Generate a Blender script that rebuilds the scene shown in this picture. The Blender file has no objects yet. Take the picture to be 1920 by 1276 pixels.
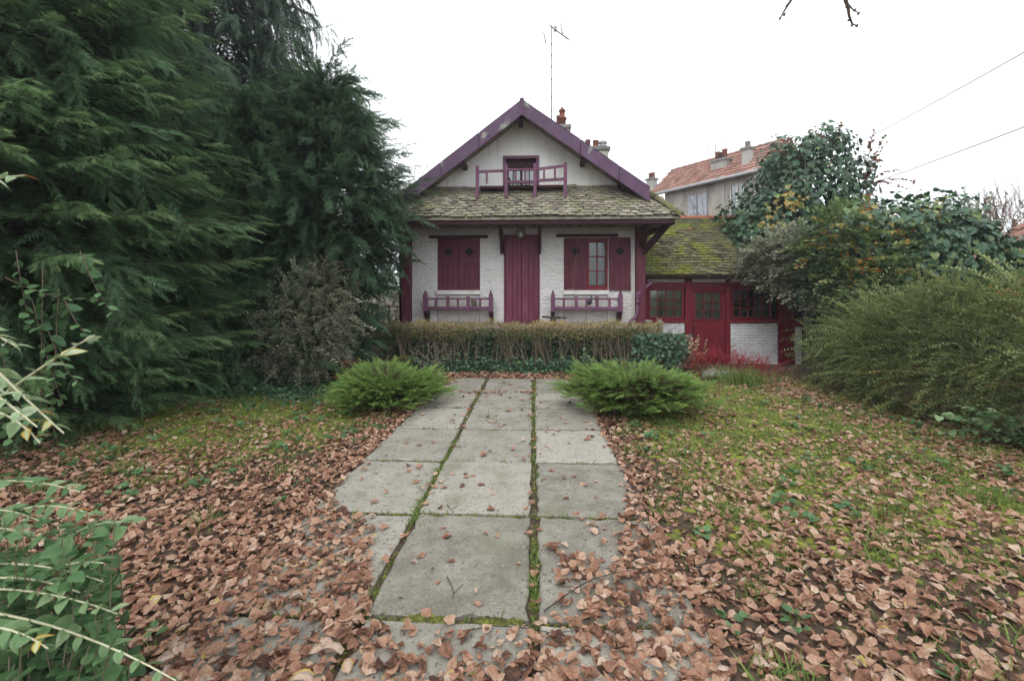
import bpy, math, random
import numpy as np
from mathutils import Vector, Matrix, noise

random.seed(7)
RNG = np.random.default_rng(11)
SC = bpy.context.scene
COL = SC.collection

# ------------------------------------------------------------------ camera
FOC, PX0, PY0, EYE = 853.0, 960.0, 545.0, 1.6      # the lens as read off the photograph (1920 px wide)
YAW = math.radians(2.7)
cam_d = bpy.data.cameras.new('camera')
cam_d.sensor_width = 36.0
cam_d.lens = FOC / 1920 * 36
cam_d.shift_y = -(638 - PY0) / 1920
cam_d.clip_start, cam_d.clip_end = 0.05, 2000
cam_d.dof.use_dof = True
cam_d.dof.focus_distance = 7.0
cam_d.dof.aperture_fstop = 3.6
cam = bpy.data.objects.new('camera', cam_d)
COL.objects.link(cam)
cam.location = (0, 0, EYE)
cam.rotation_euler = (math.pi / 2, 0, YAW)
SC.camera = cam

# ------------------------------------------------------------------ sky, sun, exposure
SUN_EL, SUN_AZ = math.radians(48), math.radians(200)
world = bpy.data.worlds.new('World')
SC.world = world
world.use_nodes = True
wn, wl = world.node_tree.nodes, world.node_tree.links
for n in list(wn):
    wn.remove(n)
sky = wn.new('ShaderNodeTexSky')
sky.sky_type = 'NISHITA'
sky.sun_disc = False
sky.sun_elevation = SUN_EL
sky.sun_rotation = SUN_AZ
sky.dust_density = 4
sky.air_density = 1.0
mixn = wn.new('ShaderNodeMix')                       # an overcast veil over the clear sky
mixn.data_type = 'RGBA'
mixn.inputs[0].default_value = 0.93
mixn.inputs[7].default_value = (12.6, 13.2, 13.6, 1)
bg = wn.new('ShaderNodeBackground')
bg.inputs[1].default_value = 0.1
wo = wn.new('ShaderNodeOutputWorld')
wl.new(sky.outputs[0], mixn.inputs[6])
wl.new(mixn.outputs[2], bg.inputs[0])
wl.new(bg.outputs[0], wo.inputs[0])
sun_d = bpy.data.lights.new('sun', 'SUN')
sun_d.energy = 0.9
sun_d.angle = math.radians(35)
sun_d.color = (1, 0.97, 0.93)
sun = bpy.data.objects.new('sun', sun_d)
COL.objects.link(sun)
sun.rotation_euler = (math.pi / 2 - SUN_EL, 0, math.pi - SUN_AZ)
SC.view_settings.view_transform = 'Standard'
SC.view_settings.look = 'None'
SC.view_settings.exposure = 0.42
SC.view_settings.gamma = 1
SC.view_settings.use_curve_mapping = False
SC.cycles.max_bounces = 6
SC.cycles.diffuse_bounces = 3
SC.cycles.glossy_bounces = 2
SC.cycles.transmission_bounces = 4
SC.cycles.transparent_max_bounces = 8
SC.cycles.use_denoising = True
SC.cycles.use_adaptive_sampling = False
SC.cycles.caustics_reflective = False
SC.cycles.caustics_refractive = False

# ------------------------------------------------------------------ reading places off the photograph
CY, SY = math.cos(YAW), math.sin(YAW)
def ray(px, py):
    u, v = (px - PX0) / FOC, (PY0 - py) / FOC
    return Vector((u * CY - SY, u * SY + CY, v))
def at(px, py, Y):
    d = ray(px, py)
    return Vector((0, 0, EYE)) + d * (Y / d.y)
def wx(px, Y): return at(px, PY0, Y).x
def wz(px, py, Y): return at(px, py, Y).z

# ------------------------------------------------------------------ objects
def tag(o, label=None, cat=None, group=None, kind=None):
    if label: o['label'] = label
    if cat: o['category'] = cat
    if group: o['group'] = group
    if kind: o['kind'] = kind
    return o
def thing(name, label, cat, loc=(0, 0, 0), group=None):
    o = bpy.data.objects.new(name, None)
    o.empty_display_size = 0.2
    COL.objects.link(o)
    o.location = loc
    o['origin'] = [float(q) for q in loc]
    return tag(o, label, cat, group)
def org(parent):
    if parent is None: return np.zeros(3)
    return np.array(parent['origin'], dtype=float)
def link(name, me, parent=None, loc=None):
    o = bpy.data.objects.new(name, me)
    COL.objects.link(o)
    if parent is not None:
        o.parent = parent
        o['origin'] = [float(q) for q in org(parent)]
    else:
        o['origin'] = [0.0, 0.0, 0.0]
    return o

class MB:
    """Collects boxes, bars, tubes and sheets, then links them as one mesh object."""
    def __init__(s): s.v, s.f, s.sm = [], [], []
    def add(s, vs, fs, smooth=False):
        b = len(s.v)
        s.v += [tuple(p) for p in vs]
        for f in fs:
            s.f.append(tuple(b + i for i in f)); s.sm.append(smooth)
        return s
    def box(s, x0, x1, y0, y1, z0, z1):
        vs = [(x, y, z) for x in (x0, x1) for y in (y0, y1) for z in (z0, z1)]
        return s.add(vs, [(0, 1, 3, 2), (4, 6, 7, 5), (0, 4, 5, 1), (2, 3, 7, 6), (0, 2, 6, 4), (1, 5, 7, 3)])
    def bar(s, a, b, w, h, up=(0, 0, 1)):
        a, b = Vector(a), Vector(b)
        d = (b - a).normalized(); up = Vector(up)
        x = d.cross(up)
        if x.length < 1e-4: x = d.cross(Vector((0, 1, 0)))
        x.normalize(); z = x.cross(d).normalized()
        vs = [p + x * (sx * w / 2) + z * (sz * h / 2) for p in (a, b) for sx, sz in ((-1, -1), (1, -1), (1, 1), (-1, 1))]
        return s.add(vs, [(3, 2, 1, 0), (4, 5, 6, 7), (0, 1, 5, 4), (1, 2, 6, 5), (2, 3, 7, 6), (3, 0, 4, 7)])
    def tube(s, pts, r, n=6, cap=True):
        pts = [Vector(p) for p in pts]
        rs = r if isinstance(r, (list, tuple)) else [r] * len(pts)
        vs, fs = [], []
        x = None
        for i, p in enumerate(pts):
            d = (pts[min(i + 1, len(pts) - 1)] - pts[max(i - 1, 0)]).normalized()
            if x is None: x = d.orthogonal().normalized()
            x = (x - d * x.dot(d))
            if x.length < 1e-5: x = d.orthogonal()
            x.normalize(); y = d.cross(x)
            vs += [p + (x * math.cos(2 * math.pi * k / n) + y * math.sin(2 * math.pi * k / n)) * rs[i] for k in range(n)]
        for i in range(len(pts) - 1):
            for k in range(n):
                a, b = i * n + k, i * n + (k + 1) % n
                fs.append((a, b, b + n, a + n))
        if cap:
            fs.append(tuple(range(n - 1, -1, -1))); m = (len(pts) - 1) * n
            fs.append(tuple(m + k for k in range(n)))
        return s.add(vs, fs, True)
    def lathe(s, c, prof, n=14):
        vs, fs = [], []
        for r, z in prof:
            vs += [(c[0] + r * math.cos(2 * math.pi * k / n), c[1] + r * math.sin(2 * math.pi * k / n), c[2] + z) for k in range(n)]
        for i in range(len(prof) - 1):
            for k in range(n):
                a, b = i * n + k, i * n + (k + 1) % n
                fs.append((a, b, b + n, a + n))
        fs.append(tuple(range(n - 1, -1, -1))); m = (len(prof) - 1) * n
        fs.append(tuple(m + k for k in range(n)))
        return s.add(vs, fs, True)
    def prism(s, poly, ax, a, b):
        """a polygon given in two axes pulled along the third: ax 'x' -> (y,z), 'y' -> (x,z), 'z' -> (x,y)"""
        def P(p, t):
            return {'x': (t, p[0], p[1]), 'y': (p[0], t, p[1]), 'z': (p[0], p[1], t)}[ax]
        n = len(poly)
        vs = [P(p, a) for p in poly] + [P(p, b) for p in poly]
        fs = [tuple(range(n - 1, -1, -1)), tuple(range(n, 2 * n))] + [(i, (i + 1) % n, n + (i + 1) % n, n + i) for i in range(n)]
        return s.add(vs, fs)
    def build(s, name, mat, parent=None, bevel=0.0, jitter=0.0):
        o0 = org(parent)
        v = np.array(s.v, dtype=float) - o0
        if jitter: v += RNG.normal(0, jitter, v.shape)
        me = bpy.data.meshes.new(name)
        me.from_pydata(v.tolist(), [], s.f)
        me.polygons.foreach_set('use_smooth', s.sm)
        me.materials.append(mat)
        me.update()
        import bmesh
        bm = bmesh.new(); bm.from_mesh(me)
        bmesh.ops.recalc_face_normals(bm, faces=bm.faces[:])
        bm.to_mesh(me); bm.free()
        o = link(name, me, parent)
        if bevel:
            m = o.modifiers.new('bevel', 'BEVEL'); m.width = bevel; m.segments = 1
            m.limit_method = 'ANGLE'; m.angle_limit = math.radians(40)
        return o

def raw_mesh(name, V, F, mat, parent=None, tone=None, smooth=False):
    """Triangles from arrays; tone is a value per vertex that the material turns into a leaf colour."""
    V = np.asarray(V, dtype=np.float32) - org(parent).astype(np.float32)
    F = np.asarray(F, dtype=np.int32)
    me = bpy.data.meshes.new(name)
    me.vertices.add(len(V)); me.vertices.foreach_set('co', V.ravel())
    me.loops.add(F.size); me.loops.foreach_set('vertex_index', F.ravel())
    me.polygons.add(len(F)); me.polygons.foreach_set('loop_start', np.arange(0, F.size, 3, dtype=np.int32))
    if smooth: me.polygons.foreach_set('use_smooth', np.ones(len(F), dtype=bool))
    if tone is not None:
        a = me.attributes.new('tone', 'FLOAT', 'POINT')
        a.data.foreach_set('value', np.asarray(tone, dtype=np.float32))
    me.materials.append(mat)
    me.update(calc_edges=True)
    return link(name, me, parent)

def unit(a):
    a = np.asarray(a, dtype=float)
    return a / np.maximum(np.linalg.norm(a, axis=-1, keepdims=True), 1e-9)
def frames(d, up):
    """rotation matrices with x along d and z as near as can be to up"""
    d = unit(d); up = np.broadcast_to(np.asarray(up, dtype=float), d.shape)
    y = np.cross(up, d)
    bad = np.linalg.norm(y, axis=1) < 1e-4
    y[bad] = np.cross(np.array([0.31, 0.9, 0.2]), d[bad])
    y = unit(y); z = np.cross(d, y)
    return np.stack([d, y, z], axis=2)
def spread(tmpls, R, T, S, tone, tjit=0.0):
    """copies of small templates [(verts, tris, tone offset per vertex)] laid out as arrays"""
    N = len(T); S = np.asarray(S, dtype=float)
    if S.ndim == 1: S = np.repeat(S[:, None], 3, 1)
    pick = RNG.integers(0, len(tmpls), N)
    Vs, Fs, Ts, base = [], [], [], 0
    for k, (tv, tf, tt) in enumerate(tmpls):
        ix = np.nonzero(pick == k)[0]
        if not len(ix): continue
        v = np.einsum('nij,nvj->nvi', R[ix], tv[None] * S[ix][:, None, :]) + T[ix][:, None, :]
        f = tf[None] + (np.arange(len(ix)) * len(tv))[:, None, None] + base
        Vs.append(v.reshape(-1, 3)); Fs.append(f.reshape(-1, 3))
        Ts.append((tone[ix][:, None] + tt[None]).ravel())
        base += len(ix) * len(tv)
    return np.concatenate(Vs), np.concatenate(Fs), np.concatenate(Ts)
class Heap:
    """gathers arrays of triangles into one mesh"""
    def __init__(s): s.V, s.F, s.T, s.n = [], [], [], 0
    def add(s, V, F, T):
        s.V.append(V); s.F.append(F + s.n); s.T.append(T); s.n += len(V)
    def tube(s, pts, r0, r1, n=4, tone=0.5):
        pts = np.asarray(pts, dtype=float); m = len(pts)
        d = unit(np.gradient(pts, axis=0))
        R = frames(d, (0.13, 0.2, 1.0))
        a = np.arange(n) * 2 * math.pi / n
        rr = np.linspace(r0, r1, m)
        ring = (np.cos(a)[None, :, None] * R[:, None, :, 1] + np.sin(a)[None, :, None] * R[:, None, :, 2]) * rr[:, None, None] + pts[:, None, :]
        i = np.arange(m - 1)[:, None] * n; k = np.arange(n)[None, :]; k2 = (k + 1) % n
        q = np.stack([i + k, i + k2, i + n + k2, i + n + k], axis=2).reshape(-1, 4)
        F = np.concatenate([q[:, [0, 1, 2]], q[:, [0, 2, 3]]])
        s.add(ring.reshape(-1, 3), F, np.full(m * n, tone))
    def build(s, name, mat, parent=None, kind='stuff', smooth=False):
        o = raw_mesh(name, np.concatenate(s.V), np.concatenate(s.F), mat, parent, np.concatenate(s.T), smooth)
        if kind: o['kind'] = kind
        return o
    def tris(s): return sum(len(f) for f in s.F)

# one node tree that sets sprigs out on stored points (for uncountable foliage)
def sprig_tree(col):
    nt = bpy.data.node_groups.new('set_out_sprigs', 'GeometryNodeTree')
    nt.interface.new_socket('Geometry', in_out='INPUT', socket_type='NodeSocketGeometry')
    nt.interface.new_socket('Geometry', in_out='OUTPUT', socket_type='NodeSocketGeometry')
    N, L = nt.nodes, nt.links
    gi, go = N.new('NodeGroupInput'), N.new('NodeGroupOutput')
    ci = N.new('GeometryNodeCollectionInfo'); ci.inputs[0].default_value = col; ci.inputs[1].default_value = True; ci.inputs[2].default_value = True
    ip = N.new('GeometryNodeInstanceOnPoints'); ip.inputs['Pick Instance'].default_value = True
    def na(name, t):
        n = N.new('GeometryNodeInputNamedAttribute'); n.data_type = t; n.inputs[0].default_value = name; return n.outputs[0]
    e = N.new('FunctionNodeEulerToRotation'); L.new(na('turn', 'FLOAT_VECTOR'), e.inputs[0])
    L.new(gi.outputs[0], ip.inputs['Points']); L.new(ci.outputs[0], ip.inputs['Instance'])
    L.new(na('kind_index', 'INT'), ip.inputs['Instance Index']); L.new(e.outputs[0], ip.inputs['Rotation']); L.new(na('size', 'FLOAT_VECTOR'), ip.inputs['Scale'])
    L.new(ip.outputs[0], go.inputs[0])
    return nt
_sets = {}
def euler_of(R):
    sy = np.sqrt(R[:, 0, 0] ** 2 + R[:, 1, 0] ** 2)
    return np.stack([np.arctan2(R[:, 2, 1], R[:, 2, 2]), np.arctan2(-R[:, 2, 0], sy), np.arctan2(R[:, 1, 0], R[:, 0, 0])], 1)
def set_out(name, tmpls, R, P, S, tone, mat, parent=None):
    key = (id(tmpls), mat.name)
    if key not in _sets:
        c = bpy.data.collections.new('sprigs')
        for k, (tv, tf, tt) in enumerate(tmpls):
            o = raw_mesh('sprig', tv, tf, mat, None, tt); COL.objects.unlink(o); c.objects.link(o)
        _sets[key] = (sprig_tree(c), tmpls)
    P = np.asarray(P, dtype=np.float32) - org(parent).astype(np.float32); n = len(P)
    me = bpy.data.meshes.new(name); me.vertices.add(n); me.vertices.foreach_set('co', P.ravel())
    S = np.asarray(S, dtype=np.float32)
    if S.ndim == 1: S = np.repeat(S[:, None], 3, 1)
    for nm, t, f, v in (('turn', 'FLOAT_VECTOR', 'vector', euler_of(R)), ('size', 'FLOAT_VECTOR', 'vector', S), ('shade_step', 'FLOAT', 'value', tone), ('kind_index', 'INT', 'value', RNG.integers(0, len(tmpls), n))):
        a = me.attributes.new(nm, t, 'POINT'); a.data.foreach_set(f, np.ascontiguousarray(v, dtype=np.int32 if t == 'INT' else np.float32).ravel())
    me.materials.append(mat); me.update()
    o = link(name, me, parent); m = o.modifiers.new('sprigs', 'NODES'); m.node_group = _sets[key][0]
    o['kind'] = 'stuff'
    return o

# ------------------------------------------------------------------ materials
def lin(c): return tuple((x / 255 / 12.92 if x <= 10 else ((x / 255 + 0.055) / 1.055) ** 2.4) for x in c)
def new_mat(name):
    m = bpy.data.materials.new(name); m.use_nodes = True
    nt = m.node_tree
    return m, nt.nodes, nt.links, nt.nodes['Principled BSDF']
def ramp(nodes, stops, interp='LINEAR'):
    r = nodes.new('ShaderNodeValToRGB'); e = r.color_ramp.elements; r.color_ramp.interpolation = interp
    while len(e) < len(stops): e.new(0.5)
    for i, (p, c) in enumerate(stops):
        e[i].position = p; e[i].color = (*c[:3], 1)
    return r
def surf(name, stops, scale=6, rough=0.75, bump=0.15, bscale=60, rnd=0.25, stretch=(1, 1, 1), detail=6, spots=None, spec=0.3, dist=0.01, nrough=0.6):
    """noise-coloured surface; stops feed a ramp; rnd varies brightness from object to object; spots = (colour, scale, lo, hi)"""
    m, N, L, B = new_mat(name)
    geo = N.new('ShaderNodeNewGeometry')
    mp = N.new('ShaderNodeMapping'); mp.inputs['Scale'].default_value = stretch
    L.new(geo.outputs['Position'], mp.inputs[0])
    nz = N.new('ShaderNodeTexNoise'); nz.inputs['Scale'].default_value = scale; nz.inputs['Detail'].default_value = detail
    nz.inputs['Roughness'].default_value = nrough
    L.new(mp.outputs[0], nz.inputs[0])
    oi = N.new('ShaderNodeObjectInfo')
    fac = nz.outputs[0]
    if rnd:
        ma = N.new('ShaderNodeMath'); ma.operation = 'MULTIPLY_ADD'
        ma.inputs[1].default_value = rnd; L.new(oi.outputs['Random'], ma.inputs[0])
        sb = N.new('ShaderNodeMath'); sb.operation = 'SUBTRACT'; sb.inputs[1].default_value = rnd / 2
        L.new(nz.outputs[0], sb.inputs[0]); L.new(sb.outputs[0], ma.inputs[2])
        fac = ma.outputs[0]
    rp = ramp(N, stops); L.new(fac, rp.inputs[0])
    col = rp.outputs[0]
    if spots:
        for (sc, ss, lo, hi) in (spots if isinstance(spots, list) else [spots]):
            n2 = N.new('ShaderNodeTexNoise'); n2.inputs['Scale'].default_value = ss; n2.inputs['Detail'].default_value = 5
            L.new(mp.outputs[0], n2.inputs[0])
            mr = N.new('ShaderNodeMapRange'); mr.inputs[1].default_value = lo; mr.inputs[2].default_value = hi
            L.new(n2.outputs[0], mr.inputs[0])
            mx = N.new('ShaderNodeMix'); mx.data_type = 'RGBA'
            L.new(mr.outputs[0], mx.inputs[0]); L.new(col, mx.inputs[6]); mx.inputs[7].default_value = (*sc, 1)
            col = mx.outputs[2]
    L.new(col, B.inputs['Base Color'])
    B.inputs['Roughness'].default_value = rough
    B.inputs['Specular IOR Level'].default_value = spec
    if bump:
        nb = N.new('ShaderNodeTexNoise'); nb.inputs['Scale'].default_value = bscale; nb.inputs['Detail'].default_value = 5
        L.new(mp.outputs[0], nb.inputs[0])
        bp = N.new('ShaderNodeBump'); bp.inputs['Strength'].default_value = bump; bp.inputs['Distance'].default_value = dist
        L.new(nb.outputs[0], bp.inputs['Height']); L.new(bp.outputs[0], B.inputs['Normal'])
    return m
def leafm(name, stops, transl=0.25, rough=0.55, spec=0.3, attr=True, mottle=False, fleck=0.0):
    """leaf colour from the tone stored on each leaf, a little light let through"""
    m, N, L, B = new_mat(name)
    if attr:
        a = N.new('ShaderNodeAttribute'); a.attribute_name = 'tone'
        a2 = N.new('ShaderNodeAttribute'); a2.attribute_name = 'shade_step'; a2.attribute_type = 'INSTANCER'
        ad = N.new('ShaderNodeMath'); ad.operation = 'ADD'; ad.use_clamp = True
        L.new(a.outputs['Fac'], ad.inputs[0]); L.new(a2.outputs['Fac'], ad.inputs[1]); src = ad.outputs[0]
    else:
        a = N.new('ShaderNodeObjectInfo'); src = a.outputs['Random']
    rp = ramp(N, stops)
    if fleck:                                        # uneven colour over each leaf
        g_ = N.new('ShaderNodeNewGeometry'); z_ = N.new('ShaderNodeTexNoise'); z_.inputs['Scale'].default_value = 55; z_.inputs['Detail'].default_value = 4
        L.new(g_.outputs['Position'], z_.inputs[0])
        f_ = N.new('ShaderNodeMath'); f_.operation = 'MULTIPLY_ADD'; f_.inputs[1].default_value = fleck; L.new(z_.outputs[0], f_.inputs[0])
        h_ = N.new('ShaderNodeMath'); h_.operation = 'SUBTRACT'; h_.inputs[1].default_value = fleck / 2; L.new(src, h_.inputs[0]); L.new(h_.outputs[0], f_.inputs[2]); 
        k_ = N.new('ShaderNodeMath'); k_.operation = 'MINIMUM'; k_.inputs[1].default_value = .93; L.new(f_.outputs[0], k_.inputs[0])
        q_ = N.new('ShaderNodeMath'); q_.operation = 'GREATER_THAN'; q_.inputs[1].default_value = .94; L.new(src, q_.inputs[0])
        x_ = N.new('ShaderNodeMix'); L.new(q_.outputs[0], x_.inputs[0]); L.new(k_.outputs[0], x_.inputs[2]); L.new(src, x_.inputs[3]); src = x_.outputs[0]
    L.new(src, rp.inputs[0])
    if mottle:                                       # blotches and fine crinkles of a dry leaf
        geo = N.new('ShaderNodeNewGeometry')
        nz = N.new('ShaderNodeTexNoise'); nz.inputs['Scale'].default_value = 38; nz.inputs['Detail'].default_value = 5; nz.inputs['Roughness'].default_value = .7
        L.new(geo.outputs['Position'], nz.inputs[0])
        mm = N.new('ShaderNodeMath'); mm.operation = 'MULTIPLY_ADD'; mm.inputs[1].default_value = .7; L.new(nz.outputs[0], mm.inputs[0])
        m3 = N.new('ShaderNodeMath'); m3.operation = 'SUBTRACT'; m3.inputs[1].default_value = .35; L.new(src, m3.inputs[0]); L.new(m3.outputs[0], mm.inputs[2])
        cl = N.new('ShaderNodeMath'); cl.operation = 'MINIMUM'; cl.inputs[1].default_value = .945; L.new(mm.outputs[0], cl.inputs[0])
        gt = N.new('ShaderNodeMath'); gt.operation = 'GREATER_THAN'; gt.inputs[1].default_value = .95; L.new(src, gt.inputs[0])
        mf = N.new('ShaderNodeMix'); L.new(gt.outputs[0], mf.inputs[0]); L.new(cl.outputs[0], mf.inputs[2]); L.new(src, mf.inputs[3])
        L.new(mf.outputs[0], rp.inputs[0])
        n2 = N.new('ShaderNodeTexNoise'); n2.inputs['Scale'].default_value = 60; n2.inputs['Detail'].default_value = 5; L.new(geo.outputs['Position'], n2.inputs[0])
        bp = N.new('ShaderNodeBump'); bp.inputs['Strength'].default_value = .9; bp.inputs['Distance'].default_value = .016; L.new(n2.outputs[0], bp.inputs['Height']); L.new(bp.outputs[0], B.inputs['Normal'])
    L.new(rp.outputs[0], B.inputs['Base Color'])
    B.inputs['Roughness'].default_value = rough; B.inputs['Specular IOR Level'].default_value = spec
    if transl:
        t = N.new('ShaderNodeBsdfTranslucent'); L.new(rp.outputs[0], t.inputs[0])
        mx = N.new('ShaderNodeMixShader'); mx.inputs[0].default_value = transl
        L.new(B.outputs[0], mx.inputs[1]); L.new(t.outputs[0], mx.inputs[2])
        L.new(mx.outputs[0], N['Material Output'].inputs[0])
    return m
def glass(name, tint=(0.6, 0.65, 0.65), clear=0.75):
    m, N, L, B = new_mat(name)
    tr = N.new('ShaderNodeBsdfTransparent'); tr.inputs[0].default_value = (*tint, 1)
    gl = N.new('ShaderNodeBsdfGlossy'); gl.inputs['Roughness'].default_value = 0.06
    fr = N.new('ShaderNodeFresnel'); fr.inputs[0].default_value = 1.5
    ad = N.new('ShaderNodeMath'); ad.operation = 'ADD'; ad.inputs[1].default_value = 1 - clear - 0.2
    L.new(fr.outputs[0], ad.inputs[0])
    mx = N.new('ShaderNodeMixShader'); L.new(ad.outputs[0], mx.inputs[0])
    L.new(tr.outputs[0], mx.inputs[1]); L.new(gl.outputs[0], mx.inputs[2])
    L.new(mx.outputs[0], N['Material Output'].inputs[0])
    return m

MT = {}
MT['wine'] = surf('wine_paint', [(0.3, (0.085, 0.016, 0.03)), (0.6, (0.12, 0.023, 0.044)), (0.8, (0.175, 0.06, 0.085))], 5, 0.6, 0.15, 40, 0.15, (4, 4, 0.6), spots=[((0.19, 0.1, 0.13), 4.0, 0.63, 0.85), ((0.04, 0.01, 0.018), 8, 0.6, 0.78)])
MT['wine_door'] = surf('wine_door_paint', [(0.3, (0.12, 0.025, 0.048)), (0.6, (0.16, 0.036, 0.069)), (0.8, (0.215, 0.08, 0.115))], 4, 0.55, 0.15, 40, 0.1, (4, 4, 0.4), spots=[((0.24, 0.13, 0.17), 3.0, 0.62, 0.85), ((0.07, 0.015, 0.03), 7, 0.58, 0.75)])
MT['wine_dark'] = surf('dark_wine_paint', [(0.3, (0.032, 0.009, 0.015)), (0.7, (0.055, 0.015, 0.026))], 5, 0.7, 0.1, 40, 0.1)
MT['verge'] = surf('faded_purple_paint', [(0.25, (0.085, 0.043, 0.086)), (0.6, (0.12, 0.065, 0.12)), (0.85, (0.17, 0.1, 0.165))], 4, 0.55, 0.1, 30, 0.15, (1, 1, 1),
                   spots=[((0.26, 0.27, 0.24), 3.0, 0.64, 0.68), ((0.05, 0.02, 0.05), 9.0, 0.66, 0.74)])
MT['rail'] = surf('purple_rail_paint', [(0.3, (0.12, 0.045, 0.085)), (0.7, (0.18, 0.075, 0.14))], 6, 0.6, 0.1, 40, 0.12)
MT['red'] = surf('red_paint', [(0.3, (0.125, 0.011, 0.019)), (0.6, (0.175, 0.015, 0.027)), (0.85, (0.21, 0.035, 0.045))], 5, 0.5, 0.08, 40, 0.12, (3, 3, 0.6))
MT['stucco'] = surf('white_roughcast', [(0.25, (0.5, 0.48, 0.47)), (0.42, (0.76, 0.74, 0.73)), (0.75, (0.86, 0.845, 0.835))], 2.6, 0.9, 1.0, 15, 0.0, (1, 1, 2.6), spots=[((0.42, 0.4, 0.39), 22, 0.62, 0.8), ((0.5, 0.4, 0.37), 1.3, 0.66, 0.8)], dist=0.06, nrough=0.72)
MT['white'] = surf('white_trim_paint', [(0.3, (0.55, 0.53, 0.51)), (0.7, (0.75, 0.73, 0.71))], 6, 0.8, 0.1, 40, 0.1)
MT['panel'] = surf('grey_rendered_panel', [(0.3, (0.4, 0.39, 0.37)), (0.7, (0.62, 0.6, 0.58))], 4, 0.9, 0.2, 30, 0.1, (1, 1, 4))
MT['gable'] = surf('weathered_render', [(0.25, (0.58, 0.57, 0.555)), (0.42, (0.82, 0.81, 0.8)), (0.8, (0.9, 0.89, 0.88))], 4, 0.92, 0.25, 50, 0.0, (3.2, 1, 0.22), spots=[((0.36, 0.35, 0.31), 2.2, 0.6, 0.85)])
MT['tile'] = surf('mossy_clay_tile', [(0.12, (0.085, 0.074, 0.066)), (0.34, (0.2, 0.175, 0.145)), (0.55, (0.29, 0.265, 0.2)), (0.8, (0.4, 0.37, 0.3))], 5, 0.95, 0.5, 45, 0.45,
                  spots=[((0.26, 0.25, 0.145), 3.2, 0.47, 0.7), ((0.06, 0.052, 0.044), 14, 0.62, 0.75)])
MT['tile_moss'] = surf('moss_covered_tile', [(0.15, (0.03, 0.028, 0.02)), (0.45, (0.09, 0.085, 0.045)), (0.75, (0.16, 0.15, 0.08))], 5, 0.95, 0.5, 45, 0.45, spots=[((0.15, 0.16, 0.03), 2.2, 0.5, 0.62)])
MT['clay'] = surf('red_clay', [(0.25, (0.2, 0.075, 0.05)), (0.7, (0.36, 0.14, 0.09))], 7, 0.9, 0.2, 50, 0.35)
MT['clay_dark'] = surf('sooty_clay', [(0.25, (0.12, 0.06, 0.065)), (0.7, (0.2, 0.1, 0.1))], 7, 0.9, 0.2, 50, 0.3)
MT['brick_white'] = surf('white_painted_brick', [(0.25, (0.55, 0.54, 0.55)), (0.7, (0.76, 0.75, 0.76))], 5, 0.8, 0.3, 50, 0.25, spots=[((0.36, 0.35, 0.34), 9, 0.63, 0.8)])
MT['mortar_white'] = surf('white_mortar', [(0.3, (0.3, 0.29, 0.3)), (0.7, (0.45, 0.44, 0.45))], 9, 0.9, 0.2, 50, 0)
MT['brick'] = surf('old_brick', [(0.25, (0.17, 0.1, 0.08)), (0.7, (0.32, 0.2, 0.16))], 9, 0.9, 0.4, 50, 0.4, spots=[((0.13, 0.15, 0.04), 5, 0.55, 0.7)])
MT['concrete'] = surf('worn_concrete', [(0.25, (0.185, 0.168, 0.138)), (0.42, (0.3, 0.278, 0.235)), (0.7, (0.41, 0.383, 0.33))], 3.2, 0.95, 0.9, 120, 0.36, nrough=0.8, detail=12,
                      spots=[((0.12, 0.11, 0.09), 38, 0.58, 0.7), ((0.1, 0.095, 0.08), 90, 0.6, 0.72), ((0.52, 0.5, 0.46), 75, 0.64, 0.74), ((0.17, 0.18, 0.1), 2.4, 0.56, 0.8), ((0.2, 0.17, 0.14), 5, 0.6, 0.8)])
MT['render_old'] = surf('old_beige_render', [(0.25, (0.2, 0.185, 0.16)), (0.5, (0.36, 0.33, 0.29)), (0.8, (0.5, 0.465, 0.42))], 1.2, 0.95, 0.2, 20, 0, (1.4, 1.4, 0.35), spots=((0.17, 0.155, 0.13), 1.1, 0.52, 0.75))
MT['render_grey'] = surf('grey_render', [(0.25, (0.28, 0.27, 0.25)), (0.8, (0.5, 0.48, 0.45))], 2, 0.95, 0.2, 20, 0.2, (1, 1, 0.5))
MT['far_tile'] = surf('far_red_tile', [(0.25, (0.2, 0.105, 0.085)), (0.55, (0.33, 0.17, 0.13)), (0.8, (0.42, 0.26, 0.21))], 1.6, 0.9, 0.3, 12, 0.35)
MT['zinc'] = surf('zinc', [(0.3, (0.3, 0.31, 0.33)), (0.7, (0.48, 0.49, 0.51))], 6, 0.45, 0.05, 30, 0.1, spec=0.5)
MT['shut'] = surf('pale_grey_shutter', [(0.3, (0.3, 0.31, 0.36)), (0.7, (0.46, 0.47, 0.52))], 6, 0.7, 0.1, 30, 0.2)
MT['metal'] = surf('grey_metal', [(0.3, (0.25, 0.25, 0.27)), (0.7, (0.4, 0.4, 0.43))], 10, 0.45, 0, 30, 0.1, spec=0.5)
MT['black'] = surf('black_metal', [(0.3, (0.012, 0.012, 0.014)), (0.7, (0.028, 0.028, 0.03))], 10, 0.5, 0.05, 60, 0.1, spec=0.5)
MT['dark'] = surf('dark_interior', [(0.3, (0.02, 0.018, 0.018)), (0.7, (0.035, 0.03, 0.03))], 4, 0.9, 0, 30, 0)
MT['curtain'] = surf('pale_curtain', [(0.3, (0.28, 0.29, 0.27)), (0.7, (0.5, 0.5, 0.47))], 9, 0.9, 0.1, 20, 0.2, (5, 5, 0.4))
MT['curtain_dark'] = surf('grey_green_curtain', [(0.3, (0.3, 0.32, 0.3)), (0.7, (0.56, 0.57, 0.53))], 9, 0.9, 0.1, 20, 0.2, (6, 6, 0.4))
MT['diamond'] = surf('dark_green_glass', [(0.3, (0.01, 0.014, 0.014)), (0.7, (0.018, 0.024, 0.024))], 6, 0.6, 0, 20, 0.1, spec=0.12)
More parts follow.
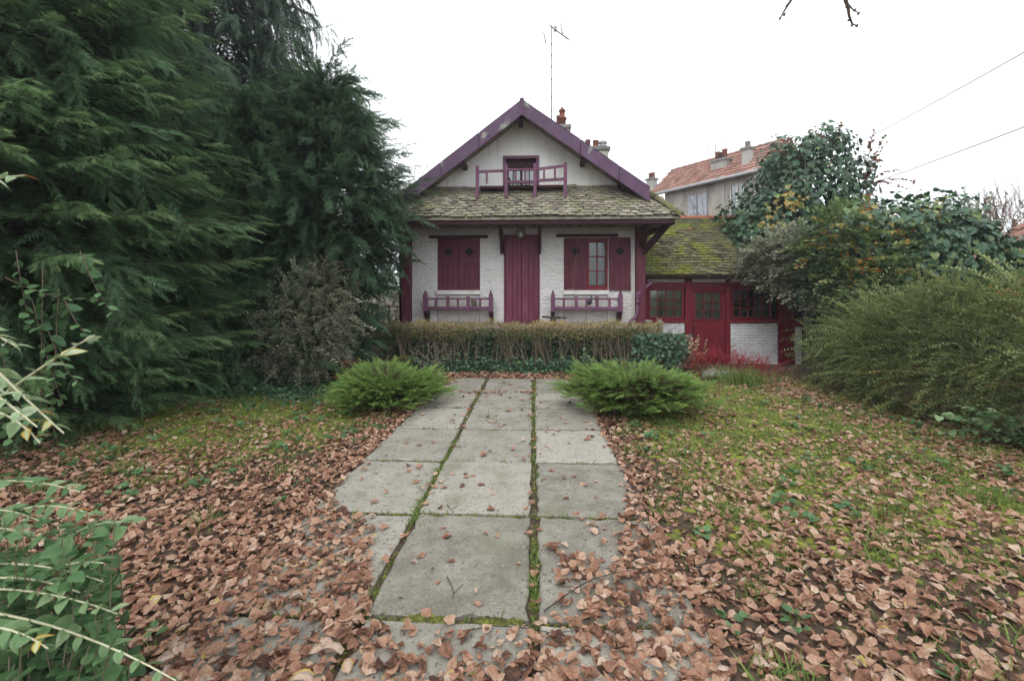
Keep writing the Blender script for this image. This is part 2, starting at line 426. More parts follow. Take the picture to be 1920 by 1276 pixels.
MT['glass'] = glass('window_glass', (0.75, 0.8, 0.79), 0.66)
MT['house_glass'] = glass('house_window_glass', (0.5, 0.54, 0.54), 0.74)
MT['lamp_glass'] = glass('lamp_glass', (0.75, 0.85, 0.85), 0.6)
MT['lamp_pane'] = surf('dusty_lamp_glass', [(0.3, (0.3, 0.36, 0.35)), (0.7, (0.5, 0.56, 0.54))], 12, 0.3, 0, 30, 0, spec=0.5)
MT['pot'] = surf('beige_pot', [(0.3, (0.36, 0.33, 0.24)), (0.7, (0.5, 0.46, 0.36))], 6, 0.8, 0.1, 30, 0)
MT['stone'] = surf('grey_stone', [(0.25, (0.14, 0.135, 0.13)), (0.7, (0.34, 0.33, 0.31))], 6, 0.95, 0.6, 25, 0.2, spots=[((0.12, 0.14, 0.05), 5, 0.55, 0.75)])
MT['bark'] = surf('brown_bark', [(0.25, (0.03, 0.024, 0.02)), (0.7, (0.095, 0.075, 0.06))], 6, 0.95, 0.8, 14, 0.1, (3, 3, 0.6), dist=0.03)
MT['cable'] = surf('cable_rubber', [(0.3, (0.4, 0.4, 0.42)), (0.7, (0.5, 0.5, 0.52))], 6, 0.7, 0, 30, 0)
MT['wood_old'] = surf('grey_wood', [(0.25, (0.09, 0.075, 0.06)), (0.7, (0.2, 0.17, 0.14))], 5, 0.9, 0.3, 40, 0.2, (4, 4, 0.6))
MT['soffit'] = surf('dusty_soffit_board', [(0.25, (0.12, 0.1, 0.09)), (0.7, (0.27, 0.235, 0.22))], 5, 0.9, 0.1, 40, 0.5)
MT['terrace'] = surf('pinkish_terrace', [(0.25, (0.3, 0.22, 0.2)), (0.7, (0.46, 0.37, 0.35))], 4, 0.9, 0.2, 40, 0)
G = lambda *c: tuple(c)
MT['twig'] = leafm('twig_bark', [(0, (0.05, 0.032, 0.025)), (0.5, (0.13, 0.09, 0.065)), (1, (0.3, 0.24, 0.18))], 0, 0.85)
MT['fir'] = leafm('fir_needles', [(0, (0.045, 0.085, 0.042)), (0.35, (0.095, 0.19, 0.085)), (0.7, (0.165, 0.285, 0.12)), (1, (0.3, 0.4, 0.165))], 0.35, 0.5)
MT['yew'] = leafm('dark_needles', [(0, (0.034, 0.058, 0.042)), (0.4, (0.062, 0.112, 0.07)), (0.8, (0.1, 0.17, 0.1)), (1, (0.16, 0.23, 0.12))], 0.25, 0.5)
MT['cedar'] = leafm('blue_green_sprays', [(0, (0.045, 0.08, 0.046)), (0.4, (0.088, 0.165, 0.088)), (0.8, (0.145, 0.24, 0.12)), (1, (0.26, 0.34, 0.14))], 0.35, 0.5)
MT['juniper'] = leafm('juniper_sprays', [(0, (0.14, 0.08, 0.05)), (0.17, (0.11, 0.1, 0.045)), (0.22, (0.1, 0.15, 0.045)), (0.45, (0.18, 0.31, 0.075)), (0.8, (0.29, 0.43, 0.11)), (1, (0.44, 0.52, 0.16))], 0.35, 0.6)
MT['ivy'] = leafm('ivy_leaves', [(0, (0.022, 0.055, 0.03)), (0.4, (0.045, 0.105, 0.055)), (0.75, (0.08, 0.16, 0.075)), (0.9, (0.17, 0.25, 0.08)), (0.955, (0.2, 0.22, 0.06)), (0.975, (0.5, 0.3, 0.04)), (1, (0.42, 0.14, 0.03))], 0.15, 0.38, 0.45, fleck=.35)
MT['coton'] = leafm('tiny_green_leaves', [(0, (0.09, 0.105, 0.045)), (0.4, (0.18, 0.235, 0.085)), (0.75, (0.28, 0.34, 0.125)), (0.95, (0.44, 0.43, 0.2)), (1, (0.42, 0.22, 0.09))], 0.35, 0.55)
MT['grey_leaf'] = leafm('grey_green_leaves', [(0, (0.12, 0.125, 0.09)), (0.4, (0.245, 0.265, 0.185)), (0.8, (0.38, 0.4, 0.29)), (0.95, (0.5, 0.48, 0.37)), (1, (0.46, 0.42, 0.3))], 0.3, 0.55)
MT['hedge_leaf'] = leafm('yellowing_hedge_leaves', [(0, (0.07, 0.09, 0.03)), (0.3, (0.2, 0.2, 0.07)), (0.6, (0.42, 0.34, 0.16)), (0.85, (0.55, 0.41, 0.25)), (1, (0.55, 0.5, 0.14))], 0.35, 0.6)
MT['pale_leaf'] = leafm('pale_green_leaves', [(0, (0.055, 0.125, 0.05)), (0.4, (0.115, 0.225, 0.09)), (0.75, (0.25, 0.36, 0.18)), (0.92, (0.5, 0.58, 0.4)), (0.97, (0.5, 0.42, 0.08)), (1, (0.5, 0.2, 0.05))], 0.3, 0.5, fleck=.45)
MT['red_leaf'] = leafm('crimson_leaves', [(0, (0.1, 0.018, 0.025)), (0.4, (0.3, 0.03, 0.045)), (0.8, (0.5, 0.06, 0.075)), (1, (0.4, 0.14, 0.1))], 0.3, 0.6)
MT['dry_leaf'] = leafm('dry_pods', [(0, (0.25, 0.16, 0.09)), (0.6, (0.5, 0.36, 0.22)), (1, (0.65, 0.5, 0.34))], 0.3, 0.7)
MT['rust_leaf'] = leafm('rusty_leaves', [(0, (0.08, 0.035, 0.02)), (0.5, (0.22, 0.085, 0.045)), (0.85, (0.34, 0.14, 0.07)), (1, (0.15, 0.17, 0.06))], 0.3, 0.7)
MT['gold_leaf'] = leafm('yellow_green_leaves', [(0, (0.12, 0.15, 0.03)), (0.6, (0.3, 0.34, 0.07)), (1, (0.45, 0.48, 0.12))], 0.35, 0.6)
MT['litter'] = leafm('fallen_leaf_brown', [(0, (0.075, 0.038, 0.027)), (0.18, (0.195, 0.092, 0.058)), (0.42, (0.38, 0.2, 0.13)), (0.64, (0.49, 0.295, 0.2)), (0.82, (0.59, 0.405, 0.3)), (0.92, (0.66, 0.5, 0.39)), (0.955, (0.4, 0.31, 0.28)), (0.975, (0.55, 0.38, 0.09)), (1, (0.55, 0.46, 0.15))], 0.2, 0.6, mottle=True)
MT['bark_stem'] = leafm('brown_stem', [(0, (0.06, 0.04, 0.03)), (1, (0.14, 0.095, 0.07))], 0, 0.85)
MT['bramble_leaf'] = leafm('bramble_leaves', [(0, (0.05, 0.08, 0.035)), (0.4, (0.12, 0.18, 0.075)), (0.75, (0.2, 0.28, 0.11)), (0.9, (0.32, 0.38, 0.16)), (0.96, (0.5, 0.36, 0.07)), (1, (0.5, 0.2, 0.06))], 0.25, 0.5)
MT['pale_stem'] = leafm('pale_green_stem', [(0, (0.3, 0.3, 0.16)), (1, (0.6, 0.58, 0.4))], 0, 0.7)
MT['grass'] = leafm('grass_blades', [(0, (0.08, 0.12, 0.03)), (0.45, (0.15, 0.235, 0.055)), (0.8, (0.24, 0.32, 0.08)), (1, (0.42, 0.36, 0.17))], 0.35, 0.6)
MT['moss'] = leafm('moss_tufts', [(0, (0.06, 0.06, 0.02)), (0.4, (0.15, 0.16, 0.035)), (0.75, (0.26, 0.28, 0.045)), (1, (0.38, 0.37, 0.09))], 0.2, 0.9)
# ================================================================== ground
def smooth(a, b, x):
    t = np.clip((x - a) / (b - a), 0, 1); return t * t * (3 - 2 * t)
def gz(x, y):
    x = np.asarray(x, dtype=float); y = np.asarray(y, dtype=float)
    z = 0.018 * np.sin(x * 1.7 + 0.6) * np.sin(y * 1.3 + 1.1) + 0.01 * np.sin(x * 4.1 + y * 2.7)
    onpath = (1 - smooth(0.0, 0.5, np.abs(x + 0.42) - 1.15)) * (1 - smooth(8.2, 8.8, y))
    z = z * (1 - onpath) - 0.012 * onpath
    z = z - 0.17 * smooth(8.0, 10.5, y) * smooth(1.5, 3.2, x)
    return z * (1 - smooth(30, 60, np.abs(x) + np.abs(y)))
m, N, L, B = new_mat('soil_and_moss')
geo = N.new('ShaderNodeNewGeometry')
n1 = N.new('ShaderNodeTexNoise'); n1.inputs['Scale'].default_value = 1.1; n1.inputs['Detail'].default_value = 7
n2 = N.new('ShaderNodeTexNoise'); n2.inputs['Scale'].default_value = 16; n2.inputs['Detail'].default_value = 6
n3 = N.new('ShaderNodeTexNoise'); n3.inputs['Scale'].default_value = 70; n3.inputs['Detail'].default_value = 4
for n in (n1, n2, n3): L.new(geo.outputs['Position'], n.inputs[0])
soil = ramp(N, [(0.3, (0.035, 0.024, 0.016)), (0.55, (0.095, 0.06, 0.04)), (0.75, (0.18, 0.11, 0.07))]); L.new(n2.outputs[0], soil.inputs[0])
mos = ramp(N, [(0.3, (0.08, 0.09, 0.022)), (0.55, (0.19, 0.21, 0.04)), (0.75, (0.3, 0.31, 0.065))]); L.new(n3.outputs[0], mos.inputs[0])
at_ = N.new('ShaderNodeAttribute'); at_.attribute_name = 'moss'
sm = N.new('ShaderNodeMath'); sm.operation = 'ADD'; L.new(n1.outputs[0], sm.inputs[0]); L.new(at_.outputs['Fac'], sm.inputs[1])
s2 = N.new('ShaderNodeMath'); s2.operation = 'MULTIPLY_ADD'; s2.inputs[1].default_value = 0.35; L.new(n2.outputs[0], s2.inputs[0]); L.new(sm.outputs[0], s2.inputs[2])
mr = N.new('ShaderNodeMapRange'); mr.inputs[1].default_value = 0.95; mr.inputs[2].default_value = 1.12; L.new(s2.outputs[0], mr.inputs[0])
mx = N.new('ShaderNodeMix'); mx.data_type = 'RGBA'
L.new(mr.outputs[0], mx.inputs[0]); L.new(soil.outputs[0], mx.inputs[6]); L.new(mos.outputs[0], mx.inputs[7])
L.new(mx.outputs[2], B.inputs['Base Color']); B.inputs['Roughness'].default_value = 0.95
bp = N.new('ShaderNodeBump'); bp.inputs['Strength'].default_value = 0.8; bp.inputs['Distance'].default_value = 0.02
L.new(n3.outputs[0], bp.inputs['Height']); L.new(bp.outputs[0], B.inputs['Normal'])
MT['ground'] = m
def moss_at(x, y):
    """where the lawn is green: a band at the back on both sides"""
    l = smooth(-6.0, -5.0, x) * (1 - smooth(-2.6, -1.7, x)) * smooth(3.4, 4.8, y) * (1 - smooth(8.6, 9.4, y))
    r = smooth(0.8, 1.6, x) * (1 - smooth(4.4, 5.2, x)) * smooth(1.6, 4.0, y) * (1 - smooth(9.5, 10.5, y))
    return 0.5 * l + 0.5 * r
gx = np.concatenate([[-600, -200, -80, -40, -22, -15], np.linspace(-11, 13, 161), [16, 24, 45, 90, 200, 600]])
gy = np.concatenate([[-300, -80, -30, -12, -6, -3], np.linspace(-1, 14, 121), [17, 24, 40, 80, 200, 700]])
X, Y = np.meshgrid(gx, gy)
V = np.stack([X, Y, gz(X, Y)], 2).reshape(-1, 3)
nx = len(gx); ii, jj = np.meshgrid(np.arange(nx - 1), np.arange(len(gy) - 1))
a = (jj * nx + ii).ravel()
F = np.concatenate([np.stack([a, a + 1, a + nx + 1], 1), np.stack([a, a + nx + 1, a + nx], 1)])
gr = raw_mesh('ground', V, F, MT['ground'], None, None, True)
gr['kind'] = 'structure'
aa = gr.data.attributes.new('moss', 'FLOAT', 'POINT'); aa.data.foreach_set('value', moss_at(V[:, 0], V[:, 1]).astype(np.float32))

# ------------------------------------------------------------------ path of concrete slabs
SLAB_Y = [0.15, 1.15, 2.17, 3.2, 4.2, 5.19, 6.13, 7.05, 8.2]
SLAB_X = [(-1.6, -0.853), (-0.815, -0.018), (0.024, 0.8)]
pth = MB(); pth.box(-1.64, 0.84, 0.1, 8.24, -0.1, -0.001)
path = pth.build('path', MT['ground']); path['kind'] = 'structure'
def slab_mesh(x0, x1, y0, y1, zt, seed):
    r = random.Random(seed)
    import bmesh
    def edge(p, q, n=11):
        out = []
        for i in range(n):
            t = i / n
            a = Vector(p).lerp(Vector(q), t)
            d = (Vector(q) - Vector(p)).normalized(); nrm = Vector((-d.y, d.x))
            out.append(a + nrm * r.uniform(0, 0.009) + (nrm * r.uniform(0.01, 0.03) if r.random() < 0.13 else Vector((0, 0))))
        return out
    e = edge((x0, y0), (x1, y0)) + edge((x1, y0), (x1, y1)) + edge((x1, y1), (x0, y1)) + edge((x0, y1), (x0, y0))
    tilt = (r.uniform(-.008, .008), r.uniform(-.006, .006))
    cx, cy = (x0 + x1) / 2, (y0 + y1) / 2
    def Z(p, dz=0): return zt + dz + (p[0] - cx) * tilt[0] + (p[1] - cy) * tilt[1]
    n = len(e); ins = [p + (Vector((cx, cy)) - p).normalized() * 0.014 for p in e]
    vs = [(p.x, p.y, -0.06) for p in e] + [(p.x, p.y, Z(p, -0.008)) for p in e] + [(p.x, p.y, Z(p)) for p in ins]
    fs = []
    for i in range(n):
        k = (i + 1) % n
        fs += [(i, k, n + k, n + i), (n + i, n + k, 2 * n + k, 2 * n + i)]
    fs.append(tuple(2 * n + i for i in range(n)))
    b = MB(); b.add(vs, fs); return b
k = 0
for (x0, x1) in SLAB_X:
    for j in range(len(SLAB_Y) - 1):
        k += 1
        o = slab_mesh(x0 + random.uniform(-.008, .008), x1 + random.uniform(-.008, .008), SLAB_Y[j] + 0.012 + random.uniform(-.006, .006), SLAB_Y[j + 1] - 0.012, 0.022 + random.uniform(-.006, .006), k)
        o.build('slab', MT['concrete'], path)

# ================================================================== cottage
YF, ZF, ZT = 10.5, 0.84, 3.04
HX0, HX1 = -2.83, 2.31
cot = thing('cottage', 'white roughcast cottage with wine red door, shutters and steep gable under mossy tiles', 'cottage', (-0.26, YF, 0))
APX, APZ, VL, VR, VZ = -0.25, 5.70, (-2.85, 3.74), (2.5, 3.77), 0.28
# front wall in blocks around the openings (door, two windows)
def W(px): return wx(px, YF)
def ZZ(py, px=978): return wz(px, py, YF)
dx0, dx1 = W(945), W(1012)
lw0, lw1, rw0, rw1 = W(820), W(900), W(1057), W(1140)
wb, wt = ZZ(544), ZZ(446)
dt = ZZ(440)
fw = MB()
for x0, x1 in ((HX0, lw0), (lw1, dx0), (dx1, rw0), (rw1, HX1)):
    fw.box(x0, x1, YF, YF + 0.3, 0.0, ZT)
fw.box(lw0, lw1, YF, YF + 0.3, wt, ZT); fw.box(rw0, rw1, YF, YF + 0.3, wt, ZT)
fw.box(lw0, lw1, YF + 0.03, YF + 0.3, 0.0, wb - 0.1); fw.box(rw0, rw1, YF + 0.03, YF + 0.3, 0.0, wb - 0.1)
fw.box(dx0, dx1, YF, YF + 0.3, dt, ZT)
fw.build('front_wall', MT['stucco'], cot)
sw = MB()
sw.box(HX0, HX0 + 0.3, YF + 0.3, 16, 0, 3.9); sw.box(HX1 - 0.3, HX1, YF + 0.3, 16, 0, 3.9); sw.box(HX0, HX1, 16, 16.3, 0, 4.2)
sw.build('side_wall', MT['stucco'], cot)
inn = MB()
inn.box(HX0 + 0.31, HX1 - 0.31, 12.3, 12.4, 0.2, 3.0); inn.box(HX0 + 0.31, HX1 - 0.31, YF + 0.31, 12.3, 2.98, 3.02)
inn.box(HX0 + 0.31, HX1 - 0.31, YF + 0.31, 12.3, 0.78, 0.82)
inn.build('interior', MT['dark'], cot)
# dust band of lighter plaster edging the front
tr = MB()
tr.box(HX1 - 0.08, HX1, YF - 0.012, YF - 0.001, 0.9, ZT - 0.03)
tr.build('corner_strip', MT['white'], cot)
tb = MB(); tb.box(W(1157), HX1 - 0.085, YF - 0.03, YF - 0.001, ZZ(442), ZZ(434))
tb.build('wall_box', MT['white'], cot, 0.004)
# gable wall with the attic opening
def roofz(x): return APZ - 0.14 - (APX - x) * (APZ - VL[1]) / (APX - VL[0]) if x < APX else APZ - 0.14 - (x - APX) * (APZ - VR[1]) / (VR[0] - APX)
gx0, gx1, gz0, gz1 = W(946), W(1008), ZZ(350), ZZ(296)
gw = MB()
gw.prism([(HX0, ZT), (gx0, ZT), (gx0, roofz(gx0)), (HX0, roofz(HX0))], 'y', YF, YF + 0.25)
gw.prism([(gx1, ZT), (HX1, ZT), (HX1, roofz(HX1)), (gx1, roofz(gx1))], 'y', YF, YF + 0.25)
gw.prism([(gx0, gz1), (gx1, gz1), (gx1, roofz(gx1)), (APX, roofz(APX)), (gx0, roofz(gx0))], 'y', YF, YF + 0.25)
gw.box(gx0, gx1, YF, YF + 0.25, ZT, gz0)
gw.build('gable_wall', MT['gable'], cot)
# attic window
aw = MB()
for a_, b_ in (((gx0 - .03, gz1), (gx1 + .03, gz1)),): aw.box(a_[0], b_[0], YF - .05, YF + .12, gz1 - .03, gz1 + .04)
aw.box(gx0 - .03, gx0 + .035, YF - .048, YF + .12, gz0 - .02, gz1 - .03); aw.box(gx1 - .035, gx1 + .03, YF - .048, YF + .12, gz0 - .02, gz1 - .03)
awf = aw.build('attic_window', MT['rail'], cot, 0.004)
ab = MB()
ab.box(gx0 + .035, gx1 - .035, YF + .06, YF + .1, gz1 - .2, gz1 - .03)
gm = (gx0 + gx1) / 2
for x in (gx0 + .06, gm, gx1 - .06): ab.box(x - .03, x + .03, YF + .13, YF + .17, gz0, gz1 - .2)
for x in ((gx0 + gm) / 2, (gx1 + gm) / 2): ab.box(x - .012, x + .012, YF + .14, YF + .165, gz0, gz1 - .2)
ab.box(gx0 + .035, gx1 - .035, YF + .131, YF + .169, gz0, gz0 + .07)
ab.build('glazing_bar', MT['wine_dark'], awf)
for i in range(4):
    x0 = gx0 + .06 + i * (gx1 - gx0 - .12) / 4
    p = MB(); p.box(x0, x0 + (gx1 - gx0 - .12) / 4 - .012, YF + .15, YF + .155, gz0 + .03, gz1 - .2); p.build('pane', MT['glass'], awf)
c = MB(); c.box(gx0, gx1, YF + .22, YF + .24, gz0, gz0 + .42); c.build('curtain', MT['curtain_dark'], awf)
# main roof, verge boards, purlins
def roof_slab(sgn):
    e = VL if sgn < 0 else VR
    ex = e[0] - 0.65 if sgn < 0 else e[0] + 0.58
    ezz = e[1] - 0.46
    b = MB()
    b.prism([(APX, APZ), (e[0], e[1]), (ex, ezz), (ex, ezz - .1), (e[0], e[1] - .14), (APX, APZ - .14)], 'y', 9.93, 16.5)
    return b
def rs(sgn):
    e = VL if sgn < 0 else VR
    b = MB()
    b.prism([(APX, APZ), (e[0], e[1]), (e[0], e[1] - .13), (APX, APZ - .13)], 'y', 9.93, 16.5)
    ex = e[0] - 0.75 if sgn < 0 else e[0] + 0.56
    b.prism([(e[0], e[1] - .02), (ex, 3.2), (ex, 3.1), (e[0], e[1] - .16)], 'y', 10.55, 16.5)
    return b
for sgn in (-1, 1):
    rs(sgn).build('main_roof', MT['tile'], cot)
for sgn in (-1, 1):
    e = VL if sgn < 0 else VR
    cuts = [0, .36, .68, 1.0] if sgn < 0 else [0, .46, .76, 1.0]
    dx, dz = e[0] - APX, e[1] - APZ
    for i in range(3):
        t0, t1 = cuts[i] + (0.002 if i else 0), cuts[i + 1] - 0.002
        pr = 0.004 * (i % 2)
        top = 0.05
        b = MB(); b.prism([(APX + dx * t0, APZ + top + dz * t0), (APX + dx * t1, APZ + top + dz * t1), (APX + dx * t1, APZ - VZ + dz * t1), (APX + dx * t0, APZ - VZ + dz * t0)], 'y', 9.87 - pr, 9.925)
        b.add([(APX + dx * t0, 9.86 - pr, APZ + top + .004 + dz * t0), (APX + dx * t1, 9.86 - pr, APZ + top + .004 + dz * t1), (APX + dx * t1, 10.12, APZ + top + .02 + dz * t1), (APX + dx * t0, 10.12, APZ + top + .02 + dz * t0)], [(0, 1, 2, 3)])
        b.build('verge_board', MT['verge'], cot, 0.004)
b = MB(); b.prism([(APX - .05, APZ + .06), (APX, APZ + .085), (APX + .05, APZ + .06), (APX + .045, APZ - VZ - .02), (APX - .045, APZ - VZ - .02)], 'y', 9.85, 9.868); b.build('apex_plate', MT['verge'], cot)
for (px, py) in ((977, 228), (873, 308), (1091, 302), (803, 348), (1160, 345)):
    x = W(px); z = min(roofz(x) - 0.06, ZZ(py) + .02)
    b = MB(); b.box(x - .05, x + .05, 9.95, YF - .001, z - .11, z); b.build('purlin', MT['wine_dark'], cot, 0.004)
# ridge and roof underside are left to the slabs; tiled pent roof over the porch
EZ, EY = 3.16, 9.55
PX_L, PX_R = -3.62, 3.05
TL, TR, TY, TZ = -2.8, 2.42, 10.5, 4.02
dk = MB()
dk.add([(PX_L, EY + .03, EZ - .02), (PX_R, EY + .03, EZ - .02), (TR, TY, TZ - .03), (TL, TY, TZ - .03), (PX_L, EY + .03, EZ - .06), (PX_R, EY + .03, EZ - .06), (TR, TY, TZ - .1), (TL, TY, TZ - .1)],
       [(0, 1, 2, 3), (7, 6, 5, 4), (0, 4, 5, 1), (1, 5, 6, 2), (2, 6, 7, 3), (3, 7, 4, 0)])
dk.add([(PX_R, EY + .03, EZ - .02), (PX_R, 16.5, EZ - .02), (TR, 16.5, TZ - .03), (TR, TY, TZ - .03)], [(0, 1, 2, 3)])
dk.add([(PX_L, EY + .03, EZ - .02), (PX_L, 16.5, EZ - .02), (TL, 16.5, TZ - .03), (TL, TY, TZ - .03)], [(0, 1, 2, 3)])
pent = dk.build('porch_roof', MT['tile'], cot)
def tile_mesh(seed, w, l, t):
    r = random.Random(seed)
    n = 4
    bot = [(-w / 2 + w * i / n, -r.uniform(0, .018) * (1 + (r.random() < .15))) for i in range(n + 1)]
    bot[0] = (bot[0][0] + r.uniform(0, .012), bot[0][1]); bot[-1] = (bot[-1][0] - r.uniform(0, .012), bot[-1][1])
    poly = bot + [(w / 2, l), (-w / 2, l)]
    b = MB(); b.prism(poly, 'z', 0, t)
    me = bpy.data.meshes.new('tile'); me.from_pydata([(x, y, z + .006 * math.cos(x / w * 3)) for x, y, z in b.v], [], b.f)
    return me, b
def lay_tiles(parent, mat, p0, ux, uy, slope_len, expo, tw, limits, n_parts, seed, tlen=None, thick=0.016, sag=None, name='tile'):
    """rows of tiles from the eave up; the first n_parts are objects of their own, the rest one mesh"""
    r = random.Random(seed)
    ux, uy = Vector(ux).normalized(), Vector(uy).normalized(); nz = ux.cross(uy).normalized()
    tlen = tlen or expo * 1.7
    kinds = [tile_mesh(seed * 10 + i, tw * .965, tlen, thick) for i in range(5)]
    for me, _ in kinds: me.materials.append(mat)
    o0 = Vector(org(parent)); cnt = 0; rest = MB()
    rows = int(slope_len / expo)
    for j in range(rows):
        s = j * expo
        lo, hi = limits(s)
        off = (tw / 2 if j % 2 else 0) + r.uniform(-.02, .02)
        i0 = math.floor((lo - off) / tw)
        x = i0 * tw + off + tw / 2
        while x < hi:
            if x > lo - tw * .25 and x < hi + tw * .25:
                up = math.atan2(thick * 1.25, expo) * -1
                tx = x + r.uniform(-.007, .007); ts = s + r.uniform(-.012, .012)
                lift = thick * 1.1 + r.uniform(0, .006) + (r.random() < .06) * r.uniform(.005, .018)
                sg = sag(tx, s) if sag else 0
                pos = Vector(p0) + ux * tx + uy * ts + nz * (lift + sg)
                Rm = Matrix((ux, uy, nz)).transposed() @ Matrix.Rotation(up + r.uniform(-.02, .02), 3, 'X') @ Matrix.Rotation(r.uniform(-.035, .035), 3, 'Z') @ Matrix.Rotation(r.uniform(-.03, .03), 3, 'Y')
                me, mb = kinds[r.randrange(5)]
                if cnt < n_parts:
                    o = bpy.data.objects.new(name, me); COL.objects.link(o); o.parent = parent
                    o.matrix_local = Matrix.Translation(pos - o0) @ Rm.to_4x4(); cnt += 1
                else:
                    rest.add([tuple(Rm @ Vector(v) + pos) for v in mb.v], mb.f)
            x += tw
    if rest.v:
        o = rest.build('upper_tiles', mat, parent); o['kind'] = 'stuff'
SL = math.hypot(TY - EY, TZ - EZ)
def lim_front(s):
    t = s / SL
    return PX_L + (TL - PX_L) * t, PX_R + (TR - PX_R) * t
sagf = lambda x, s: 0.012 * math.sin(x * 1.9 + 1) + 0.008 * math.sin(x * 5.3 + s * 4)
lay_tiles(pent, MT['tile'], (0, EY, EZ), (1, 0, 0), (0, TY - EY, TZ - EZ), SL + .02, 0.101, 0.178, lim_front, 300, 3, sag=sagf)
# hip tiles on the right corner
for sgn in (1, -1):
    a_, b_ = (Vector((PX_R + .03, EY - .02, EZ + .02)), Vector((TR, TY - .25, TZ - .12))) if sgn > 0 else (Vector((PX_L - .03, EY - .02, EZ + .02)), Vector((TL, TY - .25, TZ - .12)))
    d = (b_ - a_); n = 8
    for i in range(n):
        p, q = a_ + d * (i / n) + Vector((0, 0, .012)), a_ + d * ((i + 1.12) / n)
        h = MB()
        x = d.normalized().cross(Vector((0, 0, 1))).normalized()
        for pp, s_ in ((p, 1.12), (q, .9)): h.v += [tuple(pp - x * .1 * s_ - Vector((0, 0, .05))), tuple(pp - x * .06 * s_ + Vector((0, 0, .015))), tuple(pp + Vector((0, 0, .045))), tuple(pp + x * .06 * s_ + Vector((0, 0, .015))), tuple(pp + x * .1 * s_ - Vector((0, 0, .05)))]
        fs = [(k, k + 1, k + 6, k + 5) for k in range(4)] + [(4, 3, 2, 1, 0)]
        for f in fs: h.f.append(f); h.sm.append(False)
        h.build('hip_tile', MT['tile_moss'], pent, 0, 0.004)
# eave beam, soffit boards
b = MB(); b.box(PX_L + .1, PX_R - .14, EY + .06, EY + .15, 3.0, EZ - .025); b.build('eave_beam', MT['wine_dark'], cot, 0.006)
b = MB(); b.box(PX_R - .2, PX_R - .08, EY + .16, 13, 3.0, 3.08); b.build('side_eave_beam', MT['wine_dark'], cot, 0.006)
sbm = None
x = -2.98
while x < 2.9:
    w = .088
    b = MB(); b.box(x, x + w, EY + .16, YF - .002, 3.045 + random.uniform(0, .004), 3.06); b.build('soffit_board', MT['soffit'], cot)
    x += .102
# posts and knee brackets
for (x0, x1, y0, y1) in ((-3.04, -2.835, YF - .16, YF + .05), (HX1 + .005, HX1 + .2, YF - .16, YF + .05)):
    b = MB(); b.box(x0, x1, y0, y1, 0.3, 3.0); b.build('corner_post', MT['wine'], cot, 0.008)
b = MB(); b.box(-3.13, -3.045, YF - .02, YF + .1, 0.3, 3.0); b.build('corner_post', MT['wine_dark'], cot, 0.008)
def bracket(x, zl, w, mat, sweep=0.0):
    """curved knee from the wall up to the eave beam"""
    prof = []
    for t in np.linspace(0, 1, 7):
        prof.append((YF - .01 - (YF - .01 - EY - .16) * t ** 2.1, zl + (2.98 - zl) * t))
    back = [(EY + .16, 3.04), (YF - .001, 3.04), (YF - .001, zl)]
    inner = [(p[0], p[1]) for p in prof]
    b = MB()
    poly = [(y - .06 * (1 - i / 6) - .0, z) for i, (y, z) in enumerate(inner)] + [(EY + .16, 3.04), (EY + .3, 3.04)] + [(min(y + .09, YF - .001), z) for (y, z) in reversed(inner)]
    b.prism(poly, 'x', x - w / 2, x + w / 2)
    b.build('bracket', mat, cot, 0.004)
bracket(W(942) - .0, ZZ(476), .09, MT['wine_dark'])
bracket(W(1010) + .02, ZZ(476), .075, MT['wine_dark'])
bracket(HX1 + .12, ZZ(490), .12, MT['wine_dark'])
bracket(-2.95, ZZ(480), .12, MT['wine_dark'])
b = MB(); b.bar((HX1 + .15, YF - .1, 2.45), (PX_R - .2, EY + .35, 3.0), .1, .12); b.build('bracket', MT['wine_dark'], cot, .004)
# door of two leaves
dz0 = ZF + .02
dfr = MB(); dfr.box(dx0 - .0, dx0 + .03, YF - .03, YF + .1, dz0, dt - .03); dfr.box(dx1 - .03, dx1, YF - .03, YF + .1, dz0, dt - .03); dfr.box(dx0, dx1, YF - .03, YF + .1, dt - .03, dt - .001)
door = dfr.build('door', MT['wine_door'], cot, .003)
xs = [dx0 + .033, dx0 + .2, dx0 + .31, W(978), W(978) + .155, W(978) + .285, dx1 - .033]
for i in range(6):
    g = .007 if i == 2 else .0025
    b = MB(); b.box(xs[i] + .0025, xs[i + 1] - g, YF - .012 + (0.006 if i in (0, 5) else 0) - .004 * (i % 2), YF + .02, dz0 + .004, dt - .033); b.build('plank', MT['wine_door'], door, .003)
b = MB(); b.box(dx0 - .02, dx1 + .02, YF - .1, YF - .031, ZF + .001, ZF + .03); b.build('door_sill', MT['wine_door'], cot, .004)
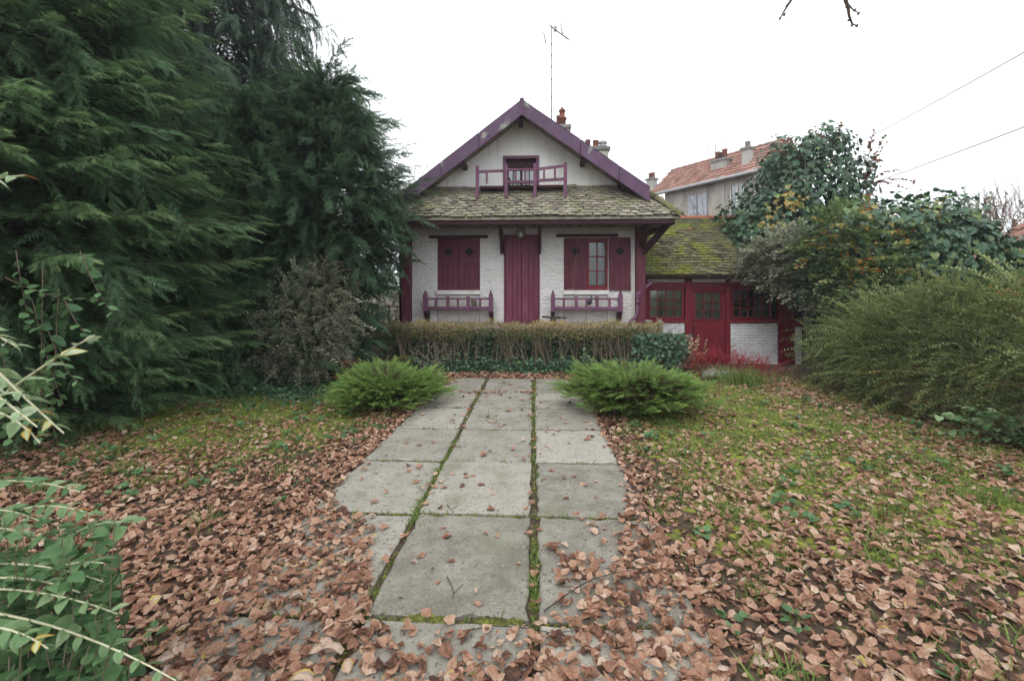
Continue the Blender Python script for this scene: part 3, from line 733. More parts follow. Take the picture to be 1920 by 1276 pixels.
# lintels, sills and panels of the windows
for (a_, b_, y_) in ((805, 915, 443), (1043, 1158, 442)):
    m_ = MB(); m_.box(W(a_), W(b_), YF - .07, YF - .001, ZZ(y_ + 3), ZZ(y_ - 2)); m_.build('lintel', MT['wine_dark'], cot, .004)
for (x0, x1) in ((lw0, lw1), (rw0, rw1)):
    m_ = MB(); m_.box(x0 - .01, x1 + .01, YF - .06, YF + .1, wb - .1, wb); m_.build('window_sill', MT['white'], cot, .005)
    m_ = MB()
    xm = (x0 + x1) / 2
    for (p, q) in ((x0 + .01, xm - .004), (xm + .004, x1 - .01)): m_.box(p, q, YF - .012, YF + .029, ZF + .04, wb - .12)
    m_.build('wall_panel', MT['panel'], cot, .003)
def shutter(x0, x1, y, name='shutter', nb=4, label=None):
    """boards between two ledges, a lozenge of dark glass near the top"""
    z0, z1 = wb + .004, wt - .006
    cx, cz, r = (x0 + x1) / 2, z1 - .3, .115
    b = MB()
    h1 = z1 - .56
    b.box(x0, x1, y, y + .03, z0, z0 + .075)
    sh = b.build(name, MT['wine'], cot, .003)
    if label: sh['label'] = label
    w = (x1 - x0) / nb
    for i in range(nb):
        q = MB(); q.box(x0 + i * w + .002, x0 + (i + 1) * w - .002, y + .002 + .002 * (i % 2), y + .028, z0 + .078, h1); q.build('board', MT['wine'], sh, .002)
    # top panel in four pieces round the lozenge
    q = MB()
    for (p) in (((x0, h1 + .003), (x1, h1 + .003), (x1, cz), (cx + r, cz), (cx, cz - r), (cx - r, cz), (x0, cz)), ((x0, cz), (cx - r, cz), (cx, cz + r), (cx + r, cz), (x1, cz), (x1, z1), (x0, z1))):
        q.prism(list(p), 'y', y, y + .03)
    q.build('top_panel', MT['wine'], sh)
    q = MB(); q.prism([(cx + r * 1.0, cz), (cx, cz + r), (cx - r, cz), (cx, cz - r)], 'y', y + .012, y + .02); q.build('lozenge_pane', MT['diamond'], sh)
    q = MB(); k_ = r + .022
    for (p0, p1) in (((cx + r, cz), (cx, cz + r)), ((cx, cz + r), (cx - r, cz)), ((cx - r, cz), (cx, cz - r)), ((cx, cz - r), (cx + r, cz))):
        q.bar((p0[0], y - .004, p0[1]), (p1[0], y - .004, p1[1]), .014, .016, (0, 1, 0))
    q.build('lozenge_frame', MT['wine'], sh)
    return sh
lm = (lw0 + lw1) / 2
shutter(lw0 + .006, lm - .004, YF + .02); shutter(lm + .004, lw1 - .006, YF + .02)
rm = W(1101)
shutter(rw0 + .006, rm - .004, YF + .02)
shutter(rw1 + .01, W(1182), YF - .05, label='wine red shutter folded back flat against the wall')
# the half open window
wf = MB()
z0, z1 = wb + .004, wt - .006
wf.box(rm, rm + .05, YF + .04, YF + .1, z0, z1); wf.box(rw1 - .055, rw1, YF + .04, YF + .1, z0, z1)
wf.box(rm + .05, rw1 - .055, YF + .04, YF + .1, z0, z0 + .1); wf.box(rm + .05, rw1 - .055, YF + .04, YF + .1, z1 - .09, z1)
win = wf.build('window', MT['red'], cot, .004)
px0, px1, pz0, pz1 = rm + .05, rw1 - .055, z0 + .1, z1 - .09
gb = MB(); pm = (px0 + px1) / 2
gb.box(pm - .016, pm + .016, YF + .05, YF + .085, pz0, pz1)
for i in (1, 2):
    zc = pz0 + (pz1 - pz0) * i / 3
    gb.box(px0, pm - .016, YF + .05, YF + .085, zc - .014, zc + .014); gb.box(pm + .016, px1, YF + .05, YF + .085, zc - .014, zc + .014)
gb.build('glazing_bar', MT['red'], win)
for i in range(3):
    for (a_, b_) in ((px0, pm - .016), (pm + .016, px1)):
        q = MB(); q.box(a_, b_, YF + .066, YF + .07, pz0 + (pz1 - pz0) * i / 3 + .015, pz0 + (pz1 - pz0) * (i + 1) / 3 - .015); q.build('pane', MT['house_glass'], win)
def curtain(x0, x1, y, z0, z1, mat, parent, n=26, amp=.02):
    vs, fs = [], []
    for i in range(n + 1):
        x = x0 + (x1 - x0) * i / n; yy = y + amp * math.sin(i * 1.9) + amp * .4 * math.sin(i * .7)
        vs += [(x, yy, z0), (x, yy, z1)]
        if i: fs.append((2 * i - 2, 2 * i, 2 * i + 1, 2 * i - 1))
    q = MB(); q.add(vs, fs, True); return q.build('curtain', mat, parent)
curtain(px0 - .02, px0 + .06, YF + .2, pz0 - .02, pz1, MT['curtain_dark'], win)
curtain(px1 - .08, px1 + .02, YF + .2, pz0 - .02, pz1, MT['curtain'], win)
curtain(px0 - .02, px1 + .02, YF + .25, pz0 + (pz1 - pz0) * .7, pz1, MT['panel'], win, 26, .008)
# the two railings under the windows
def window_railing(pa, pb):
    xa, xb = wx(pa, 10.22), wx(pb, 10.22)
    y0, y1 = 10.18, 10.235
    zt, zb = wz(978, 560, 10.2), wz(978, 577, 10.2)
    b = MB(); b.box(xa + .04, xb - .04, y0 + .005, y1 - .01, zt - .022, zt + .022)
    rl = b.build('window_railing', MT['rail'], cot, .004)
    b = MB(); b.box(xa + .04, xb - .04, y0 + .004, y1 - .012, zb - .034, zb + .028); b.build('rail', MT['rail'], rl, .004)
    for x in (xa + .02, xb - .02):
        b = MB(); b.prism([(x - .045, zb - .085), (x + .045, zb - .085), (x + .045, zt + .085), (x + .02, zt + .14), (x - .02, zt + .14), (x - .045, zt + .085)], 'y', y0 - .02, y1 + .02); b.build('end_post', MT['rail'], rl, .004)
        b = MB(); b.lathe((x, (y0 + y1) / 2, zt + .14), [(.014, 0), (.024, .018), (.012, .04), (.003, .055)], 8); b.build('finial', MT['wine_dark'], rl)
        b = MB(); b.prism([(y0, zb - .09), (YF - .002, zb - .09), (YF - .002, ZF + .03), (YF - .08, ZF + .03), (y0 + .05, zb - .16)], 'x', x - .04, x + .04); b.build('bracket', MT['wine_dark'], rl, .004)
        b = MB(); b.box(x - .03, x + .03, y1 + .022, YF - .002, zt - .03, zt + .02); b.box(x - .03, x + .03, y1 + .022, YF - .002, zb - .03, zb + .03); b.build('side_rail', MT['rail'], rl, .003)
    for f in (.35, .65):
        x = xa + (xb - xa) * f
        b = MB(); b.box(x - .034, x + .034, y0 - .014, y1 - .0, zb - .075, zt + .055); b.build('post', MT['rail'], rl, .004)
    for f in (.17, .5, .83):
        x = xa + (xb - xa) * f
        b = MB(); b.box(x - .026, x + .026, y0 + .012, y1 - .018, zb + .028, zt - .022); b.build('baluster', MT['rail'], rl, .003)
    b = MB(); b.box(xa + .07, xb - .07, y1, YF - .013, zb - .03, zb - .005); b.build('shelf', MT['wood_old'], rl)
    return xa, xb, zt, zb
_, _, rzt, rzb = window_railing(796, 922)
window_railing(1035, 1165)
# railing in front of the attic window, its posts standing on the tiles
AY = 10.05
ra = MB()
Xp = [wx(p, AY) for p in (895, 949, 1003, 1060)]
zr0, zr1 = wz(978, 341, AY), wz(978, 318, AY)
def pz(x): return EZ + (AY - EY) / (TY - EY) * (TZ - EZ) + .03
b = MB(); b.box(Xp[1] + .03, Xp[2] - .03, AY - .03, AY + .02, zr1 - .025, zr1 + .025)
bal = b.build('attic_railing', MT['rail'], cot, .004)
for i, x in enumerate(Xp):
    b = MB(); b.box(x - .036, x + .036, AY - .035, AY + .035, pz(x), zr1 + (.09, .12, .13, .14)[i]); b.build('post', MT['rail'], bal, .004)
for (x0, x1, dz) in ((Xp[1], Xp[2], 0), (Xp[2], Xp[3], .05)):
    b = MB(); b.bar((x0 + .036, AY - .004, zr0 + (0 if dz == 0 else .02)), (x1 - .036, AY - .004, zr0 + dz), .045, .06); b.build('rail', MT['rail'], bal, .004)
b = MB(); b.bar((Xp[2] + .036, AY, zr1 + .005), (Xp[3] - .036, AY, zr1 + .07), .045, .055); b.build('rail', MT['rail'], bal, .004)
b = MB(); b.bar((Xp[0] + .036, AY, zr1 - .035), (Xp[1] - .036, AY, zr1 - .02), .045, .055); b.build('rail', MT['rail'], bal, .004)
for (i, f, a_, b_) in ((0, .33, zr0 - .03, zr1 - .06), (1, .33, zr0 + .03, zr1 - .03), (1, .66, zr0 + .03, zr1 - .03), (2, .3, zr0 + .06, zr1), (2, .66, zr0 + .07, zr1 + .02)):
    x = Xp[i] + (Xp[i + 1] - Xp[i]) * f
    b = MB(); b.box(x - .022, x + .022, AY - .02, AY + .012, a_, b_); b.build('baluster', MT['rail'], bal, .003)
b = MB(); b.box(Xp[0] + .04, Xp[3] - .04, AY + .08, YF - .001, zr0 - .12, zr0 - .06); b.build('ledge', MT['wine_dark'], bal, .004)
# wall lamp over the door
lx, lz = W(977), ZZ(437)
b = MB(); b.lathe((lx, YF - .14, lz - .0), [(.05, .075), (.085, .07), (.09, .05), (.085, .045)], 12); b.box(lx - .05, lx + .05, YF - .1, YF - .001, lz + .03, lz + .09)
lamp = b.build('wall_lamp', MT['metal'], cot)
b = MB(); b.lathe((lx, YF - .14, lz), [(.088, .045), (.09, -.04), (.06, -.1), (.025, -.125)], 12); b.build('lamp_glass', MT['lamp_pane'], lamp)
b = MB()
for k in range(6):
    a_ = k * math.pi / 3
    b.tube([(lx + .098 * math.cos(a_), YF - .14 + .098 * math.sin(a_), lz + .05), (lx + .1 * math.cos(a_), YF - .14 + .1 * math.sin(a_), lz - .03), (lx + .03 * math.cos(a_), YF - .14 + .03 * math.sin(a_), lz - .125)], .007, 5)
b.build('cage', MT['black'], lamp)
# chimneys
def chimney(x, y, zt, w, pots, name='chimney'):
    b = MB(); b.box(x - w / 2, x + w / 2, y - w * .6, y + w * .6, 3.4, zt - .1)
    ch = b.build(name, MT['render_grey'], cot)
    b = MB(); b.box(x - w / 2 - .05, x + w / 2 + .05, y - w * .6 - .05, y + w * .6 + .05, zt - .1, zt); b.build('chimney_cap', MT['stone'], ch, .01)
    for (dx, r, h, kind) in pots:
        b = MB()
        if kind == 'cowl':
            b.lathe((x + dx, y, zt), [(r * .8, 0), (r * .8, h * .3), (r * 1.25, h * .32), (r * 1.3, h * .42), (r * .8, h * .46), (r * .85, h * .6), (r * 1.35, h * .64), (r * 1.2, h * .8), (r * .7, h), (.01, h * 1.02)], 14)
            b.build('chimney_cowl', MT['zinc'], ch)
        else:
            pr = [(r * 1.1, 0), (r, h * .1), (r * .92, h * .85), (r * 1.05, h * .88), (r * 1.02, h), (r * .7, h), (r * .7, h * .9)]
            if kind == 'tall': pr = [(r, 0), (r, h * .36), (r * 1.25, h * .38), (r * 1.25, h * .46), (r * .78, h * .52), (r * .72, h * .78), (r * .95, h * .8), (r * .9, h * .86), (r * .5, h * .9), (r * .3, h)]
            b.lathe((x + dx, y, zt), pr, 14)
            b.build('chimney_pot', MT['clay_dark'] if kind == 'dark' else MT['clay'], ch)
p = at(1056, 238, 12.5)
chimney(p.x, 12.5, p.z, .3, [(-.03, .1, .53, 'tall'), (-.13, .06, .3, 'dark')])
p = at(1121, 281, 13)
chimney(p.x, 13, p.z, .5, [(-.28, .075, .28, 'dark'), (-.06, .085, .26, 'pot'), (.14, .095, .27, 'cowl')])
# purple downpipe from the annexe gutter
q0 = at(1222, 527, 10.98); q1 = at(1200, 546, 10.36); q2 = at(1196, 549, 10.33); q3 = at(1194, 588, 10.3); q4 = at(1184, 600, 10.22); q5 = at(1176, 612, 10.15)
b = MB(); b.tube([q0, q0 + Vector((-.02, -.08, -.04)), q1, q2 + Vector((0, 0, -.03)), q3, q3 + Vector((-.03, -.02, -.07)), q4, q5], .037, 8); dp = b.build('downpipe', MT['rail'], cot)
b = MB(); b.lathe((q2.x, q2.y, q2.z - .16), [(.04, 0), (.055, .02), (.07, .12), (.07, .16), (.05, .18)], 10); b.build('hopper', MT['rail'], dp)
for zz in (1.3,):
    b = MB(); b.lathe((q3.x + .005, q3.y + .01, zz), [(.046, 0), (.046, .04)], 10); b.build('pipe_clip', MT['wine_dark'], dp)
b = MB(); b.tube([at(1209, 470, 10.42), at(1208, 500, 10.42), at(1208, 540, 10.42)], .03, 8); b.build('rain_pipe', MT['verge'], cot)
# brick footing at the corner below the downpipe
ft = MB(); ft.box(HX1 + .02, HX1 + .36, YF - .14, YF + .2, 0.0, .93)
ftm = ft.build('brick_footing', MT['mortar_white'], cot)
for j in range(3):
    for i in range(2):
        b = MB(); x0 = HX1 + .015 + i * .175; b.box(x0, x0 + .165, YF - .155, YF - .141, .93 - .075 * (j + 1) + .006, .93 - .075 * j - .004); b.build('brick', MT['brick'], ftm, .004)
# terrace the house stands on
b = MB(); b.box(-3.3, 2.72, 9.72, YF - .001, -.2, ZF); ter = b.build('terrace', MT['terrace'], None, .01); ter['kind'] = 'structure'

# television aerial
p = at(1034, 222, 12); mast_top = at(1034, 47, 12)
ae = thing('television_aerial', 'tall thin aerial mast standing on the cottage roof', 'aerial', (p.x, 12, p.z - .35))
b = MB(); b.tube([(p.x, 12, p.z - .4), (mast_top.x, 12, mast_top.z)], .016, 6); b.build('mast', MT['metal'], ae)
for f in (.1, .24, .42, .56, .68, .8):
    z = p.z + (mast_top.z - p.z) * f
    b = MB(); b.tube([(p.x + .0, 12, z - .03), (p.x, 12, z + .03)], .024, 6); b.build('mast_clamp', MT['metal'], ae)
bm0, bm1 = Vector((mast_top.x - .02, 12, mast_top.z - .03)), Vector((mast_top.x + .42, 11.75, mast_top.z - .52))
b = MB(); b.tube([bm0, bm1], .02, 5)
boom = b.build('boom', MT['metal'], ae)
dd = (bm1 - bm0).normalized(); sd = dd.cross(Vector((0.3, -.3, 1))).normalized()
for i in range(9):
    c = bm0.lerp(bm1, .12 + i * .1)
    b = MB(); b.tube([c - sd * (.2 - .006 * i), c + sd * (.2 - .006 * i)], .011, 4); b.build('element', MT['metal'], boom)
for s_ in (-1, 1):
    c = bm0.lerp(bm1, .3)
    b = MB(); b.tube([c + Vector((.22 * s_ - .1, 0, .06 + .1 * s_)), c + Vector((.22 * s_ - .04, 0, -.25 + .1 * s_))], .02, 4); b.build('reflector', MT['metal'], boom)
b = MB(); b.box(mast_top.x + .06, mast_top.x + .14, 11.9, 11.98, mast_top.z - .2, mast_top.z - .08); b.build('connection_box', MT['zinc'], ae, .006)

# things standing on the terrace and railings
pp = at(888, 571, 10.34)
po = thing('plant_pot', 'small beige plant pot behind the railing under the closed left shutters', 'plant pot', (pp.x, 10.36, rzb - .005))
b = MB(); b.lathe((pp.x, 10.36, rzb - .005), [(.045, 0), (.062, .16), (.07, .165), (.07, .19), (.058, .19), (.052, .15)], 14); b.build('pot_body', MT['pot'], po)
bp_ = at(1106, 577, 10.2)
bd = thing('bird_ornament', 'small black bird ornament perched on the railing under the half open window', 'ornament', (bp_.x, 10.2, rzb + .028))
b = MB()
def ell(b, c, r, rot=0, n=10):
    vs, fs = [], []
    for i in range(n // 2 + 1):
        th = math.pi * i / (n // 2)
        for k in range(n):
            ph = 2 * math.pi * k / n
            v = Vector((r[0] * math.sin(th) * math.cos(ph), r[1] * math.sin(th) * math.sin(ph), r[2] * math.cos(th)))
            v.rotate(Matrix.Rotation(rot, 3, 'Y')); vs.append(Vector(c) + v)
    for i in range(n // 2):
        for k in range(n):
            fs.append((i * n + k, i * n + (k + 1) % n, (i + 1) * n + (k + 1) % n, (i + 1) * n + k))
    b.add(vs, fs, True)
zb_ = rzb + .03
ell(b, (bp_.x, 10.2, zb_ + .105), (.05, .04, .075), .35)
b.tube([(bp_.x + .02, 10.2, zb_ + .16), (bp_.x + .035, 10.2, zb_ + .215), (bp_.x + .045, 10.2, zb_ + .25)], [.024, .012, .016], 7)
ell(b, (bp_.x + .048, 10.2, zb_ + .258), (.02, .016, .016), 0)
b.tube([(bp_.x + .062, 10.2, zb_ + .258), (bp_.x + .092, 10.2, zb_ + .252)], [.007, .002], 5)
b.tube([(bp_.x - .03, 10.2, zb_ + .07), (bp_.x - .075, 10.2, zb_ + .02), (bp_.x - .11, 10.2, zb_ + .01)], [.022, .012, .004], 6)
b.build('bird_body', MT['black'], bd)
b = MB()
for s_ in (-1, 1): b.tube([(bp_.x + .005, 10.2 + .015 * s_, zb_ + .05), (bp_.x, 10.2 + .018 * s_, zb_ + .004), (bp_.x + .03, 10.2 + .02 * s_, zb_ + .002)], .005, 5)
b.build('bird_leg', MT['black'], bd)
th = at(1039, 595, 9.85)
tt = thing('metal_handle', 'black metal T handle rising behind the hedge in front of the right railing', 'handle', (th.x, 9.85, ZF))
b = MB(); b.tube([(th.x, 9.85, ZF), (th.x, 9.85, th.z - .05)], .028, 8); b.tube([(th.x, 9.85, th.z - .09), (th.x, 9.85, th.z)], [.04, .03], 8); b.build('stem', MT['black'], tt)
b = MB(); b.tube([(th.x - .265, 9.85, th.z + .018), (th.x - .05, 9.85, th.z + .0), (th.x + .26, 9.85, th.z - .008)], [.018, .026, .02], 8); b.build('cross_bar', MT['black'], tt)
# ================================================================== annexe
AYF = 11.3
def A(px, Y=AYF): return wx(px, Y)
def AZ(py, px=1330): return wz(px, py, AYF)
ax0, ax1 = 2.5, 6.35
ann = thing('annexe', 'low red framed annexe with white brick panels under a moss covered tile roof', 'annexe', (4.4, AYF, -.18))
gzb = -.3
p1a, p1b = A(1284), A(1297)
p2a, p2b = A(1360), A(1369)
p3a, p3b = A(1459), A(1474)
zs0, zs1 = AZ(605), AZ(598)       # sill rail
zt0, zt1 = AZ(540), AZ(529)
zp = AZ(521)
# brick panels
def brick_panel(x0, x1, z0, z1, y, name='brick_panel'):
    b = MB(); b.box(x0, x1, y + .012, y + .2, z0, z1)
    pn = b.build(name, MT['mortar_white'], ann)
    bw, bh = .222, .0715
    rows = int((z1 - z0) / bh) + 1
    r = random.Random(int(x0 * 100))
    for j in range(rows):
        zz0 = z1 - (j + 1) * bh
        if zz0 < z0 - .05: break
        x = x0 - (bw / 2 if j % 2 else 0)
        while x < x1 - .02:
            a_, b_ = max(x, x0) + .004, min(x + bw, x1) - .004
            if b_ - a_ > .03:
                q = MB(); q.box(a_, b_, y - r.uniform(0, .004), y + .03, zz0 + .0045, zz0 + bh - .0045); q.build('brick', MT['brick_white'], pn, .004, .0006)
            x += bw
brick_panel(A(1206), p1a - .002, gzb, zs0 - .004, AYF)
brick_panel(p2b + .002, p3a - .002, gzb, zs0 - .004, AYF)
# side pier and red boarded end
brick_panel(A(1491), A(1503), gzb, AZ(612), AYF - .02, 'brick_pier')
b = MB(); b.box(p3b + .004, A(1490), AYF + .02, AYF + .06, gzb, AZ(545)); eb = b.build('end_board', MT['red'], ann)
for i in range(3):
    x0 = p3b + .004 + i * (A(1490) - p3b) / 3
    q = MB(); q.box(x0 + .003, x0 + (A(1490) - p3b) / 3 - .003, AYF + .0, AYF + .019, gzb, AZ(545)); q.build('plank', MT['red'], eb, .003)
b = MB(); b.box(A(1490) - .04, A(1505), AYF - .03, AYF + .3, AZ(612), AZ(603)); b.build('pier_cap', MT['red'], ann, .005)
b = MB(); b.box(A(1503) + .004, A(1503) + .05, AYF + .02, AYF + 2, gzb, 1.85); b.build('end_wall', MT['dark'], ann)
# posts and rails
for (a_, b_) in ((A(1207), A(1214)), (p1a, p1b), (p2a, p2b), (p3a, p3b)):
    q = MB(); q.box(a_, b_, AYF - .03, AYF + .08, gzb, zp); q.build('post', MT['red'], ann, .006)
for (a_, b_) in ((A(1214), p1a), (p2b, p3a)):
    q = MB(); q.box(a_ + .001, b_ - .001, AYF - .045, AYF + .08, zs0, zs1); q.build('sill_rail', MT['red'], ann, .006)
    q = MB(); q.box(a_ + .001, b_ - .001, AYF - .02, AYF + .08, zt0 + .0, zt1); q.build('head_rail', MT['red'], ann, .006)
q = MB(); q.box(p1b + .001, p2a - .001, AYF - .02, AYF + .08, AZ(545), zt1); q.build('head_rail', MT['red'], ann, .006)
for (a_, b_) in ((A(1207), p1a), (p1b, p2a), (p2b, p3a)):
    q = MB(); q.box(a_ + .003, b_ - .003, AYF + .0, AYF + .06, zt1 + .004, zp); q.build('white_board', MT['white'], ann, .003)
q = MB(); q.box(ax0 + .06, ax1, AYF - .05, AYF + .09, zp + .002, zp + .09); q.build('wall_plate', MT['wine_dark'], ann, .005)
def glazed(x0, x1, z0, z1, nx_, nz_, parent, name, cols, y=AYF, fr=.05):
    b = MB()
    b.box(x0, x0 + fr, y, y + .05, z0, z1); b.box(x1 - fr, x1, y, y + .05, z0, z1); b.box(x0 + fr, x1 - fr, y, y + .05, z0, z0 + fr); b.box(x0 + fr, x1 - fr, y, y + .05, z1 - fr, z1)
    w = b.build(name, MT['red'], parent, .004)
    a0, a1, c0, c1 = x0 + fr, x1 - fr, z0 + fr, z1 - fr
    for i in range(1, nx_):
        x = a0 + (a1 - a0) * i / nx_
        q = MB(); q.box(x - .012, x + .012, y + .005, y + .035, c0, c1); q.build('glazing_bar', MT['red'], w)
    for j in range(1, nz_):
        z = c0 + (c1 - c0) * j / nz_
        q = MB()
        for i in range(nx_):
            q.box(a0 + (a1 - a0) * i / nx_ + (.012 if i else 0), a0 + (a1 - a0) * (i + 1) / nx_ - (.012 if i < nx_ - 1 else 0), y + .005, y + .035, z - .011, z + .011)
        q.build('glazing_bar', MT['red'], w)
    for i in range(nx_):
        for j in range(nz_):
            q = MB(); q.box(a0 + (a1 - a0) * i / nx_ + .0125, a0 + (a1 - a0) * (i + 1) / nx_ - .0125, y + .018, y + .022, c0 + (c1 - c0) * j / nz_ + .0115, c0 + (c1 - c0) * (j + 1) / nz_ - .0115)
            q.build('pane', MT['glass'], w)
    for (f0, f1, mt, zz0, zz1) in cols:
        curtain(a0 + (a1 - a0) * f0, a0 + (a1 - a0) * f1, y + .09, c0 + (c1 - c0) * zz0, c0 + (c1 - c0) * zz1, mt, w)
    return w
glazed(A(1214) + .02, p1a - .02, zs1 + .004, zt0 - .003, 4, 3, ann, 'window', [(0, .3, MT['curtain_dark'], 0, 1), (.42, 1, MT['curtain_dark'], 0, 1)])
glazed(p2b + .03, p3a - .16, zs1 + .004, zt0 - .003, 5, 3, ann, 'window', [(0, .4, MT['curtain'], .66, 1), (.6, 1, MT['curtain_dark'], 0, 1)])
# annexe door
dz0_, dz1_ = -.17, AZ(546)
q = MB(); q.box(p1b + .004, p2a - .004, AYF + .012, AYF + .05, dz0_, AZ(601)); ad = q.build('door', MT['red'], ann, .004)
for (a_, b_) in ((p1b + .004, p1b + .055), (p2a - .07, p2a - .004)):
    q = MB(); q.box(a_, b_, AYF + .004, AYF + .05, AZ(601) + .001, dz1_); q.build('stile', MT['red'], ad, .004)
glazed(p1b + .057, p2a - .072, AZ(600) + .002, dz1_, 3, 3, ad, 'door_window', [], AYF + .008, .035)
curtain(p1b + .06, p2a - .07, AYF + .11, AZ(600), dz1_, MT['curtain'], ad)
q = MB(); q.box(p1b + .03, p1b + .06, AYF - .004, AYF + .011, AZ(622), AZ(612)); q.tube([(p1b + .045, AYF - .0, AZ(614)), (p1b + .045, AYF - .05, AZ(614)), (p1b + .12, AYF - .05, AZ(614))], .008, 6); q.build('handle', MT['black'], ad)
q = MB(); q.box(p1b + .03, p1b + .07, AYF + .0, AYF + .011, AZ(634), AZ(626)); q.build('lock_plate', MT['black'], ad)
# dark room
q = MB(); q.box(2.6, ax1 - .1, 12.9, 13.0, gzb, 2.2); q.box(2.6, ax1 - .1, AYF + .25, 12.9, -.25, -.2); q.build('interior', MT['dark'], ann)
q = MB(); q.box(2.55, ax1, 15.3, 15.5, gzb, 1.9); q.build('back_wall', MT['render_grey'], ann)
# roof
RY0, RZ0, RY1, RZ1 = 11.05, zp + .06, 13.2, 3.66
d_ = MB(); d_.add([(ax0, RY0, RZ0 - .02), (ax1 + .15, RY0, RZ0 - .02), (ax1 + .15, RY1, RZ1 - .03), (ax0, RY1, RZ1 - .03), (ax0, RY0, RZ0 - .07), (ax1 + .15, RY0, RZ0 - .07), (ax1 + .15, RY1, RZ1 - .1), (ax0, RY1, RZ1 - .1)],
                  [(0, 1, 2, 3), (7, 6, 5, 4), (0, 4, 5, 1), (1, 5, 6, 2), (2, 6, 7, 3), (3, 7, 4, 0)])
d_.add([(ax0, RY1, RZ1 - .03), (ax1 + .15, RY1, RZ1 - .03), (ax1 + .15, 15.6, RZ0), (ax0, 15.6, RZ0)], [(0, 1, 2, 3)])
ar = d_.build('annexe_roof', MT['tile_moss'], ann)
ASL = math.hypot(RY1 - RY0, RZ1 - RZ0)
lay_tiles(ar, MT['tile_moss'], (0, RY0 - .03, RZ0), (1, 0, 0), (0, RY1 - RY0, RZ1 - RZ0), ASL, .118, .178, lambda s: (ax0, ax1 + .15), 300, 5, sag=lambda x, s: .015 * math.sin(x * 1.3 + 2) + .01 * math.sin(s * 3 + x))
for i in range(10):
    x = ax0 + .05 + i * .4
    q = MB()
    prof = [(math.cos(t) * .12, math.sin(t) * .1 - .01) for t in np.linspace(0, math.pi, 7)]
    vs = [(x, RY1 + y, RZ1 + z) for y, z in prof] + [(x + .42, RY1 + y * .93, RZ1 + z * .93) for y, z in prof]
    q.add(vs, [(k, k + 1, k + 8, k + 7) for k in range(6)] + [tuple(range(7))]); q.build('ridge_tile', MT['clay'], ar, 0, .003)
# gutter
q = MB(); n = 7
prof = [(math.cos(t) * .055, math.sin(t) * .055) for t in np.linspace(math.pi, 2 * math.pi, n)]
vs = [(ax0 + .1, RY0 - .06 + y, RZ0 - .015 + z) for y, z in prof] + [(ax1, RY0 - .06 + y, RZ0 - .015 + z) for y, z in prof]
q.add(vs, [(k, k + 1, n + k + 1, n + k) for k in range(n - 1)])
gt = q.build('gutter', MT['wine_dark'], ann); sd_ = gt.modifiers.new('wall', 'SOLIDIFY'); sd_.thickness = .004
# moss cushions on the roof
mossT = []
for s_ in range(4):
    r = np.random.default_rng(s_ + 50)
    a = np.arange(7) * 2 * math.pi / 7
    ring = np.stack([np.cos(a), np.sin(a), np.zeros(7)], 1) * (1 + r.uniform(-.3, .3, (7, 1)))
    ring2 = ring * .6 + np.array([0, 0, .45]) + r.uniform(-.1, .1, (7, 3))
    v = np.concatenate([ring, ring2, [[0, 0, .62]]])
    f = [(i, (i + 1) % 7, 7 + (i + 1) % 7) for i in range(7)] + [(i, 7 + (i + 1) % 7, 7 + i) for i in range(7)] + [(7 + i, 7 + (i + 1) % 7, 14) for i in range(7)]
    mossT.append((v, np.array(f), np.concatenate([np.full(7, -.15), np.full(7, .05), [.12]])))
def fbm(P, s, o=3, seed=0.0):
    out = np.empty(len(P))
    for i, p in enumerate(P): out[i] = noise.fractal(Vector((p[0] * s + seed, p[1] * s, p[2] * s + seed)), 1.0, 2.0, o)
    return out
n = 9000
u = RNG.uniform(ax0 + .12, ax1, n); s = RNG.uniform(0, ASL, n)
P = np.stack([u, RY0 + (RY1 - RY0) * s / ASL, RZ0 + (RZ1 - RZ0) * s / ASL], 1)
den = fbm(P, 1.4) + .25 + .08 - .35 * np.clip((u - 5.2), 0, 2) - .5 * np.clip(2.95 - u, 0, 1) - .25 * smooth(1.9, 2.6, s)
keep = RNG.uniform(-.25, .35, n) < den
P = P[keep]; n = len(P)
nrm = np.array([0, -(RZ1 - RZ0), RY1 - RY0]) / ASL
R = frames(unit(RNG.normal(size=(n, 3))), nrm[None] + RNG.normal(0, .12, (n, 3)))
z = np.broadcast_to(nrm, (n, 3)); x = unit(np.cross(z, RNG.normal(size=(n, 3)))); R = np.stack([x, np.cross(z, x), z], 2)
sz = RNG.uniform(.018, .05, n)
tone = np.clip(RNG.normal(.42, .2, n) + .25 * fbm(P, 2.2, 2, 9.), 0, 1)
V, F, T = spread(mossT, R, P + nrm * .018, np.stack([sz * 1.5, sz * .9, sz * .75], 1), tone)
o = raw_mesh('roof_moss', V, F, MT['moss'], ann, np.clip(T, 0, 1)); o['kind'] = 'stuff'

# ================================================================== apartment block behind
blk_A = ray(1228, 362); blk_A = Vector((blk_A.x, blk_A.y, 0)) * 30 ; 
bd = Vector((.553, -.833, 0)).normalized(); bn = Vector((.833, .553, 0)).normalized()
EZB = 1.6 + (545 - 362) / 853 * 30
def blk(t, k, z): return blk_A + bd * t + bn * k + Vector((0, 0, z))
apt = thing('apartment_block', 'old beige apartment block with a red tiled roof rising behind the annexe', 'building', tuple(blk(5, 2, 0)))
BL = 7.6
q = MB()
def bbox(q, t0, t1, k0, k1, z0, z1):
    vs = [blk(t, k_, z_) for t in (t0, t1) for k_ in (k0, k1) for z_ in (z0, z1)]
    q.add(vs, [(0, 1, 3, 2), (4, 6, 7, 5), (0, 4, 5, 1), (2, 3, 7, 6), (0, 2, 6, 4), (1, 5, 7, 3)])
def hit(px, py):
    d = ray(px, py); o = Vector((0, 0, EYE))
    t = (blk_A - o).dot(bn) / d.dot(bn); p = o + d * t
    return (p - blk_A).dot(bd), p.z
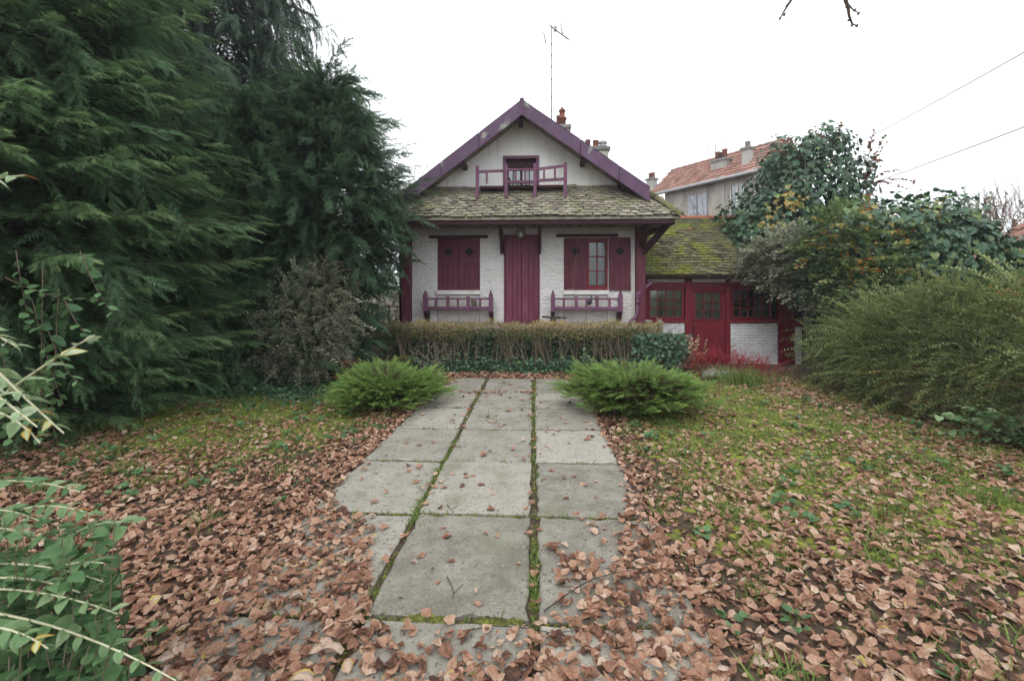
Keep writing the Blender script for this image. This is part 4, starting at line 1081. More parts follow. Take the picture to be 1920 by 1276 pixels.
q0_, q1_ = hit(1294, 365), hit(1313, 412)
w0_, w1_ = hit(1362, 346), hit(1390, 402)
w2_, w3_ = hit(1394, 345), hit(1401, 375)
cuts = sorted([(.6, q0_[0], None), (q0_[0], q1_[0], (q1_[1] - .4, q0_[1])), (q1_[0], w0_[0], None), (w0_[0], w1_[0], (w1_[1], w0_[1])), (w1_[0], BL, None)])
for (t0, t1, op) in cuts:
    if op is None: bbox(q, t0, t1, .25, .6, 0, EZB - .1)
    else: bbox(q, t0, t1, .25, .6, 0, op[0]); bbox(q, t0, t1, .25, .6, op[1], EZB - .1)
bbox(q, .6, BL, .6, 4.2, 0, EZB - .1)
q.build('wall', MT['render_old'], apt)
q = MB(); t_ = hit(1350, 370)[0]; bbox(q, t_ - .12, t_ + .12, .2, .249, 4, EZB - .15); q.build('pilaster', MT['render_grey'], apt)
for (a_, b_, lab) in ((q0_, (q1_[0], q1_[1] - .4), 'shut'), (w0_, w1_, 'win')):
    q = MB(); t0, t1, z0, z1 = a_[0], b_[0], b_[1], a_[1]
    f = .07
    bbox(q, t0, t0 + f, .3, .4, z0, z1); bbox(q, t1 - f, t1, .3, .4, z0, z1); bbox(q, t0 + f, t1 - f, .3, .4, z1 - f, z1); bbox(q, t0 + f, t1 - f, .3, .4, z0, z0 + f); tm = (t0 + t1) / 2
    bbox(q, tm - .05, tm + .05, .3, .4, z0 + f, z1 - f)
    w = q.build('window', MT['white'], apt)
    for (c0, c1) in ((t0 + f, tm - .05), (tm + .05, t1 - f)):
        q = MB(); bbox(q, c0, c1, .35, .36, z0 + f, z1 - f); q.build('pane', MT['glass'], w)
    q = MB(); bbox(q, t0, t1, .5, .55, z0, z1); q.build('curtain', MT['curtain'], w)
    if lab == 'shut':
        for (c0, c1) in ((t0 - .3, t0 + .32), (t1 - .32, t1 + .3)):
            q = MB(); bbox(q, c0, c1, .17, .22, z0, z1 - .05); q.build('shutter', MT['shut'], apt)
    else:
        q = MB(); bbox(q, t0 - .05, t1 + .05, .1, .249, z0 - .12, z0); q.build('window_sill', MT['render_grey'], apt)
RK, RZB = 2.0, EZB + 1.75
q = MB()
vs = [blk(-.3, -.1, EZB - .08), blk(BL, -.1, EZB - .08), blk(BL, RK, RZB), blk(-.3, RK, RZB), blk(-.3, -.1, EZB - .2), blk(BL, -.1, EZB - .2), blk(BL, RK, RZB - .14), blk(-.3, RK, RZB - .14)]
q.add(vs, [(0, 1, 2, 3), (7, 6, 5, 4), (0, 4, 5, 1), (1, 5, 6, 2), (2, 6, 7, 3), (3, 7, 4, 0)])
vs = [blk(-.3, RK, RZB), blk(BL, RK, RZB), blk(BL, 2 * RK + .5, EZB - .2), blk(-.3, 2 * RK + .5, EZB - .2)]; q.add(vs, [(0, 1, 2, 3)])
q.add([blk(.6, .3, EZB - .1), blk(.6, 4.2, EZB - .1), blk(.6, RK, RZB - .15)], [(0, 1, 2)])
rf = q.build('roof', MT['far_tile'], apt)
lay_tiles(rf, MT['far_tile'], blk(-.3, -.12, EZB - .06), bd, (blk(0, RK, RZB) - blk(0, -.1, EZB - .08)), (blk(0, RK, RZB) - blk(0, -.1, EZB - .08)).length, .33, .3, lambda s: (0, BL), 230, 9, thick=.04, tlen=.42)
for i in range(16):
    q = MB(); a_, b_ = blk(-.3 + i * .47, RK, RZB + .05), blk(-.3 + i * .47 + .44, RK, RZB + .03); q.tube([a_, b_], [.13, .11], 6); q.build('ridge_tile', MT['far_tile'], rf)
q = MB(); q.tube([blk(-.35, -.2, EZB - .12), blk(BL, -.2, EZB - .12)], .09, 8); q.build('gutter', MT['zinc'], apt)
def far_chimney(t, k, w, l, z0, z1, pots, parent):
    q = MB(); bbox(q, t - l / 2, t + l / 2, k - w / 2, k + w / 2, z0, z1); ch = q.build('chimney', MT['render_grey'], parent)
    q = MB(); bbox(q, t - l / 2 - .08, t + l / 2 + .08, k - w / 2 - .08, k + w / 2 + .08, z1, z1 + .12); q.build('chimney_cap', MT['stone'], ch)
    for (f, mt, h) in pots:
        q = MB(); c = blk(t + f * l, k, z1 + .12); q.lathe(tuple(c), [(.15, 0), (.13, h * .8), (.16, h * .82), (.15, h), (.08, h)], 10); q.build('chimney_pot', mt, ch)
def hit_k(px, py, k):
    d = ray(px, py); o = Vector((0, 0, EYE)); t = ((blk_A + bn * k) - o).dot(bn) / d.dot(bn); p = o + d * t
    return (p - blk_A).dot(bd), p.z
t1_, zc_ = hit_k(1352, 303, 1.0); far_chimney(t1_, 1.0, .5, 1.0, EZB, zc_, [(-.22, MT['clay'], .5), (.02, MT['clay_dark'], .42), (.25, MT['clay'], .55)], apt)
t2_, zc2_ = hit_k(1402, 281, .75); far_chimney(t2_, .75, .45, .42, EZB, zc2_, [(0, MT['render_grey'], .35)], apt)
t3_, zc3_ = hit_k(1222, 338, 2.0); far_chimney(t3_ , 2.0, .5, .55, 2, zc3_, [(-.2, MT['clay'], .4), (.2, MT['clay'], .4)], apt)
ta, za = hit_k(1341, 300, 1.4); _, za2 = hit_k(1341, 271, 1.4)
fa = thing('roof_aerial', 'small far aerial on the red roof of the apartment block', 'aerial', tuple(blk(ta, 1.4, za - .9)))
q = MB(); q.tube([blk(ta, 1.4, za - 1.0), blk(ta, 1.4, za2)], .03, 5); q.build('mast', MT['metal'], fa)
for i, dz in enumerate((.1, .3, .5)):
    q = MB(); q.tube([blk(ta - .5 + .1 * i, 1.4, za2 - dz), blk(ta + .5 - .1 * i, 1.4, za2 - dz)], .018, 4); q.build('element', MT['metal'], fa)
for s_ in (-1, 1):
    q = MB(); q.tube([blk(ta + .45 * s_, 1.4, za2 - .5), blk(ta + .45 * s_, 1.4, za2 + .05)], .02, 4); q.build('element', MT['metal'], fa)

# ------------------------------------------------------------------ shed at the right with roll tiles
she = thing('garden_shed', 'shed with red roll tile roof and grey gutter behind the right hand shrubs', 'shed', (11.5, 8.4, 0))
SX0, SZ0, SYa, SYb = 9.7, 2.22, 6.2, 10.6
q = MB(); q.box(SX0 + .25, 14.0, SYa + .1, SYb - .1, -.1, SZ0 - .02); q.build('wall', MT['wood_old'], she)
q = MB(); q.add([(SX0, SYa, SZ0), (SX0, SYb, SZ0), (SX0 + 2.4, SYb, SZ0 + 1.65), (SX0 + 2.4, SYa, SZ0 + 1.65), (SX0 + 4.8, SYa, SZ0), (SX0 + 4.8, SYb, SZ0)], [(0, 3, 2, 1), (3, 4, 5, 2)])
for yy in (SYa + .12, SYb - .12): q.add([(SX0 + .2, yy, SZ0), (SX0 + 4.6, yy, SZ0), (SX0 + 2.4, yy, SZ0 + 1.6)], [(0, 1, 2)])
sr = q.build('roof', MT['far_tile'], she)
n_ = 6
vs, fs = [], []
for (y, s_) in ((0, 1.06), (.42, .94)):
    for t in np.linspace(0, math.pi, n_): vs.append((math.cos(t) * .115 * s_, y, math.sin(t) * .075 * s_ + .01 + (.03 if y == 0 else 0)))
fs = [(i, i + 1, n_ + i + 1, n_ + i) for i in range(n_ - 1)] + [tuple(range(n_))]
rme = bpy.data.meshes.new('tile'); rme.from_pydata(vs, [], fs); rme.materials.append(MT['far_tile'])
ux_, uy_ = Vector((0, -1, 0)), Vector((2.4, 0, 1.65)).normalized(); nz_ = ux_.cross(uy_)
for j in range(8):
    for i in range(18):
        o = bpy.data.objects.new('tile', rme); COL.objects.link(o); o.parent = sr
        pos = Vector((SX0 - .03, SYb - .1 - i * .235, SZ0 + .01)) + uy_ * (.37 * j) + nz_ * .012
        o.matrix_local = Matrix.Translation(pos - Vector(org(sr))) @ Matrix((ux_, uy_, nz_)).transposed().to_4x4() @ Matrix.Rotation(random.uniform(-.03, .03), 4, 'Z')
q = MB(); q.tube([(SX0 - .09, SYa - .05, SZ0 - .04), (SX0 - .09, SYb + .05, SZ0 - .04)], .06, 8); q.build('gutter', MT['zinc'], she)

# ------------------------------------------------------------------ wires and their pole
pole = thing('utility_pole', 'wooden pole beyond the right edge carrying the overhead wires', 'pole', (9.3, 8.2, 0))
pt1, pt2 = at(2003, 51, 8.2), at(2003, 206, 8.2)
q = MB(); q.tube([(pt1.x, 8.2, -.2), (pt1.x, 8.2, pt1.z + .4)], [.12, .09], 8); q.build('pole_shaft', MT['wood_old'], pole)
pole.location.x = pole.location.x
for (p, px, py, lab) in ((pt1, 1490, 321, 'upper thin overhead wire running down to the apartment block'), (pt2, 1470, 392, 'lower thin overhead wire running down to the apartment block')):
    t_, z_ = hit(px, py); e = blk(t_, .25, z_)
    pts = [p.lerp(e, f) - Vector((0, 0, .35 * 4 * f * (1 - f) * .35)) for f in np.linspace(0, 1, 14)]
    q = MB(); q.tube(pts, .013, 5)
    o = q.build('overhead_wire', MT['cable']); tag(o, lab, 'wire', 'overhead wires')
# ================================================================== plants: small templates
def tmpl_shoot(npairs, nl, w, ang=58, droop=.15, seed=0, flat=.25):
    """a needle shoot one unit long: an axis with needles on both sides"""
    r = random.Random(seed)
    V, F, T = [], [], []
    def axis(t): return np.array([t, .04 * math.sin(t * 3 + seed), -droop * t * t])
    for i in range(4):
        t = i / 3; a = axis(t); V += [a + [0, .006, .0], a - [0, .006, 0]]; T += [-.25, -.25]
        if i: b = 2 * i; F += [(b - 2, b - 1, b), (b - 1, b + 1, b)]
    for i in range(npairs):
        for s in (-1, 1):
            t = (i + .5 + r.uniform(-.3, .3)) / npairs
            a = axis(t); an = math.radians(ang * (1 - .35 * t) + r.uniform(-10, 10))
            l = nl * (.65 + .5 * math.sin(math.pi * min(1, t * .85 + .15))) * r.uniform(.8, 1.15)
            d = np.array([math.cos(an), s * math.sin(an), r.uniform(-flat, flat) + .06])
            b = len(V); dt = np.array([w / 2, 0, 0])
            V += [a - dt, a + dt, a + d * l]; F.append((b, b + 1, b + 2)); k = r.uniform(-.06, .06)
            T += [k - .06, k - .06, k + .14 + .12 * t]
    return np.array(V, float), np.array(F), np.array(T)
def tmpl_leaf(l, w, fold=.25, curl=.2, n=4, seed=0, heart=False):
    """a single folded leaf lying along x, one unit long"""
    r = random.Random(seed)
    V, F, T = [], [], []
    for i in range(n + 1):
        t = i / n
        h = w / 2 * (math.sin(math.pi * min(1, .12 + .88 * t) ** (.62 if heart else .85)) if t < 1 else .0)
        if heart and i == 0: h = w * .3
        z = -curl * t * t; x = l * t - (0 if t > 0 else 0)
        jx = r.uniform(-.03, .03) * l
        V += [(x + jx - (.1 * l if heart and i == 0 else 0), h, z + h * fold), (x, 0, z), (x + jx - (.1 * l if heart and i == 0 else 0), -h, z + h * fold)]
        T += [.03, -.06, .03]
        if i:
            b = 3 * i
            F += [(b - 3, b - 2, b), (b - 2, b + 1, b), (b - 2, b - 1, b + 1), (b - 1, b + 2, b + 1)]
    return np.array(V, float), np.array(F), np.array(T)
def tmpl_spray(nleaf, ll, lw, arch=.3, seed=0, side=True):
    """an arching twig one unit long with small leaves in two rows"""
    r = random.Random(seed)
    V, F, T = [], [], []
    def ax(t): return np.array([t * (1 - .1 * arch * t), .05 * math.sin(3 * t + seed), arch * (.9 * t - 1.25 * t * t)])
    n = 3
    for i in range(n + 1):
        t = i / n; a = ax(t); wd = .007 * (1 - .7 * t)
        V += [a + [0, wd, 0], a + [0, -wd, 0], a + [0, 0, wd * 1.4]]; T += [-.3] * 3
        if i:
            b = 3 * i
            for k in range(3): k2 = (k + 1) % 3; F += [(b - 3 + k, b - 3 + k2, b + k), (b - 3 + k2, b + k2, b + k)]
    for i in range(nleaf):
        t = .12 + .88 * (i + r.uniform(-.3, .3)) / nleaf; t = min(t, 1)
        a = ax(t); s = 1 if i % 2 else -1; an = math.radians(r.uniform(35, 80))
        d = np.array([math.cos(an), s * math.sin(an), r.uniform(-.2, .55)]); d /= np.linalg.norm(d)
        q = np.cross(d, [r.uniform(-.3, .3), r.uniform(-.3, .3), 1]); q /= np.linalg.norm(q)
        l = ll * r.uniform(.7, 1.2); b = len(V)
        V += [a, a + d * l * .5 + q * lw / 2, a + d * l, a + d * l * .5 - q * lw / 2]; F += [(b, b + 1, b + 2), (b, b + 2, b + 3)]
        k = r.uniform(-.12, .2); T += [k, k, k + .05, k]
    return np.array(V, float), np.array(F), np.array(T)
SH_FINE = [tmpl_shoot(15, .17, .05, seed=i, droop=.1 + .1 * (i % 3)) for i in range(5)]
SH_MID = [tmpl_shoot(9, .24, .095, seed=10 + i, droop=.1 + .12 * (i % 3)) for i in range(5)]
SH_COARSE = [tmpl_shoot(6, .3, .16, seed=20 + i, droop=.2, flat=.4) for i in range(4)]
SH_JUN = [tmpl_shoot(7, .3, .1, ang=36, droop=-.08, seed=30 + i, flat=.5) for i in range(5)]

def rot_to(v, ax, a):
    return v * math.cos(a) + np.cross(ax, v) * math.sin(a) + ax * ax.dot(v) * (1 - math.cos(a))
UP = np.array([0, 0, 1.0])
def tmpl_twig(nsh, tm, sl, hang, seed, spread_=(25, 55), jit=.12):
    """a side twig one unit long carrying needle shoots on both sides"""
    r = random.Random(seed); V, F, T = [], [], []; nv = 0
    def put(t, d, p, s, k):
        nonlocal nv
        tv, tf, tt = tm[r.randrange(len(tm))]
        R = frames(np.array([d]), unit(UP + np.array([r.gauss(0, .3), r.gauss(0, .3), 0])))[0]
        V.append((tv * s) @ R.T + p); F.append(tf + nv); T.append(tt + k); nv += len(tv)
    def ax(t): return np.array([t, .06 * math.sin(2.5 * t + seed) * t, -hang * t * t])
    n = 4; tube = Heap(); tube.tube(np.array([ax(k / n) for k in range(n + 1)]), .011, .003, 3, -.3)
    V.append(tube.V[0]); F.append(tube.F[0]); T.append(tube.T[0]); nv += len(tube.V[0])
    for k in range(nsh):
        t = (k + .6) / nsh; p = ax(t); tan = unit(ax(t + .02) - p)
        for s in (-1, 1):
            if r.random() < .08: continue
            a = math.radians(r.uniform(*spread_)) * (1 - .4 * t)
            d = tan * math.cos(a) + np.cross(UP, tan) * s * math.sin(a) + UP * r.uniform(-.35, .1)
            put(t, d, p, sl * r.uniform(.75, 1.25) * (1.1 - .45 * t), r.gauss(0, jit / 2) + .12 * t - .05)
    put(1, unit(ax(1) - ax(.95)), ax(.97), sl * 1.0, .14)
    return np.concatenate(V), np.concatenate(F), np.concatenate(T)
TW_FINE = [tmpl_twig(10, SH_FINE, .36, .08 + .06 * k, k) for k in range(6)]
TW_MID = [tmpl_twig(7, SH_MID, .42, .3 + .1 * k, 20 + k) for k in range(6)]
TW_DROOP = [tmpl_twig(8, SH_MID, .36, .7 + .15 * k, 40 + k, (15, 45)) for k in range(6)]
TW_UP = [tmpl_twig(8, SH_MID, .36, -.1 + .12 * k, 60 + k, (18, 38)) for k in range(6)]
def conifer(name, label, base, height, rad, nb, zlo, zhi, step, tl, tm, mat, seed, lift=.1, droop=.35, trunk_r=.18, tone0=.42, back_keep=.5, inner=0, tip_up=0.0, bare=.25, shear=(.9, 1.0, .9), view=-.2, tdir=0.0):
    """trunk, limbs and layered sprays: every limb carries side twigs, every twig carries needle shoots"""
    r = random.Random(seed)
    base = np.array(base, float)
    tr = thing(name, label, 'tree', tuple(base))
    tk = MB(); pts = [base + [0.03 * math.sin(k), .03 * math.cos(k * 1.3), height * k / 8 - .1] for k in range(9)]
    tk.tube(pts, [trunk_r * (1.15 - k / 8 * 1.05) for k in range(9)], 10); tk.build('trunk', MT['bark'], tr)
    wood, D, Tp, Sz, Tn = Heap(), [], [], [], []
    tocam = -base[:2] / np.linalg.norm(base[:2])
    for i in range(nb):
        f = (i + r.random()) / nb
        z = zlo + (zhi - zlo) * f
        az = i * 2.39996 + r.uniform(-.35, .35)
        out = np.array([math.cos(az), math.sin(az), 0])
        if out[:2].dot(tocam) < view and r.random() > back_keep: continue
        L_ = rad(z, az) * r.uniform(.74, 1.08)
        side = np.cross(UP, out); n = 9
        lf = lift + r.uniform(-.12, .12); dr = droop * r.uniform(.7, 1.3); ts = np.linspace(0, 1, n); bend = r.uniform(-.18, .18)
        P = base + UP * z + out * L_ * ts[:, None] + UP * (L_ * (lf * ts - dr * ts ** 2 + tip_up * ts ** 4))[:, None] + side * (L_ * bend * ts ** 2)[:, None]
        P[:, 2] = np.maximum(P[:, 2], .05)
        wood.tube(P, .008 + .006 * L_, .003, 4, r.uniform(.0, .3))
        bt = r.uniform(-.1, .1); s = bare * L_; k = 0
        while s < L_:
            t = s / L_; j = min(int(t * (n - 1)), n - 2); u = t * (n - 1) - j
            p = P[j] * (1 - u) + P[j + 1] * u; tan = unit(P[j + 1] - P[j])
            sgn = 1 if k % 2 else -1; k += 1; s += step * r.uniform(.7, 1.3)
            a = math.radians(r.uniform(30, 65)) * (1 - .55 * t)
            D.append(tan * math.cos(a) + np.cross(UP, tan) * sgn * math.sin(a) + UP * (r.uniform(-.3, .12) + tdir)); Tp.append(p); Sz.append(tl * r.uniform(.7, 1.2) * (1.1 - .5 * t))
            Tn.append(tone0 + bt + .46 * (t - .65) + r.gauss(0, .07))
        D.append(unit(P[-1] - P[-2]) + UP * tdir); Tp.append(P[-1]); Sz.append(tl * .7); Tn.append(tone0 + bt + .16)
    wood.build('limbs', MT['twig'], tr)
    D, Tp, Sz, Tn = np.array(D), np.array(Tp), np.array(Sz), np.array(Tn)
    low = np.maximum(0, Sz * .5 - Tp[:, 2]); D[:, 2] += low * 1.2
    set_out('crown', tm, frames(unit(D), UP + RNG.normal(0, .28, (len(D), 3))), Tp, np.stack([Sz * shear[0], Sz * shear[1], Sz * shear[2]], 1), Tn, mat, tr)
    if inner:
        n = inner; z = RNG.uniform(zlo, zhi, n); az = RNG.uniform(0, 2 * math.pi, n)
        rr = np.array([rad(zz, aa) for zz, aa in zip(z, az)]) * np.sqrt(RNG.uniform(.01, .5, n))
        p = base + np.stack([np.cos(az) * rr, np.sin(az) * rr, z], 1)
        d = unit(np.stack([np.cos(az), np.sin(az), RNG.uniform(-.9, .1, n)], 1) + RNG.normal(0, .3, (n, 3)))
        set_out('inner_foliage', tm, frames(d, UP + RNG.normal(0, .5, (n, 3))), p, RNG.uniform(.55, .9, n), RNG.normal(.2, .08, n), mat, tr)  # darker tone puts the shade inside the crown into the needle colour
def rad1(z, az): return float(np.interp(z, [0, .3, 1.0, 2.4, 3.6, 5.4, 8, 10.5], [1.6, 2.0, 2.55, 2.75, 2.5, 2.05, 1.4, .3]))
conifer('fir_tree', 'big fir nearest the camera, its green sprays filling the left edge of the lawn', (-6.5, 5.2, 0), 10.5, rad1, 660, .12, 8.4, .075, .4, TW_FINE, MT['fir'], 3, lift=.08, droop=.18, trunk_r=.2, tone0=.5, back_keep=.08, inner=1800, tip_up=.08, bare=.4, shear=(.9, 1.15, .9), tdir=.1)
def rad2(z, az): return float(np.interp(z, [0, 2, 5, 8, 12, 16], [2.6, 3.1, 3.5, 2.9, 1.8, .3])) * (1 + .1 * math.sin(3 * az + z))
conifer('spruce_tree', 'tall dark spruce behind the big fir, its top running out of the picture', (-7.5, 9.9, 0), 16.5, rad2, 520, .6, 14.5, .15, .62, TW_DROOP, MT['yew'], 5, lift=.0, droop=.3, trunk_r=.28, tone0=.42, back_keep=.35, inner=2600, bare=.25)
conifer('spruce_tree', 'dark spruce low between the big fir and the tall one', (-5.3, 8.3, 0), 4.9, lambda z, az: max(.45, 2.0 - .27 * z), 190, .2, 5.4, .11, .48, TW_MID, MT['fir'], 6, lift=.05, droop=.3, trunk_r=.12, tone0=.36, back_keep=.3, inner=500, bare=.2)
def rad3(z, az): return float(np.interp(z, [0, 1.7, 2.4, 3.3, 4.2, 5.0, 6.2], [.5, .55, 1.3, 1.62, 1.25, .75, .2])) * (1 + .1 * math.sin(4 * az + 2 * z))
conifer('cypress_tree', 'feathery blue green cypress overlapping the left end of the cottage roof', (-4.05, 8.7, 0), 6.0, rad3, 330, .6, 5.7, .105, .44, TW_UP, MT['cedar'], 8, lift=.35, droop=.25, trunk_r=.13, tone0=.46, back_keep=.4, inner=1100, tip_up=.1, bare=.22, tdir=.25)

# ------------------------------------------------------------------ junipers either side of the path
PLUME = [tmpl_twig(7, SH_JUN, .42, -.18 + .07 * k, 80 + k, (14, 42), .2) for k in range(6)]
def juniper(label, c, rx, ry, h, seed, nb=120, per=15, dead=0.0, deaddir=None):
    r = random.Random(seed)
    j = thing('juniper_bush', label, 'bush', (c[0], c[1], 0), 'low junipers either side of the path')
    wood = Heap(); D, P, S, T = [], [], [], []
    for i in range(nb):
        az = i * 2.39996 + r.uniform(-.3, .3); f = (i + .5) / nb
        out = np.array([math.cos(az), math.sin(az), 0])
        reach = (1 + .3 * noise.noise(Vector((out[0] * 1.6, out[1] * 1.6, seed * 3.3)))) / math.hypot(out[0] / rx, out[1] / ry)
        rr = reach * (.25 + .72 * math.sqrt(f)) * r.uniform(.85, 1.08) - .1
        lump = noise.noise(Vector((out[0] * f * 3, out[1] * f * 3, seed * 7.1)))
        zt = h * (1 - .74 * f ** 1.7) * (.86 + .45 * lump) * r.uniform(.8, 1.0) + .05
        ts = np.linspace(0, 1, 8)
        pts = np.array([c[0], c[1], .03]) + out * rr * ts[:, None] + UP * (zt * (1.55 * ts - .62 * ts ** 2))[:, None]
        wood.tube(pts, .013, .003, 4, .35)
        bt = r.uniform(-.12, .13)
        isdead = deaddir is not None and f > .25 and out.dot(deaddir) > .6 and f < .8 and r.random() < dead
        for k in range(per):
            t = .45 + .55 * (k + r.random()) / per; q = t * 7; jx = min(int(q), 6); u = q - jx
            p = pts[jx] * (1 - u) + pts[jx + 1] * u; tan = unit(pts[jx + 1] - pts[jx]); sd = np.cross(UP, tan); a = r.uniform(-1, 1)
            D.append(out * .7 + tan * .3 + sd * a * .9 + UP * r.uniform(-.05, .5)); P.append(p + sd * a * .12 + UP * r.uniform(-.06, .03)); S.append(r.uniform(.1, .19))
            T.append(r.uniform(.02, .16) if (isdead and t < .93) or r.random() < .03 else .42 + bt + .35 * (t - .75) + r.gauss(0, .07))
    wood.build('stems', MT['twig'], j)
    P, D, S, T = np.array(P), np.array(D), np.array(S), np.array(T); P[:, 2] = np.maximum(P[:, 2], .04)
    set_out('foliage', PLUME, frames(unit(D), UP + RNG.normal(0, .25, (len(P), 3))), P, S, T, MT['juniper'], j)
juniper('rounded yellow green juniper to the left of the path', (-2.0, 6.2), .97, .76, .53, 1, 170, 17)
juniper('wider juniper to the right of the path, brown and bare inside', (1.36, 6.1), 1.16, .8, .62, 2, 200, 17, .95, unit(np.array([.12, -1, 0])))

# ------------------------------------------------------------------ clipped hedge before the house
HY0, HY1, HXa, HXb = 8.98, 9.5, -3.35, 2.55
hd = thing('hedge', 'clipped thin hedge with bare stems and yellowing leaf tips along the terrace', 'hedge', (-.4, 9.25, 0))
wood = Heap()
r = random.Random(4)
tips = []
for i in range(170):
    x, y = r.uniform(HXa, HXb), r.uniform(HY0 + .08, HY1 - .08)
    zt = .92 + r.uniform(-.14, .08)
    n = 6; ts = np.linspace(0, 1, n); lean = np.array([r.gauss(0, .2), r.gauss(0, .07), 0])
    pts = np.array([x, y, 0]) + lean * ts[:, None] + UP * (zt * ts)[:, None] + np.array([math.sin(i), math.cos(i * 2), 0]) * (.03 * np.sin(ts * 5 + i))[:, None]
    wood.tube(pts, r.uniform(.005, .014), .003, 4, r.uniform(.5, 1))
    for k in range(7):
        t = r.uniform(.35, .95); p = pts[0] + (pts[-1] - pts[0]) * t
        d = np.array([r.gauss(0, .6), r.gauss(0, .6), r.uniform(.25, 1.1)]); d = unit(d); l = r.uniform(.12, .3)
        e = p + d * l; e[2] = min(e[2], .97)
        wood.tube(np.array([p, (p + e) / 2 + np.array([0, 0, .01]), e]), .0035, .0015, 3, r.uniform(.4, .95)); tips.append(e)
wood.build('stems', MT['twig'], hd)
SM_LEAF = [tmpl_leaf(1, .55, .2, .15, 2, i) for i in range(3)]
n = 13500
x = RNG.uniform(HXa, HXb, n); u = RNG.uniform(0, 1, n)
z = .95 - .3 * u ** 1.6 + .025 * np.sin(x * 5) + .02 * np.sin(x * 13) + RNG.normal(0, .028, n)
y = np.where(RNG.random(n) < .5, HY0 + np.abs(RNG.normal(0, .1, n)), RNG.uniform(HY0, HY1, n))
P = np.stack([x, y, z], 1)
lo = RNG.random(n) < .1                         # a few leaves lower down between the stems
P[lo, 2] = RNG.uniform(.08, .6, lo.sum())
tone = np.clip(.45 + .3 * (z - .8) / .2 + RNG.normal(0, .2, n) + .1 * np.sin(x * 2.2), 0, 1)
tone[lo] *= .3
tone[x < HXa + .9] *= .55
D = unit(RNG.normal(size=(n, 3)) + np.array([0, -.4, .2])); 
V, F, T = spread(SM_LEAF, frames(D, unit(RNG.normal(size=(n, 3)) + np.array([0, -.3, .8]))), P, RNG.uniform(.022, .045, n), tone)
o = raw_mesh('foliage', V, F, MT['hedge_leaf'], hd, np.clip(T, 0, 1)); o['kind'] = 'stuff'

# ------------------------------------------------------------------ ivy, large leaved
IVY = [tmpl_leaf(1, .95, .18, .22, 4, i, True) for i in range(5)]
IVY_LO = [tmpl_leaf(1, .95, .18, .2, 2, i, True) for i in range(5)]
def blob(ells, n, lo, hi, seed, bump=.28, freq=1.3):
    """points near the surface of a lumpy union of ellipsoids, with outward normals"""
    P, Nn = [], []
    w = np.array([e[3] * e[4] + e[4] * e[5] + e[3] * e[5] for e in ells]); w = w / w.sum()
    rg = np.random.default_rng(seed)
    while len(P) < n:
        k = rg.choice(len(ells), p=w); e = ells[k]; c = np.array(e[:3]); R_ = np.array(e[3:6])
        d = unit(rg.normal(size=3))
        q = c + d * R_
        s = 1 + bump * noise.noise(Vector(q * freq + seed)) + .12 * noise.noise(Vector(q * 3.7 + seed))
        dep = rg.uniform(lo, hi)
        p = c + d * R_ * s * dep
        if any(np.sum(((p - np.array(f[:3])) / np.array(f[3:6])) ** 2) < .72 for m_, f in enumerate(ells) if m_ != k): continue
        if p[2] < .03: continue
        P.append(p); Nn.append(unit(d / R_))
    return np.array(P), np.array(Nn)
def lay_leaves(P, Nn, size, tm, tone, jit=.45, updroop=.45):
    n = len(P)
    zax = unit(Nn + UP * updroop + RNG.normal(0, jit, (n, 3)))
    down = -UP + Nn * .35 + RNG.normal(0, .55, (n, 3))
    d = unit(down - zax * np.sum(down * zax, 1, keepdims=True))
    return spread(tm, frames(d, zax), P, size, tone)
